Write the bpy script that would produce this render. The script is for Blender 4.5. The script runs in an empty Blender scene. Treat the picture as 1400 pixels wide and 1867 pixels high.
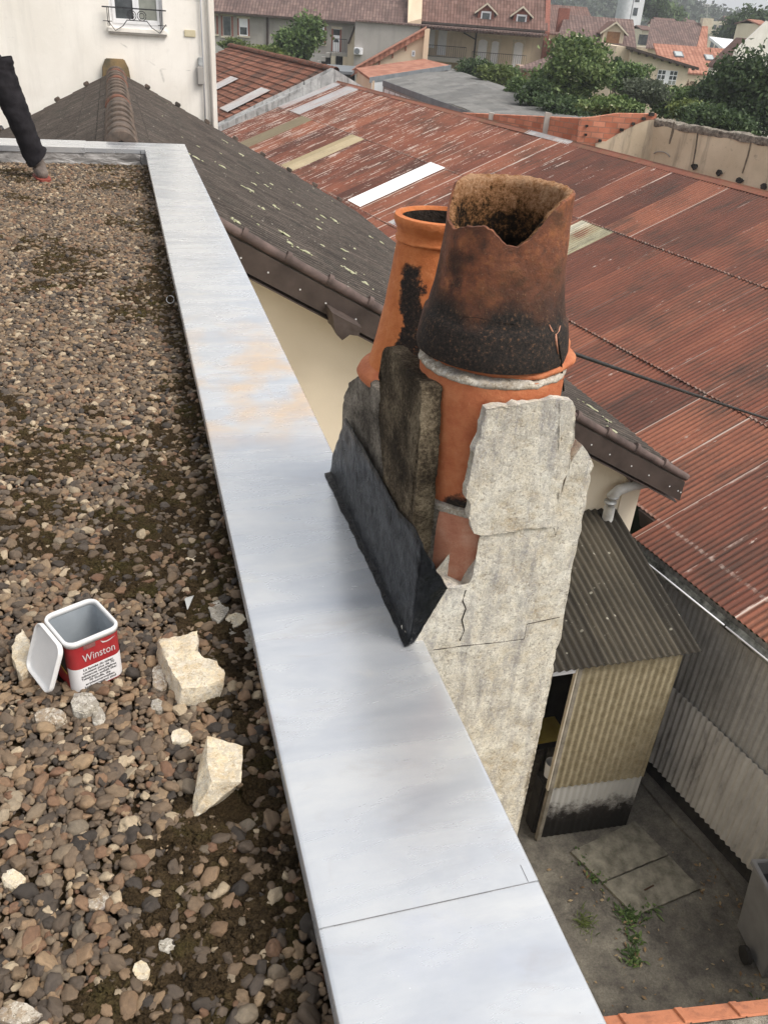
import bpy, bmesh, math, random
import numpy as np
from mathutils import Vector, Matrix, Euler
random.seed(7); RNG = np.random.default_rng(7)
S = bpy.context.scene
COL = S.collection

# ------------------------------------------------------------------ camera
# world: +Y runs along the zinc coping, +X to the right of it, z = 0 is the top of the coping (metres)
FPX, CX, CY = 1520., 700., 933.5
NAD = (506., 3451.)
_dx, _dy = NAD[0]-CX, NAD[1]-CY
ROLL = math.atan2(-_dx, _dy); PITCH = math.atan(FPX/math.hypot(_dx, _dy)); AZ = math.radians(17.8897)
EYE = np.array([0., 0., 1.35])
FW = np.array([math.sin(AZ)*math.cos(PITCH), math.cos(AZ)*math.cos(PITCH), -math.sin(PITCH)])
_rt = np.array([math.cos(AZ), -math.sin(AZ), 0.]); _dn = -np.cross(_rt, FW)
IX = math.cos(ROLL)*_rt - math.sin(ROLL)*_dn; IY = math.sin(ROLL)*_rt + math.cos(ROLL)*_dn
cam = bpy.data.cameras.new('camera'); co = bpy.data.objects.new('camera', cam); COL.objects.link(co)
cam.sensor_fit = 'VERTICAL'; cam.sensor_height = 36; cam.sensor_width = 27; cam.lens = 36*FPX/1867
cam.clip_start = .02; cam.clip_end = 6000
M4 = Matrix.Identity(4)
for i in range(3):
    M4[i][0] = IX[i]; M4[i][1] = -IY[i]; M4[i][2] = -FW[i]; M4[i][3] = EYE[i]
co.matrix_world = M4
S.camera = co

# ------------------------------------------------------------------ world, sun, exposure
SUN_EL, SUN_AZ = math.radians(50), math.radians(128)      # azimuth clockwise from +Y
w = bpy.data.worlds.new('World'); S.world = w; w.use_nodes = True
nt = w.node_tree; bgn = nt.nodes['Background']
sky = nt.nodes.new('ShaderNodeTexSky'); sky.sky_type = 'NISHITA'; sky.sun_disc = False
sky.sun_elevation = SUN_EL; sky.sun_rotation = SUN_AZ; sky.air_density = 1.3; sky.dust_density = 5.0; sky.ozone_density = 1.0
hs = nt.nodes.new('ShaderNodeHueSaturation'); hs.inputs['Saturation'].default_value = .33
mixw = nt.nodes.new('ShaderNodeMix'); mixw.data_type = 'RGBA'; mixw.inputs[0].default_value = .5
nt.links.new(sky.outputs[0], hs.inputs['Color']); nt.links.new(hs.outputs[0], mixw.inputs[6]); mixw.inputs[7].default_value = (8.0, 7.95, 7.9, 1)
nt.links.new(mixw.outputs[2], bgn.inputs[0]); bgn.inputs[1].default_value = .105
sl = bpy.data.lights.new('sun', 'SUN'); so = bpy.data.objects.new('sun', sl); COL.objects.link(so)
sl.energy = 2.1; sl.angle = math.radians(30); sl.color = (1, .94, .86)
so.rotation_euler = Vector((math.sin(SUN_AZ)*math.cos(SUN_EL), math.cos(SUN_AZ)*math.cos(SUN_EL), math.sin(SUN_EL))).to_track_quat('Z', 'Y').to_euler()
so.location = (5, -3, 12)
S.view_settings.view_transform = 'Standard'; S.view_settings.look = 'None'
S.view_settings.gamma = 1; S.view_settings.exposure = 0.68; S.view_settings.use_curve_mapping = False
S.cycles.max_bounces = 6; S.cycles.diffuse_bounces = 3; S.cycles.glossy_bounces = 3

# ------------------------------------------------------------------ geometry helpers
def ray(px, py): return FW + IX*((px-CX)/FPX) + IY*((py-CY)/FPX)
def onplane(px, py, n, k):
    v = ray(px, py); n = np.array(n, float); return EYE + v*((k-EYE@n)/(v@n))
def onz(px, py, z): return onplane(px, py, (0, 0, 1), z)
def ony(px, py, y): return onplane(px, py, (0, 1, 0), y)
def onx(px, py, x): return onplane(px, py, (1, 0, 0), x)
FH = np.array([math.sin(AZ), math.cos(AZ), 0.]); RH = np.array([math.cos(AZ), -math.sin(AZ), 0.])
def B(r, d, z): return RH*r + FH*d + np.array([0, 0, z])           # far frame: r to the right, d away
def rz(px, py, d):
    p = onplane(px, py, FH, d); return float(p@RH), float(p[2])

def _h(ix, iy, iz, seed):
    n = (ix*374761393 + iy*668265263 + iz*2147483647 + seed*1274126177) & 0xffffffff
    n = ((n ^ (n >> 13))*1274126177) & 0xffffffff
    return ((n ^ (n >> 16)) & 0xffff)/65535.
def vnoise(P, seed=0):
    P = np.asarray(P, float); i = np.floor(P).astype(np.int64); f = P-i; f = f*f*(3-2*f); r = 0
    for a in (0, 1):
        for b in (0, 1):
            for c in (0, 1):
                wgt = (f[:, 0] if a else 1-f[:, 0])*(f[:, 1] if b else 1-f[:, 1])*(f[:, 2] if c else 1-f[:, 2])
                r = r + wgt*_h(i[:, 0]+a, i[:, 1]+b, i[:, 2]+c, seed)
    return r
def fbm(P, scale=1., octv=4, seed=0):
    P = np.asarray(P, float)*scale; s = 0; a = 1; t = 0
    for o in range(octv):
        s = s + a*(vnoise(P, seed+o*17)-.5)*2; t += a; a *= .5; P = P*2.03+11.7
    return s/t

def tag(o, label=None, cat=None, group=None, kind=None):
    if label: o['label'] = label
    if cat: o['category'] = cat
    if group: o['group'] = group
    if kind: o['kind'] = kind
    return o
def thing(name, label, cat, loc=(0, 0, 0), group=None):
    o = bpy.data.objects.new(name, None); COL.objects.link(o); o.location = Vector([float(c) for c in loc])
    o.empty_display_size = .2
    return tag(o, label, cat, group)
def wloc(o):
    v = Vector((0, 0, 0))
    while o is not None: v += o.location; o = o.parent
    return np.array(v)

class MB:
    """mesh collector in world coordinates"""
    def __init__(s): s.v = []; s.f = []; s.uv = None
    def add(s, vs, fs):
        b = len(s.v); s.v += [tuple(float(c) for c in p) for p in vs]; s.f += [tuple(b+i for i in f) for f in fs]; return s
    def frame(s, o, ax, ay, az, x0, x1, y0, y1, z0, z1):
        o = np.array(o, float); c = []
        for z in (z0, z1):
            for x, y in ((x0, y0), (x1, y0), (x1, y1), (x0, y1)): c.append(o+np.array(ax)*x+np.array(ay)*y+np.array(az)*z)
        return s.add(c, [(3, 2, 1, 0), (4, 5, 6, 7), (0, 1, 5, 4), (1, 2, 6, 5), (2, 3, 7, 6), (3, 0, 4, 7)])
    def box(s, x0, x1, y0, y1, z0, z1): return s.frame((0, 0, 0), (1, 0, 0), (0, 1, 0), (0, 0, 1), x0, x1, y0, y1, z0, z1)
    def bbox(s, r0, r1, d0, d1, z0, z1): return s.frame((0, 0, 0), RH, FH, (0, 0, 1), r0, r1, d0, d1, z0, z1)
    def prism(s, pts, vec):
        """closed solid: polygon pts swept by vec"""
        n = len(pts); vec = np.array(vec, float); pts = [np.array(p, float) for p in pts]
        nn = sum(np.cross(pts[i]-pts[0], pts[(i+1) % n]-pts[0]) for i in range(1, n-1))
        if nn@vec > 0: pts = pts[::-1]
        s.add(pts+[p+vec for p in pts], [tuple(range(n)), tuple(range(2*n-1, n-1, -1))]+[((i+1) % n, i, n+i, n+(i+1) % n) for i in range(n)])
        return s
    def tube(s, pts, r, n=8, caps=True):
        pts = [np.array(p, float) for p in pts]; rs = r if hasattr(r, '__len__') else [r]*len(pts); vs = []; fs = []
        for i, p in enumerate(pts):
            t = pts[min(i+1, len(pts)-1)]-pts[max(i-1, 0)]; t /= np.linalg.norm(t)+1e-9
            a = np.cross(t, (0, 0, 1.)); 
            if np.linalg.norm(a) < .1: a = np.cross(t, (1., 0, 0))
            a /= np.linalg.norm(a); b = np.cross(t, a)
            vs += [p+rs[i]*(math.cos(2*math.pi*k/n)*a+math.sin(2*math.pi*k/n)*b) for k in range(n)]
        for i in range(len(pts)-1):
            for k in range(n): fs.append((i*n+k, (i+1)*n+k, (i+1)*n+(k+1) % n, i*n+(k+1) % n))
        if caps: fs += [tuple(range(n)), tuple(range((len(pts)-1)*n+n-1, (len(pts)-1)*n-1, -1))]
        return s.add(vs, fs)
    def build(s, name, mat, parent=None, smooth=False, bevel=0, **k):
        off = wloc(parent) if parent is not None else np.zeros(3)
        me = bpy.data.meshes.new(name); V = np.array(s.v, float)-off
        me.from_pydata([tuple(p) for p in V], [], s.f)
        if bevel:
            bm = bmesh.new(); bm.from_mesh(me); bmesh.ops.recalc_face_normals(bm, faces=bm.faces)
            bmesh.ops.bevel(bm, geom=[e for e in bm.edges if len(e.link_faces) == 2 and e.calc_face_angle(0) > .6], offset=bevel, segments=2, affect='EDGES', clamp_overlap=True)
            bm.to_mesh(me); bm.free()
        return finish(name, me, mat, parent, smooth, off, s.uv, **k)
def auto_uv(me, off, given=None):
    """box mapping in metres: u along the horizontal of the face, v up its slope"""
    nl = len(me.loops)
    if nl == 0: return
    uvl = me.uv_layers.new(name='UVMap'); vi = np.empty(nl, np.int32); me.loops.foreach_get('vertex_index', vi)
    if given is not None:
        uvl.data.foreach_set('uv', np.asarray(given, float)[vi].ravel()); return
    V = np.empty(len(me.vertices)*3); me.vertices.foreach_get('co', V); V = V.reshape(-1, 3)+off
    npol = len(me.polygons); Nn = np.empty(npol*3); me.polygons.foreach_get('normal', Nn); Nn = Nn.reshape(-1, 3)
    lt = np.empty(npol, np.int32); me.polygons.foreach_get('loop_total', lt); N = np.repeat(Nn, lt, axis=0)
    U = np.cross(np.array([0, 0, 1.]), N); l = np.linalg.norm(U, axis=1); flat = l < .02
    U[flat] = (1, 0, 0); U /= np.linalg.norm(U, axis=1)[:, None]; W = np.cross(N, U); P = V[vi]
    uvl.data.foreach_set('uv', np.stack([(P*U).sum(1), (P*W).sum(1)], 1).ravel())
def finish(name, me, mat, parent, smooth, off, uv=None, label=None, sharp=None):
    me.validate(clean_customdata=False); auto_uv(me, off, uv)
    if smooth: me.polygons.foreach_set('use_smooth', [True]*len(me.polygons))
    if smooth and sharp: 
        try: me.set_sharp_from_angle(angle=math.radians(sharp))
        except Exception: pass
    me.materials.append(mat); o = bpy.data.objects.new(name, me); COL.objects.link(o)
    if parent is not None: o.parent = parent
    if label: o['label'] = label
    return o
def arr_mesh(name, V, F, mat, parent=None, smooth=False, uv=None, **k):
    """fast mesh from arrays; F is (n,3) or (n,4)"""
    off = wloc(parent) if parent is not None else np.zeros(3)
    me = bpy.data.meshes.new(name); V = np.asarray(V, float)-off; F = np.asarray(F, np.int32); c = F.shape[1]
    me.vertices.add(len(V)); me.vertices.foreach_set('co', V.ravel()); me.loops.add(F.size); me.loops.foreach_set('vertex_index', F.ravel())
    me.polygons.add(len(F)); me.polygons.foreach_set('loop_start', np.arange(0, F.size, c, dtype=np.int32)); me.polygons.foreach_set('loop_total', np.full(len(F), c, np.int32))
    me.update(calc_edges=True)
    return finish(name, me, mat, parent, smooth, off, uv, **k)
def grid_faces(nu, nv):
    a = (np.arange(nv-1)[:, None]*nu+np.arange(nu-1)[None, :]).ravel(); return np.stack([a, a+1, a+1+nu, a+nu], 1)
def corrug(name, mat, parent, O, U, V, w, l, pitch, amp, per=8, rows=2, skew0=0, skew1=0, sag=0, thick=.006, u0=0, v0=0, seed=0, bend=0, smooth=True):
    """real corrugated sheet: waves run across U, sheet runs l metres up V"""
    O, U, V = (np.array(x, float) for x in (O, U, V)); N = np.cross(U, V); N /= np.linalg.norm(N)
    if N[2] < -1e-6: N = -N
    n = max(2, int(round(w/pitch*per)))+1; us = np.linspace(0, w, n); vs = np.linspace(0, l, rows)
    uu, vv = np.meshgrid(us, vs); h = amp*np.cos((uu+u0)*2*math.pi/pitch)
    h = h + bend*fbm(np.stack([uu.ravel()*.35+seed, vv.ravel()*.5, uu.ravel()*0+seed], 1), 1, 3, seed).reshape(h.shape)
    P = O + uu[..., None]*U + vv[..., None]*V + h[..., None]*N
    P = P.reshape(-1, 3); F = grid_faces(n, rows); m = len(P)
    P2 = P - N*thick; F2 = F[:, ::-1]+m
    edge = [i for i in range(n-1)]
    E = [(i+1, i, i+m, i+1+m) for i in edge]+[(m-n+i, m-n+i+1, m-n+i+1+m, m-n+i+m) for i in edge]
    E += [(r*n, (r+1)*n, (r+1)*n+m, r*n+m) for r in range(rows-1)]+[((r+1)*n+n-1, r*n+n-1, r*n+n-1+m, (r+1)*n+n-1+m) for r in range(rows-1)]
    uv = np.stack([uu.ravel()+u0, vv.ravel()+v0], 1); uv = np.vstack([uv, uv])
    return arr_mesh(name, np.vstack([P, P2]), np.vstack([F, F2, np.array(E)]), mat, parent, smooth, uv, sharp=50)
def jagged(pts, step, amp, seed=0, skip=()):
    r = np.random.default_rng(seed); out = []; pts = [np.array(p, float) for p in pts]; n = len(pts)
    nn = sum(np.cross(pts[i]-pts[0], pts[(i+1) % n]-pts[0]) for i in range(1, n-1)); nn /= np.linalg.norm(nn)
    for i in range(n):
        a, b = pts[i], pts[(i+1) % n]; L = np.linalg.norm(b-a); out.append(a)
        if i in skip or L < step*1.3: continue
        k = int(min(L/step, 40)); d = np.cross((b-a)/L, nn)
        for j in range(1, k): out.append(a+(b-a)*(j+r.uniform(-.3, .3))/k+d*r.normal(0, amp))
    return out
def rough_solid(name, mat, parent, pts, vec, maxlen=.02, amp=.004, scale=30, seed=0, octv=4, smooth=True, taper=0, sharp=34, label=None, chip=0, jag=None):
    if jag: pts = jagged(pts, jag[0], jag[1], seed)
    """broken masonry: outline swept by vec, cut into small faces and displaced"""
    off = wloc(parent) if parent is not None else np.zeros(3)
    m = MB().prism(pts, vec); bm = bmesh.new(); vs = [bm.verts.new(Vector(p)-Vector(off)) for p in m.v]
    for f in m.f: bm.faces.new([vs[i] for i in f])
    bmesh.ops.triangulate(bm, faces=bm.faces)
    for _ in range(7):
        es = [e for e in bm.edges if e.calc_length() > maxlen]
        if not es: break
        bmesh.ops.subdivide_edges(bm, edges=es, cuts=1); bmesh.ops.triangulate(bm, faces=[f for f in bm.faces if len(f.verts) > 3])
    bmesh.ops.recalc_face_normals(bm, faces=bm.faces); bm.verts.ensure_lookup_table(); bm.normal_update()
    P = np.array([v.co for v in bm.verts]); N = np.array([v.normal for v in bm.verts])
    d = amp*fbm(P+off, scale, octv, seed)
    if chip:
        # wear on edges: where adjacent faces disagree, push in
        ed = np.array([1 if any(len(e.link_faces) == 2 and e.calc_face_angle(0) > .7 for e in v.link_edges) else 0 for v in bm.verts])
        d = d - ed*chip*np.abs(fbm(P+off+3, scale*.6, 3, seed+5))*1.6
    P = P+N*d[:, None]
    for v, p in zip(bm.verts, P): v.co = p
    me = bpy.data.meshes.new(name); bm.to_mesh(me); bm.free()
    return finish(name, me, mat, parent, smooth, off, None, label, sharp)
def rough_hull(name, mat, pts, maxlen=.01, amp=.004, scale=40, seed=0, sharp=34):
    bm = bmesh.new(); vs = [bm.verts.new(Vector(p)) for p in pts]; bmesh.ops.convex_hull(bm, input=vs)
    bmesh.ops.delete(bm, geom=[v for v in bm.verts if not v.link_faces], context='VERTS')
    for _ in range(7):
        es = [e for e in bm.edges if e.calc_length() > maxlen]
        if not es: break
        bmesh.ops.subdivide_edges(bm, edges=es, cuts=1); bmesh.ops.triangulate(bm, faces=[f for f in bm.faces if len(f.verts) > 3])
    bmesh.ops.recalc_face_normals(bm, faces=bm.faces); bm.normal_update(); P = np.array([v.co for v in bm.verts]); N = np.array([v.normal for v in bm.verts])
    P = P+N*(amp*fbm(P, scale, 4, seed)+amp*1.6*fbm(P, scale*.35, 2, seed+9))[:, None]
    for v, p in zip(bm.verts, P): v.co = p
    me = bpy.data.meshes.new(name); bm.to_mesh(me); bm.free(); return finish(name, me, mat, None, True, np.zeros(3), None, None, sharp)
def lathe(name, mat, parent, c, prof, n=64, zfun=None, amp=0, scale=20, seed=0, lean=(0, 0), close=True, smooth=True, label=None, warp=0):
    """surface of revolution; prof = [(r,z)...] world z; lean = x,y shift per metre above first z"""
    th = np.linspace(0, 2*math.pi, n, endpoint=False); V = []
    z0 = prof[0][1]
    for r, z in prof:
        zz = np.full(n, z) if zfun is None else zfun(th, r, z)
        rr = r*(1+warp*np.cos(2*th+seed))
        V.append(np.stack([c[0]+rr*np.cos(th)+lean[0]*(zz-z0), c[1]+rr*np.sin(th)+lean[1]*(zz-z0), zz], 1))
    V = np.array(V); m = len(prof)
    if amp:
        R = V.reshape(-1, 3); d = amp*fbm(R, scale, 4, seed); o = R-np.array([c[0], c[1], 0]); o[:, 2] = 0; o /= np.linalg.norm(o, axis=1)[:, None]+1e-9
        V = (R+o*d[:, None]).reshape(m, n, 3)
    V = V.reshape(-1, 3); F = []
    for i in range(m-1 if not close else m):
        j = (i+1) % m
        for k in range(n): F.append((i*n+k, i*n+(k+1) % n, j*n+(k+1) % n, j*n+k))
    return arr_mesh(name, V, F, mat, parent, smooth, None, label=label, sharp=60)

# ------------------------------------------------------------------ material helpers
class Mt:
    def __init__(s, name):
        s.m = bpy.data.materials.new(name); s.m.use_nodes = True; s.nt = s.m.node_tree; s.b = s.nt.nodes['Principled BSDF']
    def n(s, t, **k):
        x = s.nt.nodes.new(t)
        for a, b in k.items(): setattr(x, a, b)
        return x
    def set(s, sock, v):
        if isinstance(v, bpy.types.NodeSocket): s.nt.links.new(v, sock)
        elif isinstance(v, (tuple, list)) and sock.type == 'RGBA': sock.default_value = tuple(v)[:3]+(1,)
        else: sock.default_value = v
    def co(s, kind='Object', scale=(1, 1, 1), loc=(0, 0, 0), rot=(0, 0, 0)):
        t = s.n('ShaderNodeTexCoord'); m = s.n('ShaderNodeMapping'); m.inputs['Scale'].default_value = scale; m.inputs['Location'].default_value = loc; m.inputs['Rotation'].default_value = rot
        s.nt.links.new(t.outputs[kind], m.inputs['Vector']); return m.outputs[0]
    def noise(s, vec, sc, det=6, ro=.6, dist=0.):
        x = s.n('ShaderNodeTexNoise'); s.set(x.inputs['Vector'], vec); x.inputs['Scale'].default_value = sc; x.inputs['Detail'].default_value = det; x.inputs['Roughness'].default_value = ro; x.inputs['Distortion'].default_value = dist
        return x.outputs[0]
    def vor(s, vec, sc, out='Distance', feat='F1', rnd=1.):
        x = s.n('ShaderNodeTexVoronoi', feature=feat); s.set(x.inputs['Vector'], vec); x.inputs['Scale'].default_value = sc; x.inputs['Randomness'].default_value = rnd
        return x.outputs[out]
    def ramp(s, fac, stops, interp='LINEAR'):
        x = s.n('ShaderNodeValToRGB'); s.set(x.inputs[0], fac); cr = x.color_ramp; cr.interpolation = interp
        while len(cr.elements) < len(stops): cr.elements.new(.5)
        for e, (p, c) in zip(cr.elements, stops):
            e.position = p; e.color = (c, c, c, 1) if not isinstance(c, (tuple, list)) else tuple(c)+(1,)
        return x.outputs[0]
    def mix(s, f, a, b, mode='MIX'):
        x = s.n('ShaderNodeMix', data_type='RGBA', blend_type=mode); s.set(x.inputs[0], f); s.set(x.inputs[6], a); s.set(x.inputs[7], b); return x.outputs[2]
    def math(s, op, a, b=0., c=0., clamp=False):
        x = s.n('ShaderNodeMath', operation=op, use_clamp=clamp); s.set(x.inputs[0], a); s.set(x.inputs[1], b)
        if op in ('MULTIPLY_ADD',): s.set(x.inputs[2], c)
        return x.outputs[0]
    def sep(s, v):
        x = s.n('ShaderNodeSeparateXYZ'); s.set(x.inputs[0], v); return x.outputs
    def comb(s, a=0., b=0., c=0.):
        x = s.n('ShaderNodeCombineXYZ'); s.set(x.inputs[0], a); s.set(x.inputs[1], b); s.set(x.inputs[2], c); return x.outputs[0]
    def bump(s, h, st=.5, d=.01, nrm=None):
        x = s.n('ShaderNodeBump'); s.set(x.inputs['Height'], h); x.inputs['Strength'].default_value = st; x.inputs['Distance'].default_value = d
        if nrm is not None: s.set(x.inputs['Normal'], nrm)
        return x.outputs[0]
    def out(s, col, rough=.85, metal=0., nrm=None, spec=.3):
        s.set(s.b.inputs['Base Color'], col); s.set(s.b.inputs['Roughness'], rough); s.set(s.b.inputs['Metallic'], metal); s.b.inputs['Specular IOR Level'].default_value = spec
        if nrm is not None: s.set(s.b.inputs['Normal'], nrm)
        return s.m
def simple(name, c1, c2, sc=5, rough=.8, bump=.2, bs=None, metal=0, spec=.3, scale=(1, 1, 1), lo=.35, hi=.65, kind='Object', bd=.01):
    t = Mt(name); v = t.co(kind, scale); f = t.noise(v, sc, 8, .62); col = t.ramp(f, [(lo, c1), (hi, c2)])
    h = t.noise(v, bs or sc*4, 6, .6)
    return t.out(col, rough, metal, t.bump(h, bump, bd), spec)

def gpos(t, scale=(1, 1, 1)):
    g = t.n('ShaderNodeNewGeometry'); m = t.n('ShaderNodeMapping'); m.inputs['Scale'].default_value = scale
    t.nt.links.new(g.outputs['Position'], m.inputs['Vector']); return m.outputs[0]
def island(t): return t.n('ShaderNodeNewGeometry').outputs['Random Per Island']

# ---- zinc
t = Mt('zinc'); v = gpos(t); st = gpos(t, (1.0, 4.5, 1)); fine = gpos(t, (6, 160, 1))
a = t.noise(st, 1.6, 7, .6, .4); b = t.noise(fine, 1.5, 5, .7)
col = t.ramp(a, [(.3, (.48, .51, .56)), (.5, (.61, .63, .655)), (.7, (.70, .705, .70))])
col = t.mix(t.math('MULTIPLY', b, .22), col, (.52, .56, .62))
p = t.sep(v)
ky = t.ramp(t.math('MULTIPLY_ADD', p[1], .1, 0), [(.25, 0.), (.29, 1.), (.345, 1.), (.42, 0.)])
orn = t.ramp(t.math('ADD', t.noise(gpos(t, (3, 2.6, 1)), 1.6, 4, .5, .3), t.math('MULTIPLY', p[0], .12)), [(.44, 0.), (.68, 1.)])
col = t.mix(t.math('MULTIPLY', t.math('MULTIPLY', ky, orn), .75), col, (.74, .53, .33))
yel = t.ramp(t.noise(gpos(t, (2, 3, 1)), 2.1, 5, .6, 1.), [(.6, 0.), (.75, 1.)])
col = t.mix(t.math('MULTIPLY', yel, .22), col, (.86, .80, .62))
blu = t.ramp(t.noise(gpos(t, (2, 2.5, 1)), 1.7, 5, .6, .6), [(.58, 0.), (.7, 1.)])
col = t.mix(t.math('MULTIPLY', blu, .25), col, (.56, .60, .72))
wsp = t.ramp(t.noise(gpos(t, (5, 16, 1)), 2.5, 6, .7, .5), [(.66, 0.), (.74, 1.)])
col = t.mix(t.math('MULTIPLY', wsp, .25), col, (.75, .76, .77))
dr_ = t.math('MULTIPLY', t.ramp(t.vor(gpos(t, (1, .6, 1)), 15, 'Distance'), [(.05, 1.), (.11, 0.)]), t.ramp(t.noise(v, 5, 3), [(.58, 0.), (.66, 1.)])); col = t.mix(t.math('MULTIPLY', dr_, .5), col, (.78, .79, .78))

blot = t.ramp(t.noise(gpos(t, (2.2, 3.4, 1)), 2.6, 8, .7, .4), [(.42, 0.), (.6, 1.)]); col = t.mix(t.math('MULTIPLY', blot, .20), col, (.40, .43, .50)); sm_ = t.ramp(t.noise(gpos(t, (1.4, 2.6, 1)), 3.4, 8, .66, 1.2), [(.55, 0.), (.66, 1.)]); col = t.mix(t.math('MULTIPLY', sm_, .20), col, (.44, .40, .38))
dk = t.ramp(t.vor(gpos(t), 42, 'Distance'), [(.028, 1.), (.05, 0.)])
dk = t.math('MULTIPLY', dk, t.ramp(t.noise(v, 9, 2), [(.6, 0.), (.64, 1.)]))
col = t.mix(t.math('MULTIPLY', dk, .6), col, (.12, .12, .13))
M_zinc = t.out(col, t.ramp(a, [(.3, .22), (.7, .32)]), .62, t.bump(t.math('ADD', t.math('MULTIPLY', b, .25), t.noise(gpos(t, (1, 4, 1)), 3, 3)), .06, .01), .5)
M_zincdark = simple('zinc_weathered', (.10, .10, .105), (.26, .26, .27), 6, .5, .15, metal=.5, spec=.4)
M_galv = simple('galvanised_steel', (.32, .33, .33), (.55, .56, .56), 8, .5, .1, metal=.4)

# ---- gravel roof
t = Mt('pebble'); at = t.n('ShaderNodeAttribute', attribute_type='INSTANCER', attribute_name='pc')
ao = t.n('ShaderNodeAttribute', attribute_type='INSTANCER', attribute_name='pd')
v = t.co('Object'); n1 = t.noise(v, 1.3, 6, .7, .5); n2 = t.noise(v, 6, 5, .7)
col = t.ramp(at.outputs['Fac'], [(0, (.040, .034, .030)), (.13, (.085, .068, .054)), (.28, (.15, .112, .080)), (.42, (.215, .155, .102)), (.54, (.090, .074, .062)), (.64, (.28, .20, .125)), (.75, (.185, .105, .066)), (.84, (.33, .24, .15)), (.91, (.16, .135, .105)), (.955, (.46, .38, .27))])
col = t.mix(.5, col, t.ramp(n1, [(.3, (.35, .32, .3)), (.7, (1.3, 1.2, 1.1))]), 'MULTIPLY')
col = t.mix(t.math('MULTIPLY', t.ramp(n2, [(.56, 0.), (.66, 1.)]), .35), col, (.06, .048, .03))
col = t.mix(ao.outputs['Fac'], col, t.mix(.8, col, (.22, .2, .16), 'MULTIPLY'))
M_pebble = t.out(col, .62, 0, t.bump(t.noise(v, 9, 6, .7), .35, .06), .35)
t = Mt('moss'); v = gpos(t); n1 = t.noise(v, 9, 6, .65); n2 = t.noise(v, 160, 6, .8)
col = t.ramp(n1, [(.3, (.045, .031, .018)), (.5, (.095, .065, .034)), (.64, (.085, .068, .026)), (.8, (.12, .10, .035))])
col = t.mix(.6, col, t.ramp(n2, [(.38, (.12, .12, .12)), (.62, (2., 2., 2.))]), 'MULTIPLY')
M_moss = t.out(col, .95, 0, t.bump(n2, 1., .02), .1)

# ---- masonry of the chimney
def render_mat(name, cols, dark, seed=0, bumpd=.007, zdark=None, gsa=.62):
    t = Mt(name); v = gpos(t); v2 = t.n('ShaderNodeVectorMath', operation='ADD'); t.set(v2.inputs[0], v); v2.inputs[1].default_value = (seed, seed*2, 0); v = v2.outputs[0]
    big = t.noise(v, 5, 6, .6, .6); mid = t.noise(v, 26, 8, .72); fine = t.noise(v, 110, 8, .8); grain = t.vor(v, 210, 'Distance')
    col = t.ramp(t.math('ADD', t.math('MULTIPLY', big, .4), t.math('MULTIPLY', mid, .6)), [(.34, cols[0]), (.46, cols[1]), (.56, cols[2]), (.68, cols[3])])
    sv = t.n('ShaderNodeMapping'); sv.inputs['Scale'].default_value = (26, 26, 4); t.nt.links.new(v, sv.inputs['Vector'])
    gs = t.ramp(t.math('ADD', t.math('MULTIPLY', t.noise(sv.outputs[0], 1, 5, .7), .55), t.math('MULTIPLY', fine, .45)), [(.50, 0.), (.60, 1.)])
    col = t.mix(t.math('MULTIPLY', gs, gsa), col, (.25, .24, .255))
    bl_ = t.ramp(t.noise(v, 52, 9, .75, .3), [(.49, 0.), (.51, 1.)]); col = t.mix(t.math('MULTIPLY', bl_, .42), col, (.33, .30, .265)); bw_ = t.ramp(t.noise(v, 21, 9, .8, .5), [(.53, 0.), (.55, 1.)]); col = t.mix(t.math('MULTIPLY', bw_, .35), col, (.80, .77, .69))
    pt = t.ramp(fine, [(.40, 1.), (.47, 0.)]); col = t.mix(t.math('MULTIPLY', pt, .7), col, dark)
    wt = t.ramp(t.noise(v, 170, 6, .8), [(.56, 0.), (.62, 1.)]); col = t.mix(t.math('MULTIPLY', wt, .7), col, (.80, .76, .66))
    if zdark:
        z = t.sep(gpos(t))[2]
        e = t.ramp(t.math('ADD', t.math('MULTIPLY_ADD', z, zdark[0], zdark[1]), t.math('MULTIPLY', mid, 1.2)), [(.75, 0.), (.95, 1.)])
        col = t.mix(e, col, t.ramp(fine, [(.35, (.012, .010, .008)), (.6, (.05, .04, .032)), (.7, (.2, .16, .11))]))
    h = t.math('ADD', t.math('MULTIPLY', mid, .6), t.math('ADD', t.math('MULTIPLY', fine, .8), t.math('MULTIPLY', grain, .4)))
    return t.out(col, .93, 0, t.bump(t.math('ADD', mid, t.math('MULTIPLY', fine, .45)), .75, bumpd*1.3), .15)
M_render = render_mat('chimney_render', [(.38, .30, .20), (.60, .54, .44), (.72, .675, .59), (.80, .77, .70)], (.20, .17, .145), gsa=.80)
M_rubble = render_mat('rubble_render', [(.46, .35, .22), (.66, .55, .38), (.74, .65, .49), (.80, .74, .62)], (.34, .25, .15), 3, gsa=.12)
M_mortar = render_mat('mortar', [(.26, .23, .19), (.38, .34, .28), (.48, .44, .37), (.55, .5, .43)], (.12, .1, .08), 7)
t = Mt('black_crust'); v = gpos(t); mid = t.noise(v, 9, 7, .7); fine = t.noise(v, 130, 8, .85)
col = t.ramp(t.math('ADD', t.math('MULTIPLY', mid, .45), t.math('MULTIPLY', fine, .55)), [(.34, (.016, .013, .011)), (.44, (.050, .039, .028)), (.50, (.11, .085, .058)), (.56, (.25, .20, .135)), (.64, (.42, .35, .25))])
M_crust = t.out(col, .95, 0, t.bump(t.math('ADD', mid, fine), 1., .015), .1)
t = Mt('grey_black_crust'); v = gpos(t); mid = t.noise(v, 11, 7, .7); fine = t.noise(v, 120, 8, .8)
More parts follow.
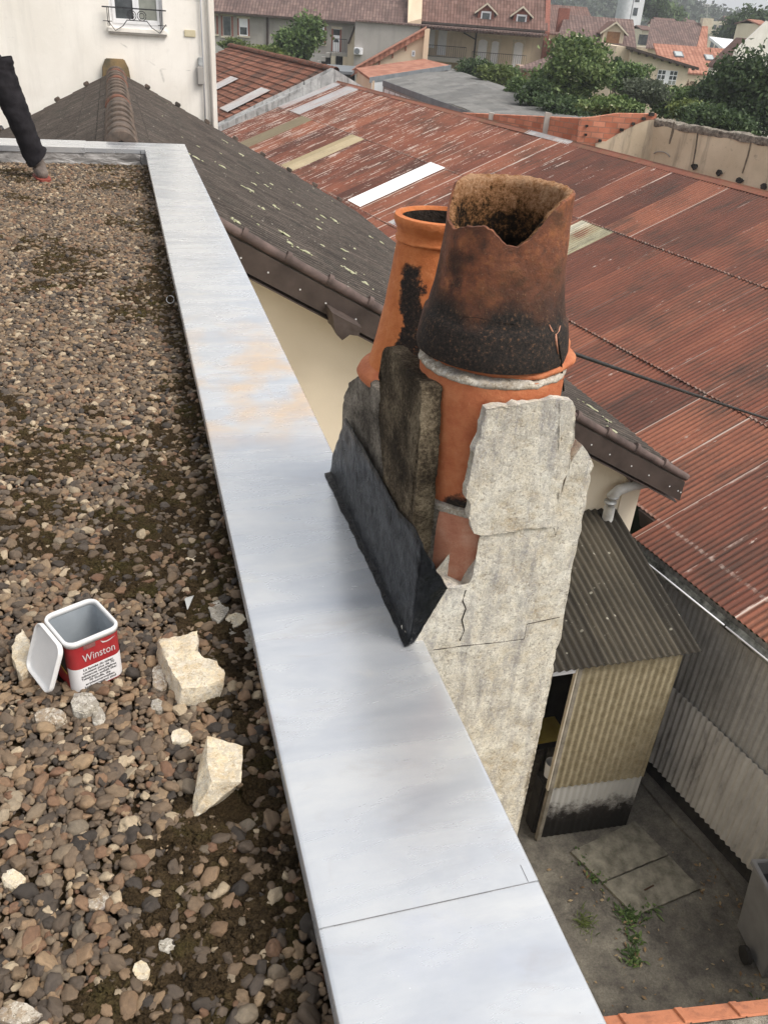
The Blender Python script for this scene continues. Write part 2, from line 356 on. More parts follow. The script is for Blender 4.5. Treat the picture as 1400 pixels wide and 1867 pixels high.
col = t.ramp(t.math('ADD', t.math('MULTIPLY', mid, .5), t.math('MULTIPLY', fine, .5)), [(.36, (.035, .031, .027)), (.46, (.12, .105, .088)), (.54, (.27, .24, .20)), (.64, (.46, .42, .36))])
M_crust2 = t.out(col, .95, 0, t.bump(t.math('ADD', mid, fine), 1., .012), .1)

def terracotta(name, soot, cols=((.36, .095, .038), (.45, .145, .06), (.52, .20, .09)), seed=0, soft=.08, z=None, spots=None, pale=.35, sc_=None):
    """soot = threshold of the soot stains (lower = dirtier); z = (gain, offset) pulls soot with height; spots = stains of their own [(x,y,z,r)]"""
    t = Mt(name); v0 = gpos(t); o = t.n('ShaderNodeVectorMath', operation='ADD'); t.set(o.inputs[0], v0); o.inputs[1].default_value = (seed, seed*1.7, seed*.3); v = o.outputs[0]
    big = t.noise(v, 5.5, 8, .62, .5); mid = t.noise(v, 24, 8, .7); fine = t.noise(v, 120, 7, .8)
    col = t.ramp(mid, [(.3, cols[0]), (.5, cols[1]), (.7, cols[2])])
    col = t.mix(t.math('MULTIPLY', t.ramp(fine, [(.6, 0.), (.7, 1.)]), pale), col, (.62, .45, .30))
    e = t.math('ADD', t.math('MULTIPLY', big, .55 if sc_ else .7), t.math('ADD', t.math('MULTIPLY', mid, .40 if sc_ else .25), t.math('MULTIPLY', fine, .12)))
    if z is not None:
        e = t.math('ADD', e, t.math('MULTIPLY_ADD', t.sep(v0)[2], z[0], z[1]))
    if z is not None and len(z) > 2:      # second lobe: crusted top
        e = t.math('ADD', e, t.ramp(t.sep(v0)[2], z[2]))
    if spots:
        for (sx, sy, sz, sr) in spots:
            d = t.n('ShaderNodeVectorMath', operation='DISTANCE'); t.set(d.inputs[0], v0); d.inputs[1].default_value = (sx, sy, sz)
            dd_ = t.math('ADD', d.outputs['Value'], t.math('MULTIPLY_ADD', t.math('ADD', mid, big), sr*1.3, -sr*1.25)); e = t.math('ADD', e, t.math('MULTIPLY', t.math('SUBTRACT', 1., t.math('DIVIDE', dd_, sr), clamp=True), .30 if sc_ else .8))
    s = t.ramp(e, [(soot, 0.), (soot+soft, .75), (soot+soft*2.2, 1.)])
    sc = t.ramp(fine, [(.42, (.010, .009, .009)), (.56, (.030, .022, .018)), (.62, (.10, .055, .032)), (.70, (.26, .12, .06))])
    col = t.mix(s, col, sc)
    r = t.ramp(s, [(0., .62), (1., .88)])
    return t.out(col, r, 0, t.bump(t.math('ADD', mid, t.math('MULTIPLY', fine, .6)), .7, .008), .3)
def _s(px, py, y, r): p = ony(px, py, y); return (p[0], p[1], p[2], r)
M_terra = terracotta('terracotta', .80, spots=[_s(835, 945, 1.55, .085)])
M_terra2 = terracotta('terracotta_pale', .95, cols=((.40, .15, .09), (.48, .21, .13), (.54, .30, .21)), seed=5, pale=.5)
M_pot_back = terracotta('terracotta_orange_pot', .80, cols=((.42, .115, .032), (.53, .165, .05), (.60, .22, .08)), seed=2, spots=[_s(745, 505, 2.08, .062), _s(746, 540, 2.08, .066), _s(752, 575, 2.07, .05), _s(735, 630, 2.06, .04), _s(775, 600, 2.06, .075), _s(775, 640, 2.05, .09)])
M_pot_front = terracotta('terracotta_sooty_pot', .515, cols=((.055, .026, .018), (.17, .058, .028), (.42, .155, .058)), seed=9, soft=.085, z=(-.60, .545), spots=[_s(850, 665, 1.56, .10), _s(960, 665, 1.54, .12), _s(1010, 660, 1.56, .10), _s(785, 600, 1.66, .10), _s(805, 480, 1.66, .06), _s(930, 610, 1.54, .08), _s(850, 420, 1.60, .08)], sc_=(.03, .016, .3))
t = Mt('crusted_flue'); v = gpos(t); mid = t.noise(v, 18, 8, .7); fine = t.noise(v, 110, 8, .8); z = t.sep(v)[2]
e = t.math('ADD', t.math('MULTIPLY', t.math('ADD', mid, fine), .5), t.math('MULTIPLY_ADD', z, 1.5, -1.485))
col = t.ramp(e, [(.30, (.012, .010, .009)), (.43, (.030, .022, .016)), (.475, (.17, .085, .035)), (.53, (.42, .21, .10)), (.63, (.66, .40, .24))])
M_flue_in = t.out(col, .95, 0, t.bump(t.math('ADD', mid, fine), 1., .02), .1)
M_sootin = simple('soot', (.012, .01, .009), (.04, .03, .024), 30, .95, .8, spec=.1)
t = Mt('bitumen'); v = gpos(t); n1 = t.noise(v, 26, 5, .6, 1.2)
M_bitumen = t.out(t.ramp(t.noise(v, 60, 5), [(.4, (.006, .0065, .008)), (.7, (.014, .015, .018))]), t.ramp(t.noise(v, 12, 4), [(.4, .20), (.6, .32)]), 0, t.bump(t.math('ADD', n1, t.math('MULTIPLY', t.noise(gpos(t, (1, 1, .35)), 48, 4, .6, 2.), .5)), .7, .008), .22); M_bitumen.node_tree.nodes['Principled BSDF'].inputs['IOR'].default_value = 1.36
t = Mt('aluminium_felt'); v = gpos(t); n1 = t.noise(gpos(t, (1, 1, 3)), 6, 6, .6, .8)
M_felt = t.out(t.ramp(n1, [(.35, (.20, .19, .185)), (.52, (.36, .345, .335)), (.7, (.5, .48, .47))]), .5, .35, t.bump(n1, .6, .03), .4)
M_felt_dark = simple('dark_felt', (.025, .024, .023), (.08, .078, .075), 12, .8, .4)

# ---- walls, roofs
def wall_mat(name, a, b, stain=(.3, .28, .24), st=.3, sc=1.2, lo=.35, hi=.65, crack=0, bs=40, bd=.004):
    t = Mt(name); v = gpos(t); n1 = t.noise(v, sc, 7, .6, .3); n2 = t.noise(gpos(t, (3, 3, .35)), 1.3*sc, 6, .65)
    col = t.ramp(n1, [(lo, a), (hi, b)]); col = t.mix(t.math('MULTIPLY', t.ramp(n2, [(.52, 0.), (.72, 1.)]), st), col, stain)
    col = t.mix(t.math('MULTIPLY', t.ramp(t.noise(v, 6*sc, 7, .75), [(.58, 0.), (.68, 1.)]), st*.6), col, stain)
    if crack:
        c = t.ramp(t.vor(gpos(t, (.35, .35, 1)), 1.1*sc, 'Distance', 'DISTANCE_TO_EDGE'), [(.0, 1.), (.012, 0.)]); c = t.math('MULTIPLY', c, t.ramp(t.noise(v, 3*sc, 3), [(.55, 0.), (.65, 1.)]))
        col = t.mix(t.math('MULTIPLY', c, crack), col, (.25, .24, .22))
    return t.out(col, .9, 0, t.bump(t.noise(v, bs, 5), .3, bd), .2)
M_white = wall_mat('white_roughcast', (.80, .755, .69), (.90, .86, .80), (.55, .52, .48), .28, .9, crack=.5)
M_cream = wall_mat('cream_render', (.68, .60, .47), (.74, .66, .53), (.5, .44, .34), .12, .8)
M_greywall = wall_mat('grey_roughcast', (.31, .29, .265), (.44, .41, .375), (.17, .16, .15), .4, .5, bd=.02, bs=10)
M_tanwall = wall_mat('tan_roughcast', (.58, .48, .36), (.72, .61, .47), (.30, .25, .2), .35, .5, bd=.02, bs=10)
M_peach = wall_mat('peach_render', (.68, .53, .38), (.74, .60, .45), (.5, .4, .3), .15, .5, bs=10)
M_greyblock = wall_mat('grey_render', (.33, .315, .295), (.40, .375, .355), (.2, .19, .18), .3, .4, bs=10)
M_ruin = wall_mat('ruined_plaster', (.50, .42, .30), (.64, .55, .41), (.15, .13, .11), .75, .9, bs=10, bd=.02)
M_yardwall = wall_mat('dark_wall', (.015, .014, .013), (.05, .045, .04), (.09, .08, .07), .4, 4)
def corr_mat(name, cols, dirt, dirtamt=.5, sw=.9, flakes_glint=None, lichen=0, streak=(7, .45), wave=None, spec=.3, rough=.75):
    t = Mt(name); uvv = t.co('UV'); s = t.sep(uvv)
    sheet = t.math('FLOOR', t.math('DIVIDE', s[0], sw)); row = t.math('FLOOR', t.math('DIVIDE', s[1], 2.72))
    wn = t.n('ShaderNodeTexWhiteNoise', noise_dimensions='2D'); t.set(wn.inputs['Vector'], t.comb(sheet, row, 0))
    st = t.co('UV', (streak[0], streak[1], 1)); n1 = t.noise(st, 1., 8, .65, .2); n2 = t.noise(t.co('UV', (1, 1, 1)), .9, 7, .6); n3 = t.noise(t.co('UV', (30, 1.4, 1)), 1., 8, .75); n4 = t.noise(uvv, 14, 8, .8)
    col = t.ramp(t.math('ADD', t.math('MULTIPLY', n1, .70), t.math('MULTIPLY', wn.outputs[0], .30)), [(.28, cols[0]), (.5, cols[1]), (.72, cols[2])])
    col = t.mix(.35, col, t.ramp(n4, [(.3, (.5, .5, .5)), (.7, (1.5, 1.5, 1.5))]), 'MULTIPLY')
    d = t.ramp(t.math('ADD', t.math('MULTIPLY', n1, .45), t.math('ADD', t.math('MULTIPLY', n2, .35), t.math('MULTIPLY', n3, .3))), [(.53, 0.), (.66, 1.)])
    col = t.mix(t.math('MULTIPLY', d, dirtamt), col, dirt)
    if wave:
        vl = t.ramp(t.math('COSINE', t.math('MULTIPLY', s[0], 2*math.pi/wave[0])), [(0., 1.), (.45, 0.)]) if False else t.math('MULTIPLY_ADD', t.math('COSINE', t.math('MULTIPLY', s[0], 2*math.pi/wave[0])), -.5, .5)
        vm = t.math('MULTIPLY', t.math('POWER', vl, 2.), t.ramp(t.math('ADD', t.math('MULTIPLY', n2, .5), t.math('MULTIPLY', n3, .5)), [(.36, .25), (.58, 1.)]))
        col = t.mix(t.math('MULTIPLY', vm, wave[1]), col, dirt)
    if flakes_glint:
        (f0, f1, fc, seam) = flakes_glint
        du = t.math('ABSOLUTE', t.math('SUBTRACT', t.math('FRACT', t.math('DIVIDE', s[0], sw)), .5)); edge = t.ramp(du, [(.475, 0.), (.492, 1.)])
        brk = t.ramp(t.math('ADD', t.math('MULTIPLY', t.noise(t.co('UV', (1.1, .7, 1)), 1.4, 5, .7), .7), t.math('MULTIPLY', wn.outputs[0], .3)), [(.47, 0.), (.56, 1.)])
        col = t.mix(t.math('MULTIPLY', t.math('MULTIPLY', edge, brk), seam), col, fc)
        far = t.ramp(t.math('MULTIPLY', s[0], 1/30.), [(.28, f0), (.5, f1), (1., f1+.03)])
        fl = t.math('GREATER_THAN', t.math('ADD', t.math('MULTIPLY', t.noise(t.co('UV', (11, .8, 1)), 1., 9, .75), .75), t.math('MULTIPLY', n4, .25)), t.math('SUBTRACT', .80, far))
        col = t.mix(t.math('MULTIPLY', fl, .75), col, fc)
        for v0_ in (2.712, 5.424, .44):  # pale broken line at sheet row ends: light catching the edges, painted in
            edge_glint = t.math('MULTIPLY', t.ramp(t.math('ABSOLUTE', t.math('SUBTRACT', s[1], v0_)), [(.018, 1.), (.03, 0.)]), t.ramp(t.noise(t.co('UV', (6, 1, 1)), 2., 5, .8), [(.46, 0.), (.58, 1.)])); col = t.mix(t.math('MULTIPLY', edge_glint, .35), col, fc)
    if lichen:
        l = t.ramp(t.vor(uvv, 9, 'Distance'), [(.10, 1.), (.17, 0.)]); l = t.math('MULTIPLY', l, t.ramp(t.noise(uvv, 3, 4), [(.5, 0.), (.56, 1.)]))
        l2 = t.ramp(t.noise(uvv, 45, 5, .8), [(.62, 0.), (.68, 1.)])
        col = t.mix(t.math('MULTIPLY', t.math('MAXIMUM', l, t.math('MULTIPLY', l2, .6)), lichen), col, (.42, .40, .33))
    return t.out(col, rough, 0, t.bump(n4, .35, .01), spec)
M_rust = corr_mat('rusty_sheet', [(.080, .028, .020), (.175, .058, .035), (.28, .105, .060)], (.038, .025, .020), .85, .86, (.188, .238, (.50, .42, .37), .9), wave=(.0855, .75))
M_rustcap = corr_mat('rusty_cap', [(.10, .05, .035), (.20, .07, .045), (.27, .10, .06)], (.09, .08, .04), .6, 2.)
M_whitesheet = corr_mat('white_plastic_sheet', [(.72, .73, .75), (.82, .83, .85), (.88, .89, .9)], (.4, .4, .4), .2, rough=.4)
M_tansheet = corr_mat('tan_plastic_sheet', [(.30, .25, .15), (.38, .31, .20), (.44, .38, .26)], (.14, .12, .08), .5)
M_olivesheet = corr_mat('olive_plastic_sheet', [(.12, .10, .065), (.16, .13, .085), (.2, .17, .11)], (.08, .06, .04), .5)
M_palesheet = corr_mat('bare_metal_sheet', [(.25, .25, .26), (.34, .34, .35), (.44, .43, .42)], (.25, .10, .06), .55)
M_mossysheet = corr_mat('mossy_pale_sheet', [(.22, .20, .12), (.36, .34, .24), (.55, .53, .44)], (.06, .05, .03), .8)
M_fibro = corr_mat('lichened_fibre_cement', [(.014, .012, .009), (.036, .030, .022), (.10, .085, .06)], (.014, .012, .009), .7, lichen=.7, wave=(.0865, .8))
M_greyfibro = corr_mat('grey_fibre_cement', [(.10, .10, .10), (.145, .145, .14), (.20, .195, .19)], (.065, .06, .056), .6)
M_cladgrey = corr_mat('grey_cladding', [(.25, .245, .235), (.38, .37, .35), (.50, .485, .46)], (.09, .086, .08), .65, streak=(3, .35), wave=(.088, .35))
t = Mt('pale_cladding'); uvv = t.co('UV'); n1 = t.noise(t.co('UV', (2.5, .7, 1)), 1.4, 7, .7)
M_cladpale = t.out(t.ramp(n1, [(.32, (.22, .21, .195)), (.45, (.50, .48, .45)), (.65, (.66, .64, .60))]), .85, 0, t.bump(t.noise(uvv, 20, 5), .2, .01), .2)
t = Mt('shed_cladding'); g = gpos(t); z = t.sep(g)[2]; n1 = t.noise(g, 9, 7, .7); n2 = t.noise(g, 60, 6, .8)
base = t.mix(.5, t.ramp(n1, [(.35, (.23, .19, .115)), (.65, (.36, .31, .21))]), t.ramp(n2, [(.3, (.6, .6, .6)), (.7, (1.5, 1.5, 1.5))]), 'MULTIPLY')
M_shedclad = t.out(base, .85, 0, t.bump(n2, .3, .01), .2)
t = Mt('shed_plinth'); g = gpos(t); z = t.sep(g)[2]; n1 = t.noise(g, 7, 7, .7); n2 = t.noise(g, 60, 6, .8)
e = t.math('ADD', t.math('MULTIPLY_ADD', z, 1.0, 7.02), t.math('ADD', t.math('MULTIPLY', n1, .75), t.math('MULTIPLY', n2, .25)))
M_shedplinth = t.out(t.ramp(e, [(.30, (.018, .016, .014)), (.46, (.035, .03, .027)), (.58, (.22, .21, .195)), (.70, (.50, .49, .46))]), .9, 0, t.bump(n2, .4, .01), .2)

# ribbed dark roof tiles (uv: u along the ridge, v down the slope, metres)
t = Mt('dark_roof_tile'); uvv = t.co('UV'); n1 = t.noise(t.co('UV', (1, 1, 1)), 1.3, 8, .65); n2 = t.noise(uvv, 12, 8, .75); n3 = t.noise(t.co('UV', (10, .8, 1)), 1., 7, .7)
col = t.ramp(t.math('ADD', t.math('MULTIPLY', n1, .5), t.math('MULTIPLY', n3, .5)), [(.34, (.030, .025, .022)), (.48, (.070, .057, .049)), (.62, (.16, .130, .110))])
col = t.mix(t.math('MULTIPLY', t.ramp(n1, [(.5, 0.), (.64, 1.)]), .75), col, (.026, .025, .022))
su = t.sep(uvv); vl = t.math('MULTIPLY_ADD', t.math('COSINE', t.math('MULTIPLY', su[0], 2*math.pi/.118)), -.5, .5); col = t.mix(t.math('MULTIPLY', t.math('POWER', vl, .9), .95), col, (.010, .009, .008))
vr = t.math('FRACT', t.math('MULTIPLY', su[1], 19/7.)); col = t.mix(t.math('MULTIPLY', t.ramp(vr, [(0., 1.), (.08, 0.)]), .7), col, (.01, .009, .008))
col = t.mix(.5, col, t.ramp(n2, [(.3, (.4, .4, .4)), (.7, (1.6, 1.6, 1.6))]), 'MULTIPLY')
l = t.math('MULTIPLY', t.ramp(t.vor(uvv, 11, 'Distance'), [(.06, 1.), (.13, 0.)]), t.ramp(t.noise(uvv, 2.3, 5), [(.47, 0.), (.55, 1.)]))
l2 = t.ramp(t.noise(uvv, 48, 6, .8), [(.60, 0.), (.66, 1.)])
col = t.mix(t.math('MULTIPLY', t.math('MAXIMUM', l, l2), .6), col, (.38, .36, .31))
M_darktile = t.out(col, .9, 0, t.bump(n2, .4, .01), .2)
M_ridge = simple('ridge_tile_clay', (.06, .05, .042), (.17, .125, .10), 6, .9, .6, 40)
M_ridge2 = simple('ridge_tile_worn', (.07, .055, .045), (.24, .09, .055), 5, .9, .6, 40)
M_lichen = simple('lichen', (.24, .25, .13), (.50, .49, .36), 30, .95, .8, 80)
M_board = simple('brown_metal_fascia', (.045, .033, .028), (.075, .056, .048), 4, .6, .15)
M_vergetile = simple('verge_tile', (.06, .045, .04), (.14, .10, .09), 4, .85, .3)

def tile_mat(name, c, rowh=.34, colw=.24, dirt=(.05, .04, .035), da=.4, sp=None, bd=.05):
    t = Mt(name); uvv = t.co('UV'); s = t.sep(uvv); br = t.n('ShaderNodeTexBrick'); t.set(br.inputs['Vector'], uvv)
    br.inputs['Color1'].default_value = (0, 0, 0, 1); br.inputs['Color2'].default_value = (1, 1, 1, 1); br.inputs['Mortar'].default_value = (.5, .5, .5, 1)
    br.inputs['Scale'].default_value = 1; br.inputs['Brick Width'].default_value = colw; br.inputs['Row Height'].default_value = rowh; br.inputs['Mortar Size'].default_value = .006; br.offset = 0
    col = t.ramp(t.math('ADD', t.math('MULTIPLY', br.outputs['Color'], .45), t.math('MULTIPLY', t.noise(uvv, .6, 7, .7), .55)), [(.2, c[0]), (.5, c[1]), (.8, c[2])])
    saw = t.math('FRACT', t.math('DIVIDE', s[1], rowh)); gap = t.ramp(saw, [(0., 1.), (.10, 0.)])
    col = t.mix(t.math('MULTIPLY', gap, .55), col, (.03, .025, .02))
    col = t.mix(t.math('MULTIPLY', t.ramp(t.noise(t.co('UV', (1, .4, 1)), 1.1, 8, .7), [(.48, 0.), (.66, 1.)]), da), col, dirt)
    wv = t.math('SINE', t.math('MULTIPLY', s[0], 2*math.pi/colw))
    h = t.math('ADD', t.math('MULTIPLY', saw, -1.), t.math('MULTIPLY', wv, .35))
    return t.out(col, .85, 0, t.bump(h, .9, bd), .2)
M_tileA = tile_mat('old_brown_roof', [(.10, .068, .062), (.15, .10, .09), (.21, .145, .125)], da=.3)
M_tileB = tile_mat('old_red_brown_roof', [(.11, .062, .05), (.155, .09, .075), (.20, .12, .10)], da=.35)
M_tileC = tile_mat('terracotta_roof', [(.25, .105, .07), (.34, .155, .105), (.42, .21, .15)], .36, .30, (.22, .1, .07), .35)
M_tileHall = tile_mat('mossy_clay_roof', [(.11, .045, .03), (.20, .08, .05), (.30, .135, .09)], .36, .26, (.06, .045, .036), .9)
M_orangetile = simple('orange_clay_tile', (.24, .10, .065), (.50, .20, .11), 9, .8, .5, 40, lo=.25, hi=.5)
t = Mt('hollow_brick'); uvv = t.co('UV'); br = t.n('ShaderNodeTexBrick'); t.set(br.inputs['Vector'], uvv); br.inputs['Color1'].default_value = (.40, .14, .08, 1); br.inputs['Color2'].default_value = (.56, .25, .16, 1); br.inputs['Mortar'].default_value = (.30, .17, .12, 1)
br.inputs['Scale'].default_value = 1; br.inputs['Brick Width'].default_value = .36; br.inputs['Row Height'].default_value = .15; br.inputs['Mortar Size'].default_value = .012
n1 = t.noise(uvv, 2, 6, .7)
M_brick = t.out(t.mix(.5, br.outputs['Color'], t.ramp(n1, [(.3, (.5, .5, .5)), (.7, (1.5, 1.4, 1.4))]), 'MULTIPLY'), .9, 0, t.bump(br.outputs['Fac'], -.5, .02), .2)
M_oldbrick = simple('red_brick_trim', (.20, .08, .06), (.30, .12, .09), 8, .9, .2)
M_stone = simple('cream_stone_trim', (.50, .44, .34), (.62, .56, .45), 6, .85, .2)
M_pvc = simple('white_pvc', (.74, .75, .78), (.82, .82, .84), 3, .4, .02)
M_glass = simple('window_glass', (.03, .035, .04), (.09, .10, .11), 3, .08, 0, spec=.8)
M_curtain = simple('net_curtain_glass', (.22, .23, .2), (.30, .31, .28), 6, .3, .05, spec=.5)
M_iron = simple('black_iron', (.03, .03, .035), (.06, .06, .065), 20, .5, .1, metal=.4)
M_wood = simple('brown_wood', (.20, .10, .05), (.30, .16, .08), 8, .8, .2)
M_timber = simple('weathered_timber', (.16, .14, .11), (.30, .27, .22), 6, .85, .3)
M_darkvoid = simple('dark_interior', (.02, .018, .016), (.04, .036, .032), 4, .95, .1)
M_asphalt = simple('ground', (.10, .09, .075), (.17, .155, .13), 1.2, .95, .5)
M_grass = simple('hillside_grass', (.05, .075, .03), (.09, .11, .05), .05, .95, .3, 1)
M_bark = simple('bark', (.05, .04, .03), (.12, .095, .07), 8, .95, .6, 30)
M_cable = simple('black_cable', (.015, .015, .015), (.03, .03, .03), 30, .6, .1)
M_steelgrey = simple('grey_blue_metal', (.13, .145, .16), (.19, .205, .22), 2, .6, .1)
def leaf_mat(name, a, b, c, tr=.25):
    t = Mt(name); r = island(t); v = gpos(t); n1 = t.noise(v, .9, 4, .6)
    f = t.math('ADD', t.math('MULTIPLY', r, .55), t.math('MULTIPLY', n1, .45)); col = t.ramp(f, [(.25, a), (.5, b), (.78, c)])
    t.out(col, .6, 0, None, .35)
    tb = t.n('ShaderNodeBsdfTranslucent'); t.set(tb.inputs[0], col); mx = t.n('ShaderNodeMixShader'); mx.inputs[0].default_value = tr
    t.nt.links.new(t.b.outputs[0], mx.inputs[1]); t.nt.links.new(tb.outputs[0], mx.inputs[2]); t.nt.links.new(mx.outputs[0], t.nt.nodes['Material Output'].inputs[0])
    return t.m
M_leafA = leaf_mat('leaf_mid_green', (.036, .068, .018), (.080, .135, .038), (.16, .23, .075))
M_leafB = leaf_mat('leaf_dark_green', (.022, .042, .016), (.046, .080, .028), (.09, .135, .05))
M_leafC = leaf_mat('leaf_grey_green', (.05, .065, .038), (.085, .105, .065), (.13, .15, .10))
M_leafD = leaf_mat('leaf_yellow_green', (.05, .078, .016), (.10, .135, .030), (.17, .21, .06))
M_leafE = leaf_mat('elder_leaf', (.040, .075, .020), (.11, .165, .048), (.21, .27, .10))
M_flower = simple('cream_blossom', (.55, .56, .36), (.7, .7, .5), 10, .9, .1)
M_far = leaf_mat('distant_wood', (.018, .035, .014), (.035, .058, .022), (.06, .085, .035), 0)

GZ = -7.45
# ================================================================== THE FLAT-ROOFED BUILDING WE STAND ON
bld = thing('flat_roofed_building', 'building we look down from, with a gravelled flat roof edged by wide zinc coping', 'building', (-2.5, 3, GZ))
MB().box(-6.4, .598, -3, 9.64, GZ, -.2).build('wall', M_cream, bld)
MB().box(-6.2, .24, -2.8, 9.22, -.199, -.17).build('roof_deck', M_felt_dark, bld)
MB().box(.232, .590, -3, 9.20, -.199, -.02).build('parapet_upstand', M_felt_dark, bld)
# far upstand in aluminium-faced felt, wrinkled
nx, nz = 220, 12; xs = np.linspace(-6.2, .232, nx); zs = np.linspace(-.165, -.02, nz); X, Z = np.meshgrid(xs, zs); P = np.stack([X.ravel(), np.full(X.size, 9.235), Z.ravel()], 1)
P[:, 1] += -.012-.016*fbm(P*np.array([1, 1, 3]), 5, 4, 3)-(.02-Z.ravel())*.08
arr_mesh('felt_upstand', P, grid_faces(nx, nz), M_felt, bld, True)
MB().box(-6.4, .590, 9.26, 9.62, -.199, -.02).build('parapet_upstand', M_felt_dark, bld)
def coping(x0, x1, y0, y1, z, label=None):
    m = MB(); m.box(x0, x1, y0, y1, z-.0035, z)
    return m
def sheet_long(y0, y1, z):
    # folded sheet with drip edges, slightly uneven
    n = max(6, int((y1-y0)/.06)); ys = np.linspace(y0, y1, n); prof = [(.2095, -.042), (.2055, -.040), (.206, -.006), (.2085, -.001), (.215, .0003)]+[(x, 0) for x in np.linspace(.24, .585, 9)]+[(.611, .0003), (.6175, -.001), (.6200, -.006), (.6205, -.045), (.617, -.047)]
    V = []
    for y in ys:
        for (x, zz) in prof: V.append((x, y, z+zz))
    V = np.array(V); V[:, 2] += .0011*fbm(V, 3.2, 3, 11); m = len(prof); inner = np.isclose(V[:, 0] % 1, V[:, 0] % 1)
    V[:, 0] += .0012*fbm(np.stack([V[:, 0]*0, V[:, 1], V[:, 0]*0], 1), 1.7, 3, 4)
    F = grid_faces(m, n)
    return V, F
br = [(-1.4, .855, 0.), (.825, 2.38, .0022), (2.35, 4.13, .0016), (4.10, 6.03, .0010), (6.0, 8.03, .0005), (8.0, 9.25, .0)]
for (y0, y1, z) in br:
    V, F = sheet_long(y0, y1, z); arr_mesh('coping_sheet', V, F, M_zinc, bld, True, sharp=60)
# the fold mark at the end of the nearest lap
MB().box(.5969, .5980, .826, .862, .0022, .0030).build('lap_crease', M_zincdark, bld)
MB().box(.235, .597, .8242, .8249, .0002, .0022).build('lap_crease', M_zincdark, bld)
cm = MB(); cm.box(-.40, .62, 9.215, 9.66, -.004, .0005); cm.box(-.40, .2055, 9.211, 9.2148, -.038, .0004); cm.box(.616, .62, 9.25, 9.66, -.05, -.0041); cm.box(-.40, .6159, 9.656, 9.66, -.05, -.0041)
cm.build('coping_sheet', M_zinc, bld)
cm = MB(); cm.box(-6.4, -.36, 9.209, 9.664, .0008, .0045); cm.box(-6.4, -.36, 9.2052, 9.2088, -.045, .0044); cm.build('coping_sheet', M_zinc, bld)
# joint strap and cord hanging on the corner upstand
MB().tube([(.16, 9.19, -.01), (.165, 9.185, -.05), (.15, 9.17, -.1), (.17, 9.16, -.14)], .004, 6).build('cord', M_cable, bld, True)

# ---------------------------------------------------------------- moss bed and gravel (uncountable)
def mossmask(x, y):
    P = np.stack([x, y, np.zeros_like(x)], 1)
    n = fbm(P, 2.1, 5, 21)*1.15+.35*fbm(P, 9, 3, 5)
    edge = np.clip((x-(-.02-.05*fbm(P, 3, 2, 9)))/.17, 0, 1)
    far = np.clip((8.75-y)/.6, 0, 1)
    near = np.clip((3.2-y)/3, 0, 1)*.06
    return n*1.1+edge*.50+(1-far)*.18-.27-.22*np.clip((2.2-y)/1.2, 0, 1)
nx, ny = 330, 560; X, Y = np.meshgrid(np.linspace(-6.18, .236, nx), np.linspace(-1.5, 9.215, ny)); xx, yy = X.ravel(), Y.ravel()
mm = np.clip(mossmask(xx, yy)*3, 0, 1)
bed = np.stack([xx, yy, -.164+.013*mm+.004*fbm(np.stack([xx, yy, xx*0], 1), 22, 3, 2)], 1)
tag(arr_mesh('moss', bed, grid_faces(nx, ny), M_moss, None, True), 'dark brown and green moss and grit between the pebbles on the flat roof', 'moss', None, 'stuff')

def scatter_points(step, x0, x1, y0, y1, seed):
    r = np.random.default_rng(seed); gx = np.arange(x0, x1, step); gy = np.arange(y0, y1, step*.9); X, Y = np.meshgrid(gx, gy); X = X+r.uniform(-.55, .55, X.shape)*step; Y = Y+r.uniform(-.55, .55, Y.shape)*step
    x, y = X.ravel(), Y.ravel(); k = (x < x1) & (y > y0) & (y < y1); return x[k], y[k]
def point_object(name, P, attrs, ng, mat_label, cat):
    me = bpy.data.meshes.new(name); me.vertices.add(len(P)); me.vertices.foreach_set('co', np.asarray(P, float).ravel())
    for k, (tp, a) in attrs.items():
        at = me.attributes.new(k, tp, 'POINT'); at.data.foreach_set('vector' if tp == 'FLOAT_VECTOR' else 'value', np.asarray(a).ravel())
    me.update(); o = bpy.data.objects.new(name, me); COL.objects.link(o); md = o.modifiers.new('scatter', 'NODES'); md.node_group = ng
    return tag(o, mat_label, cat, None, 'stuff')
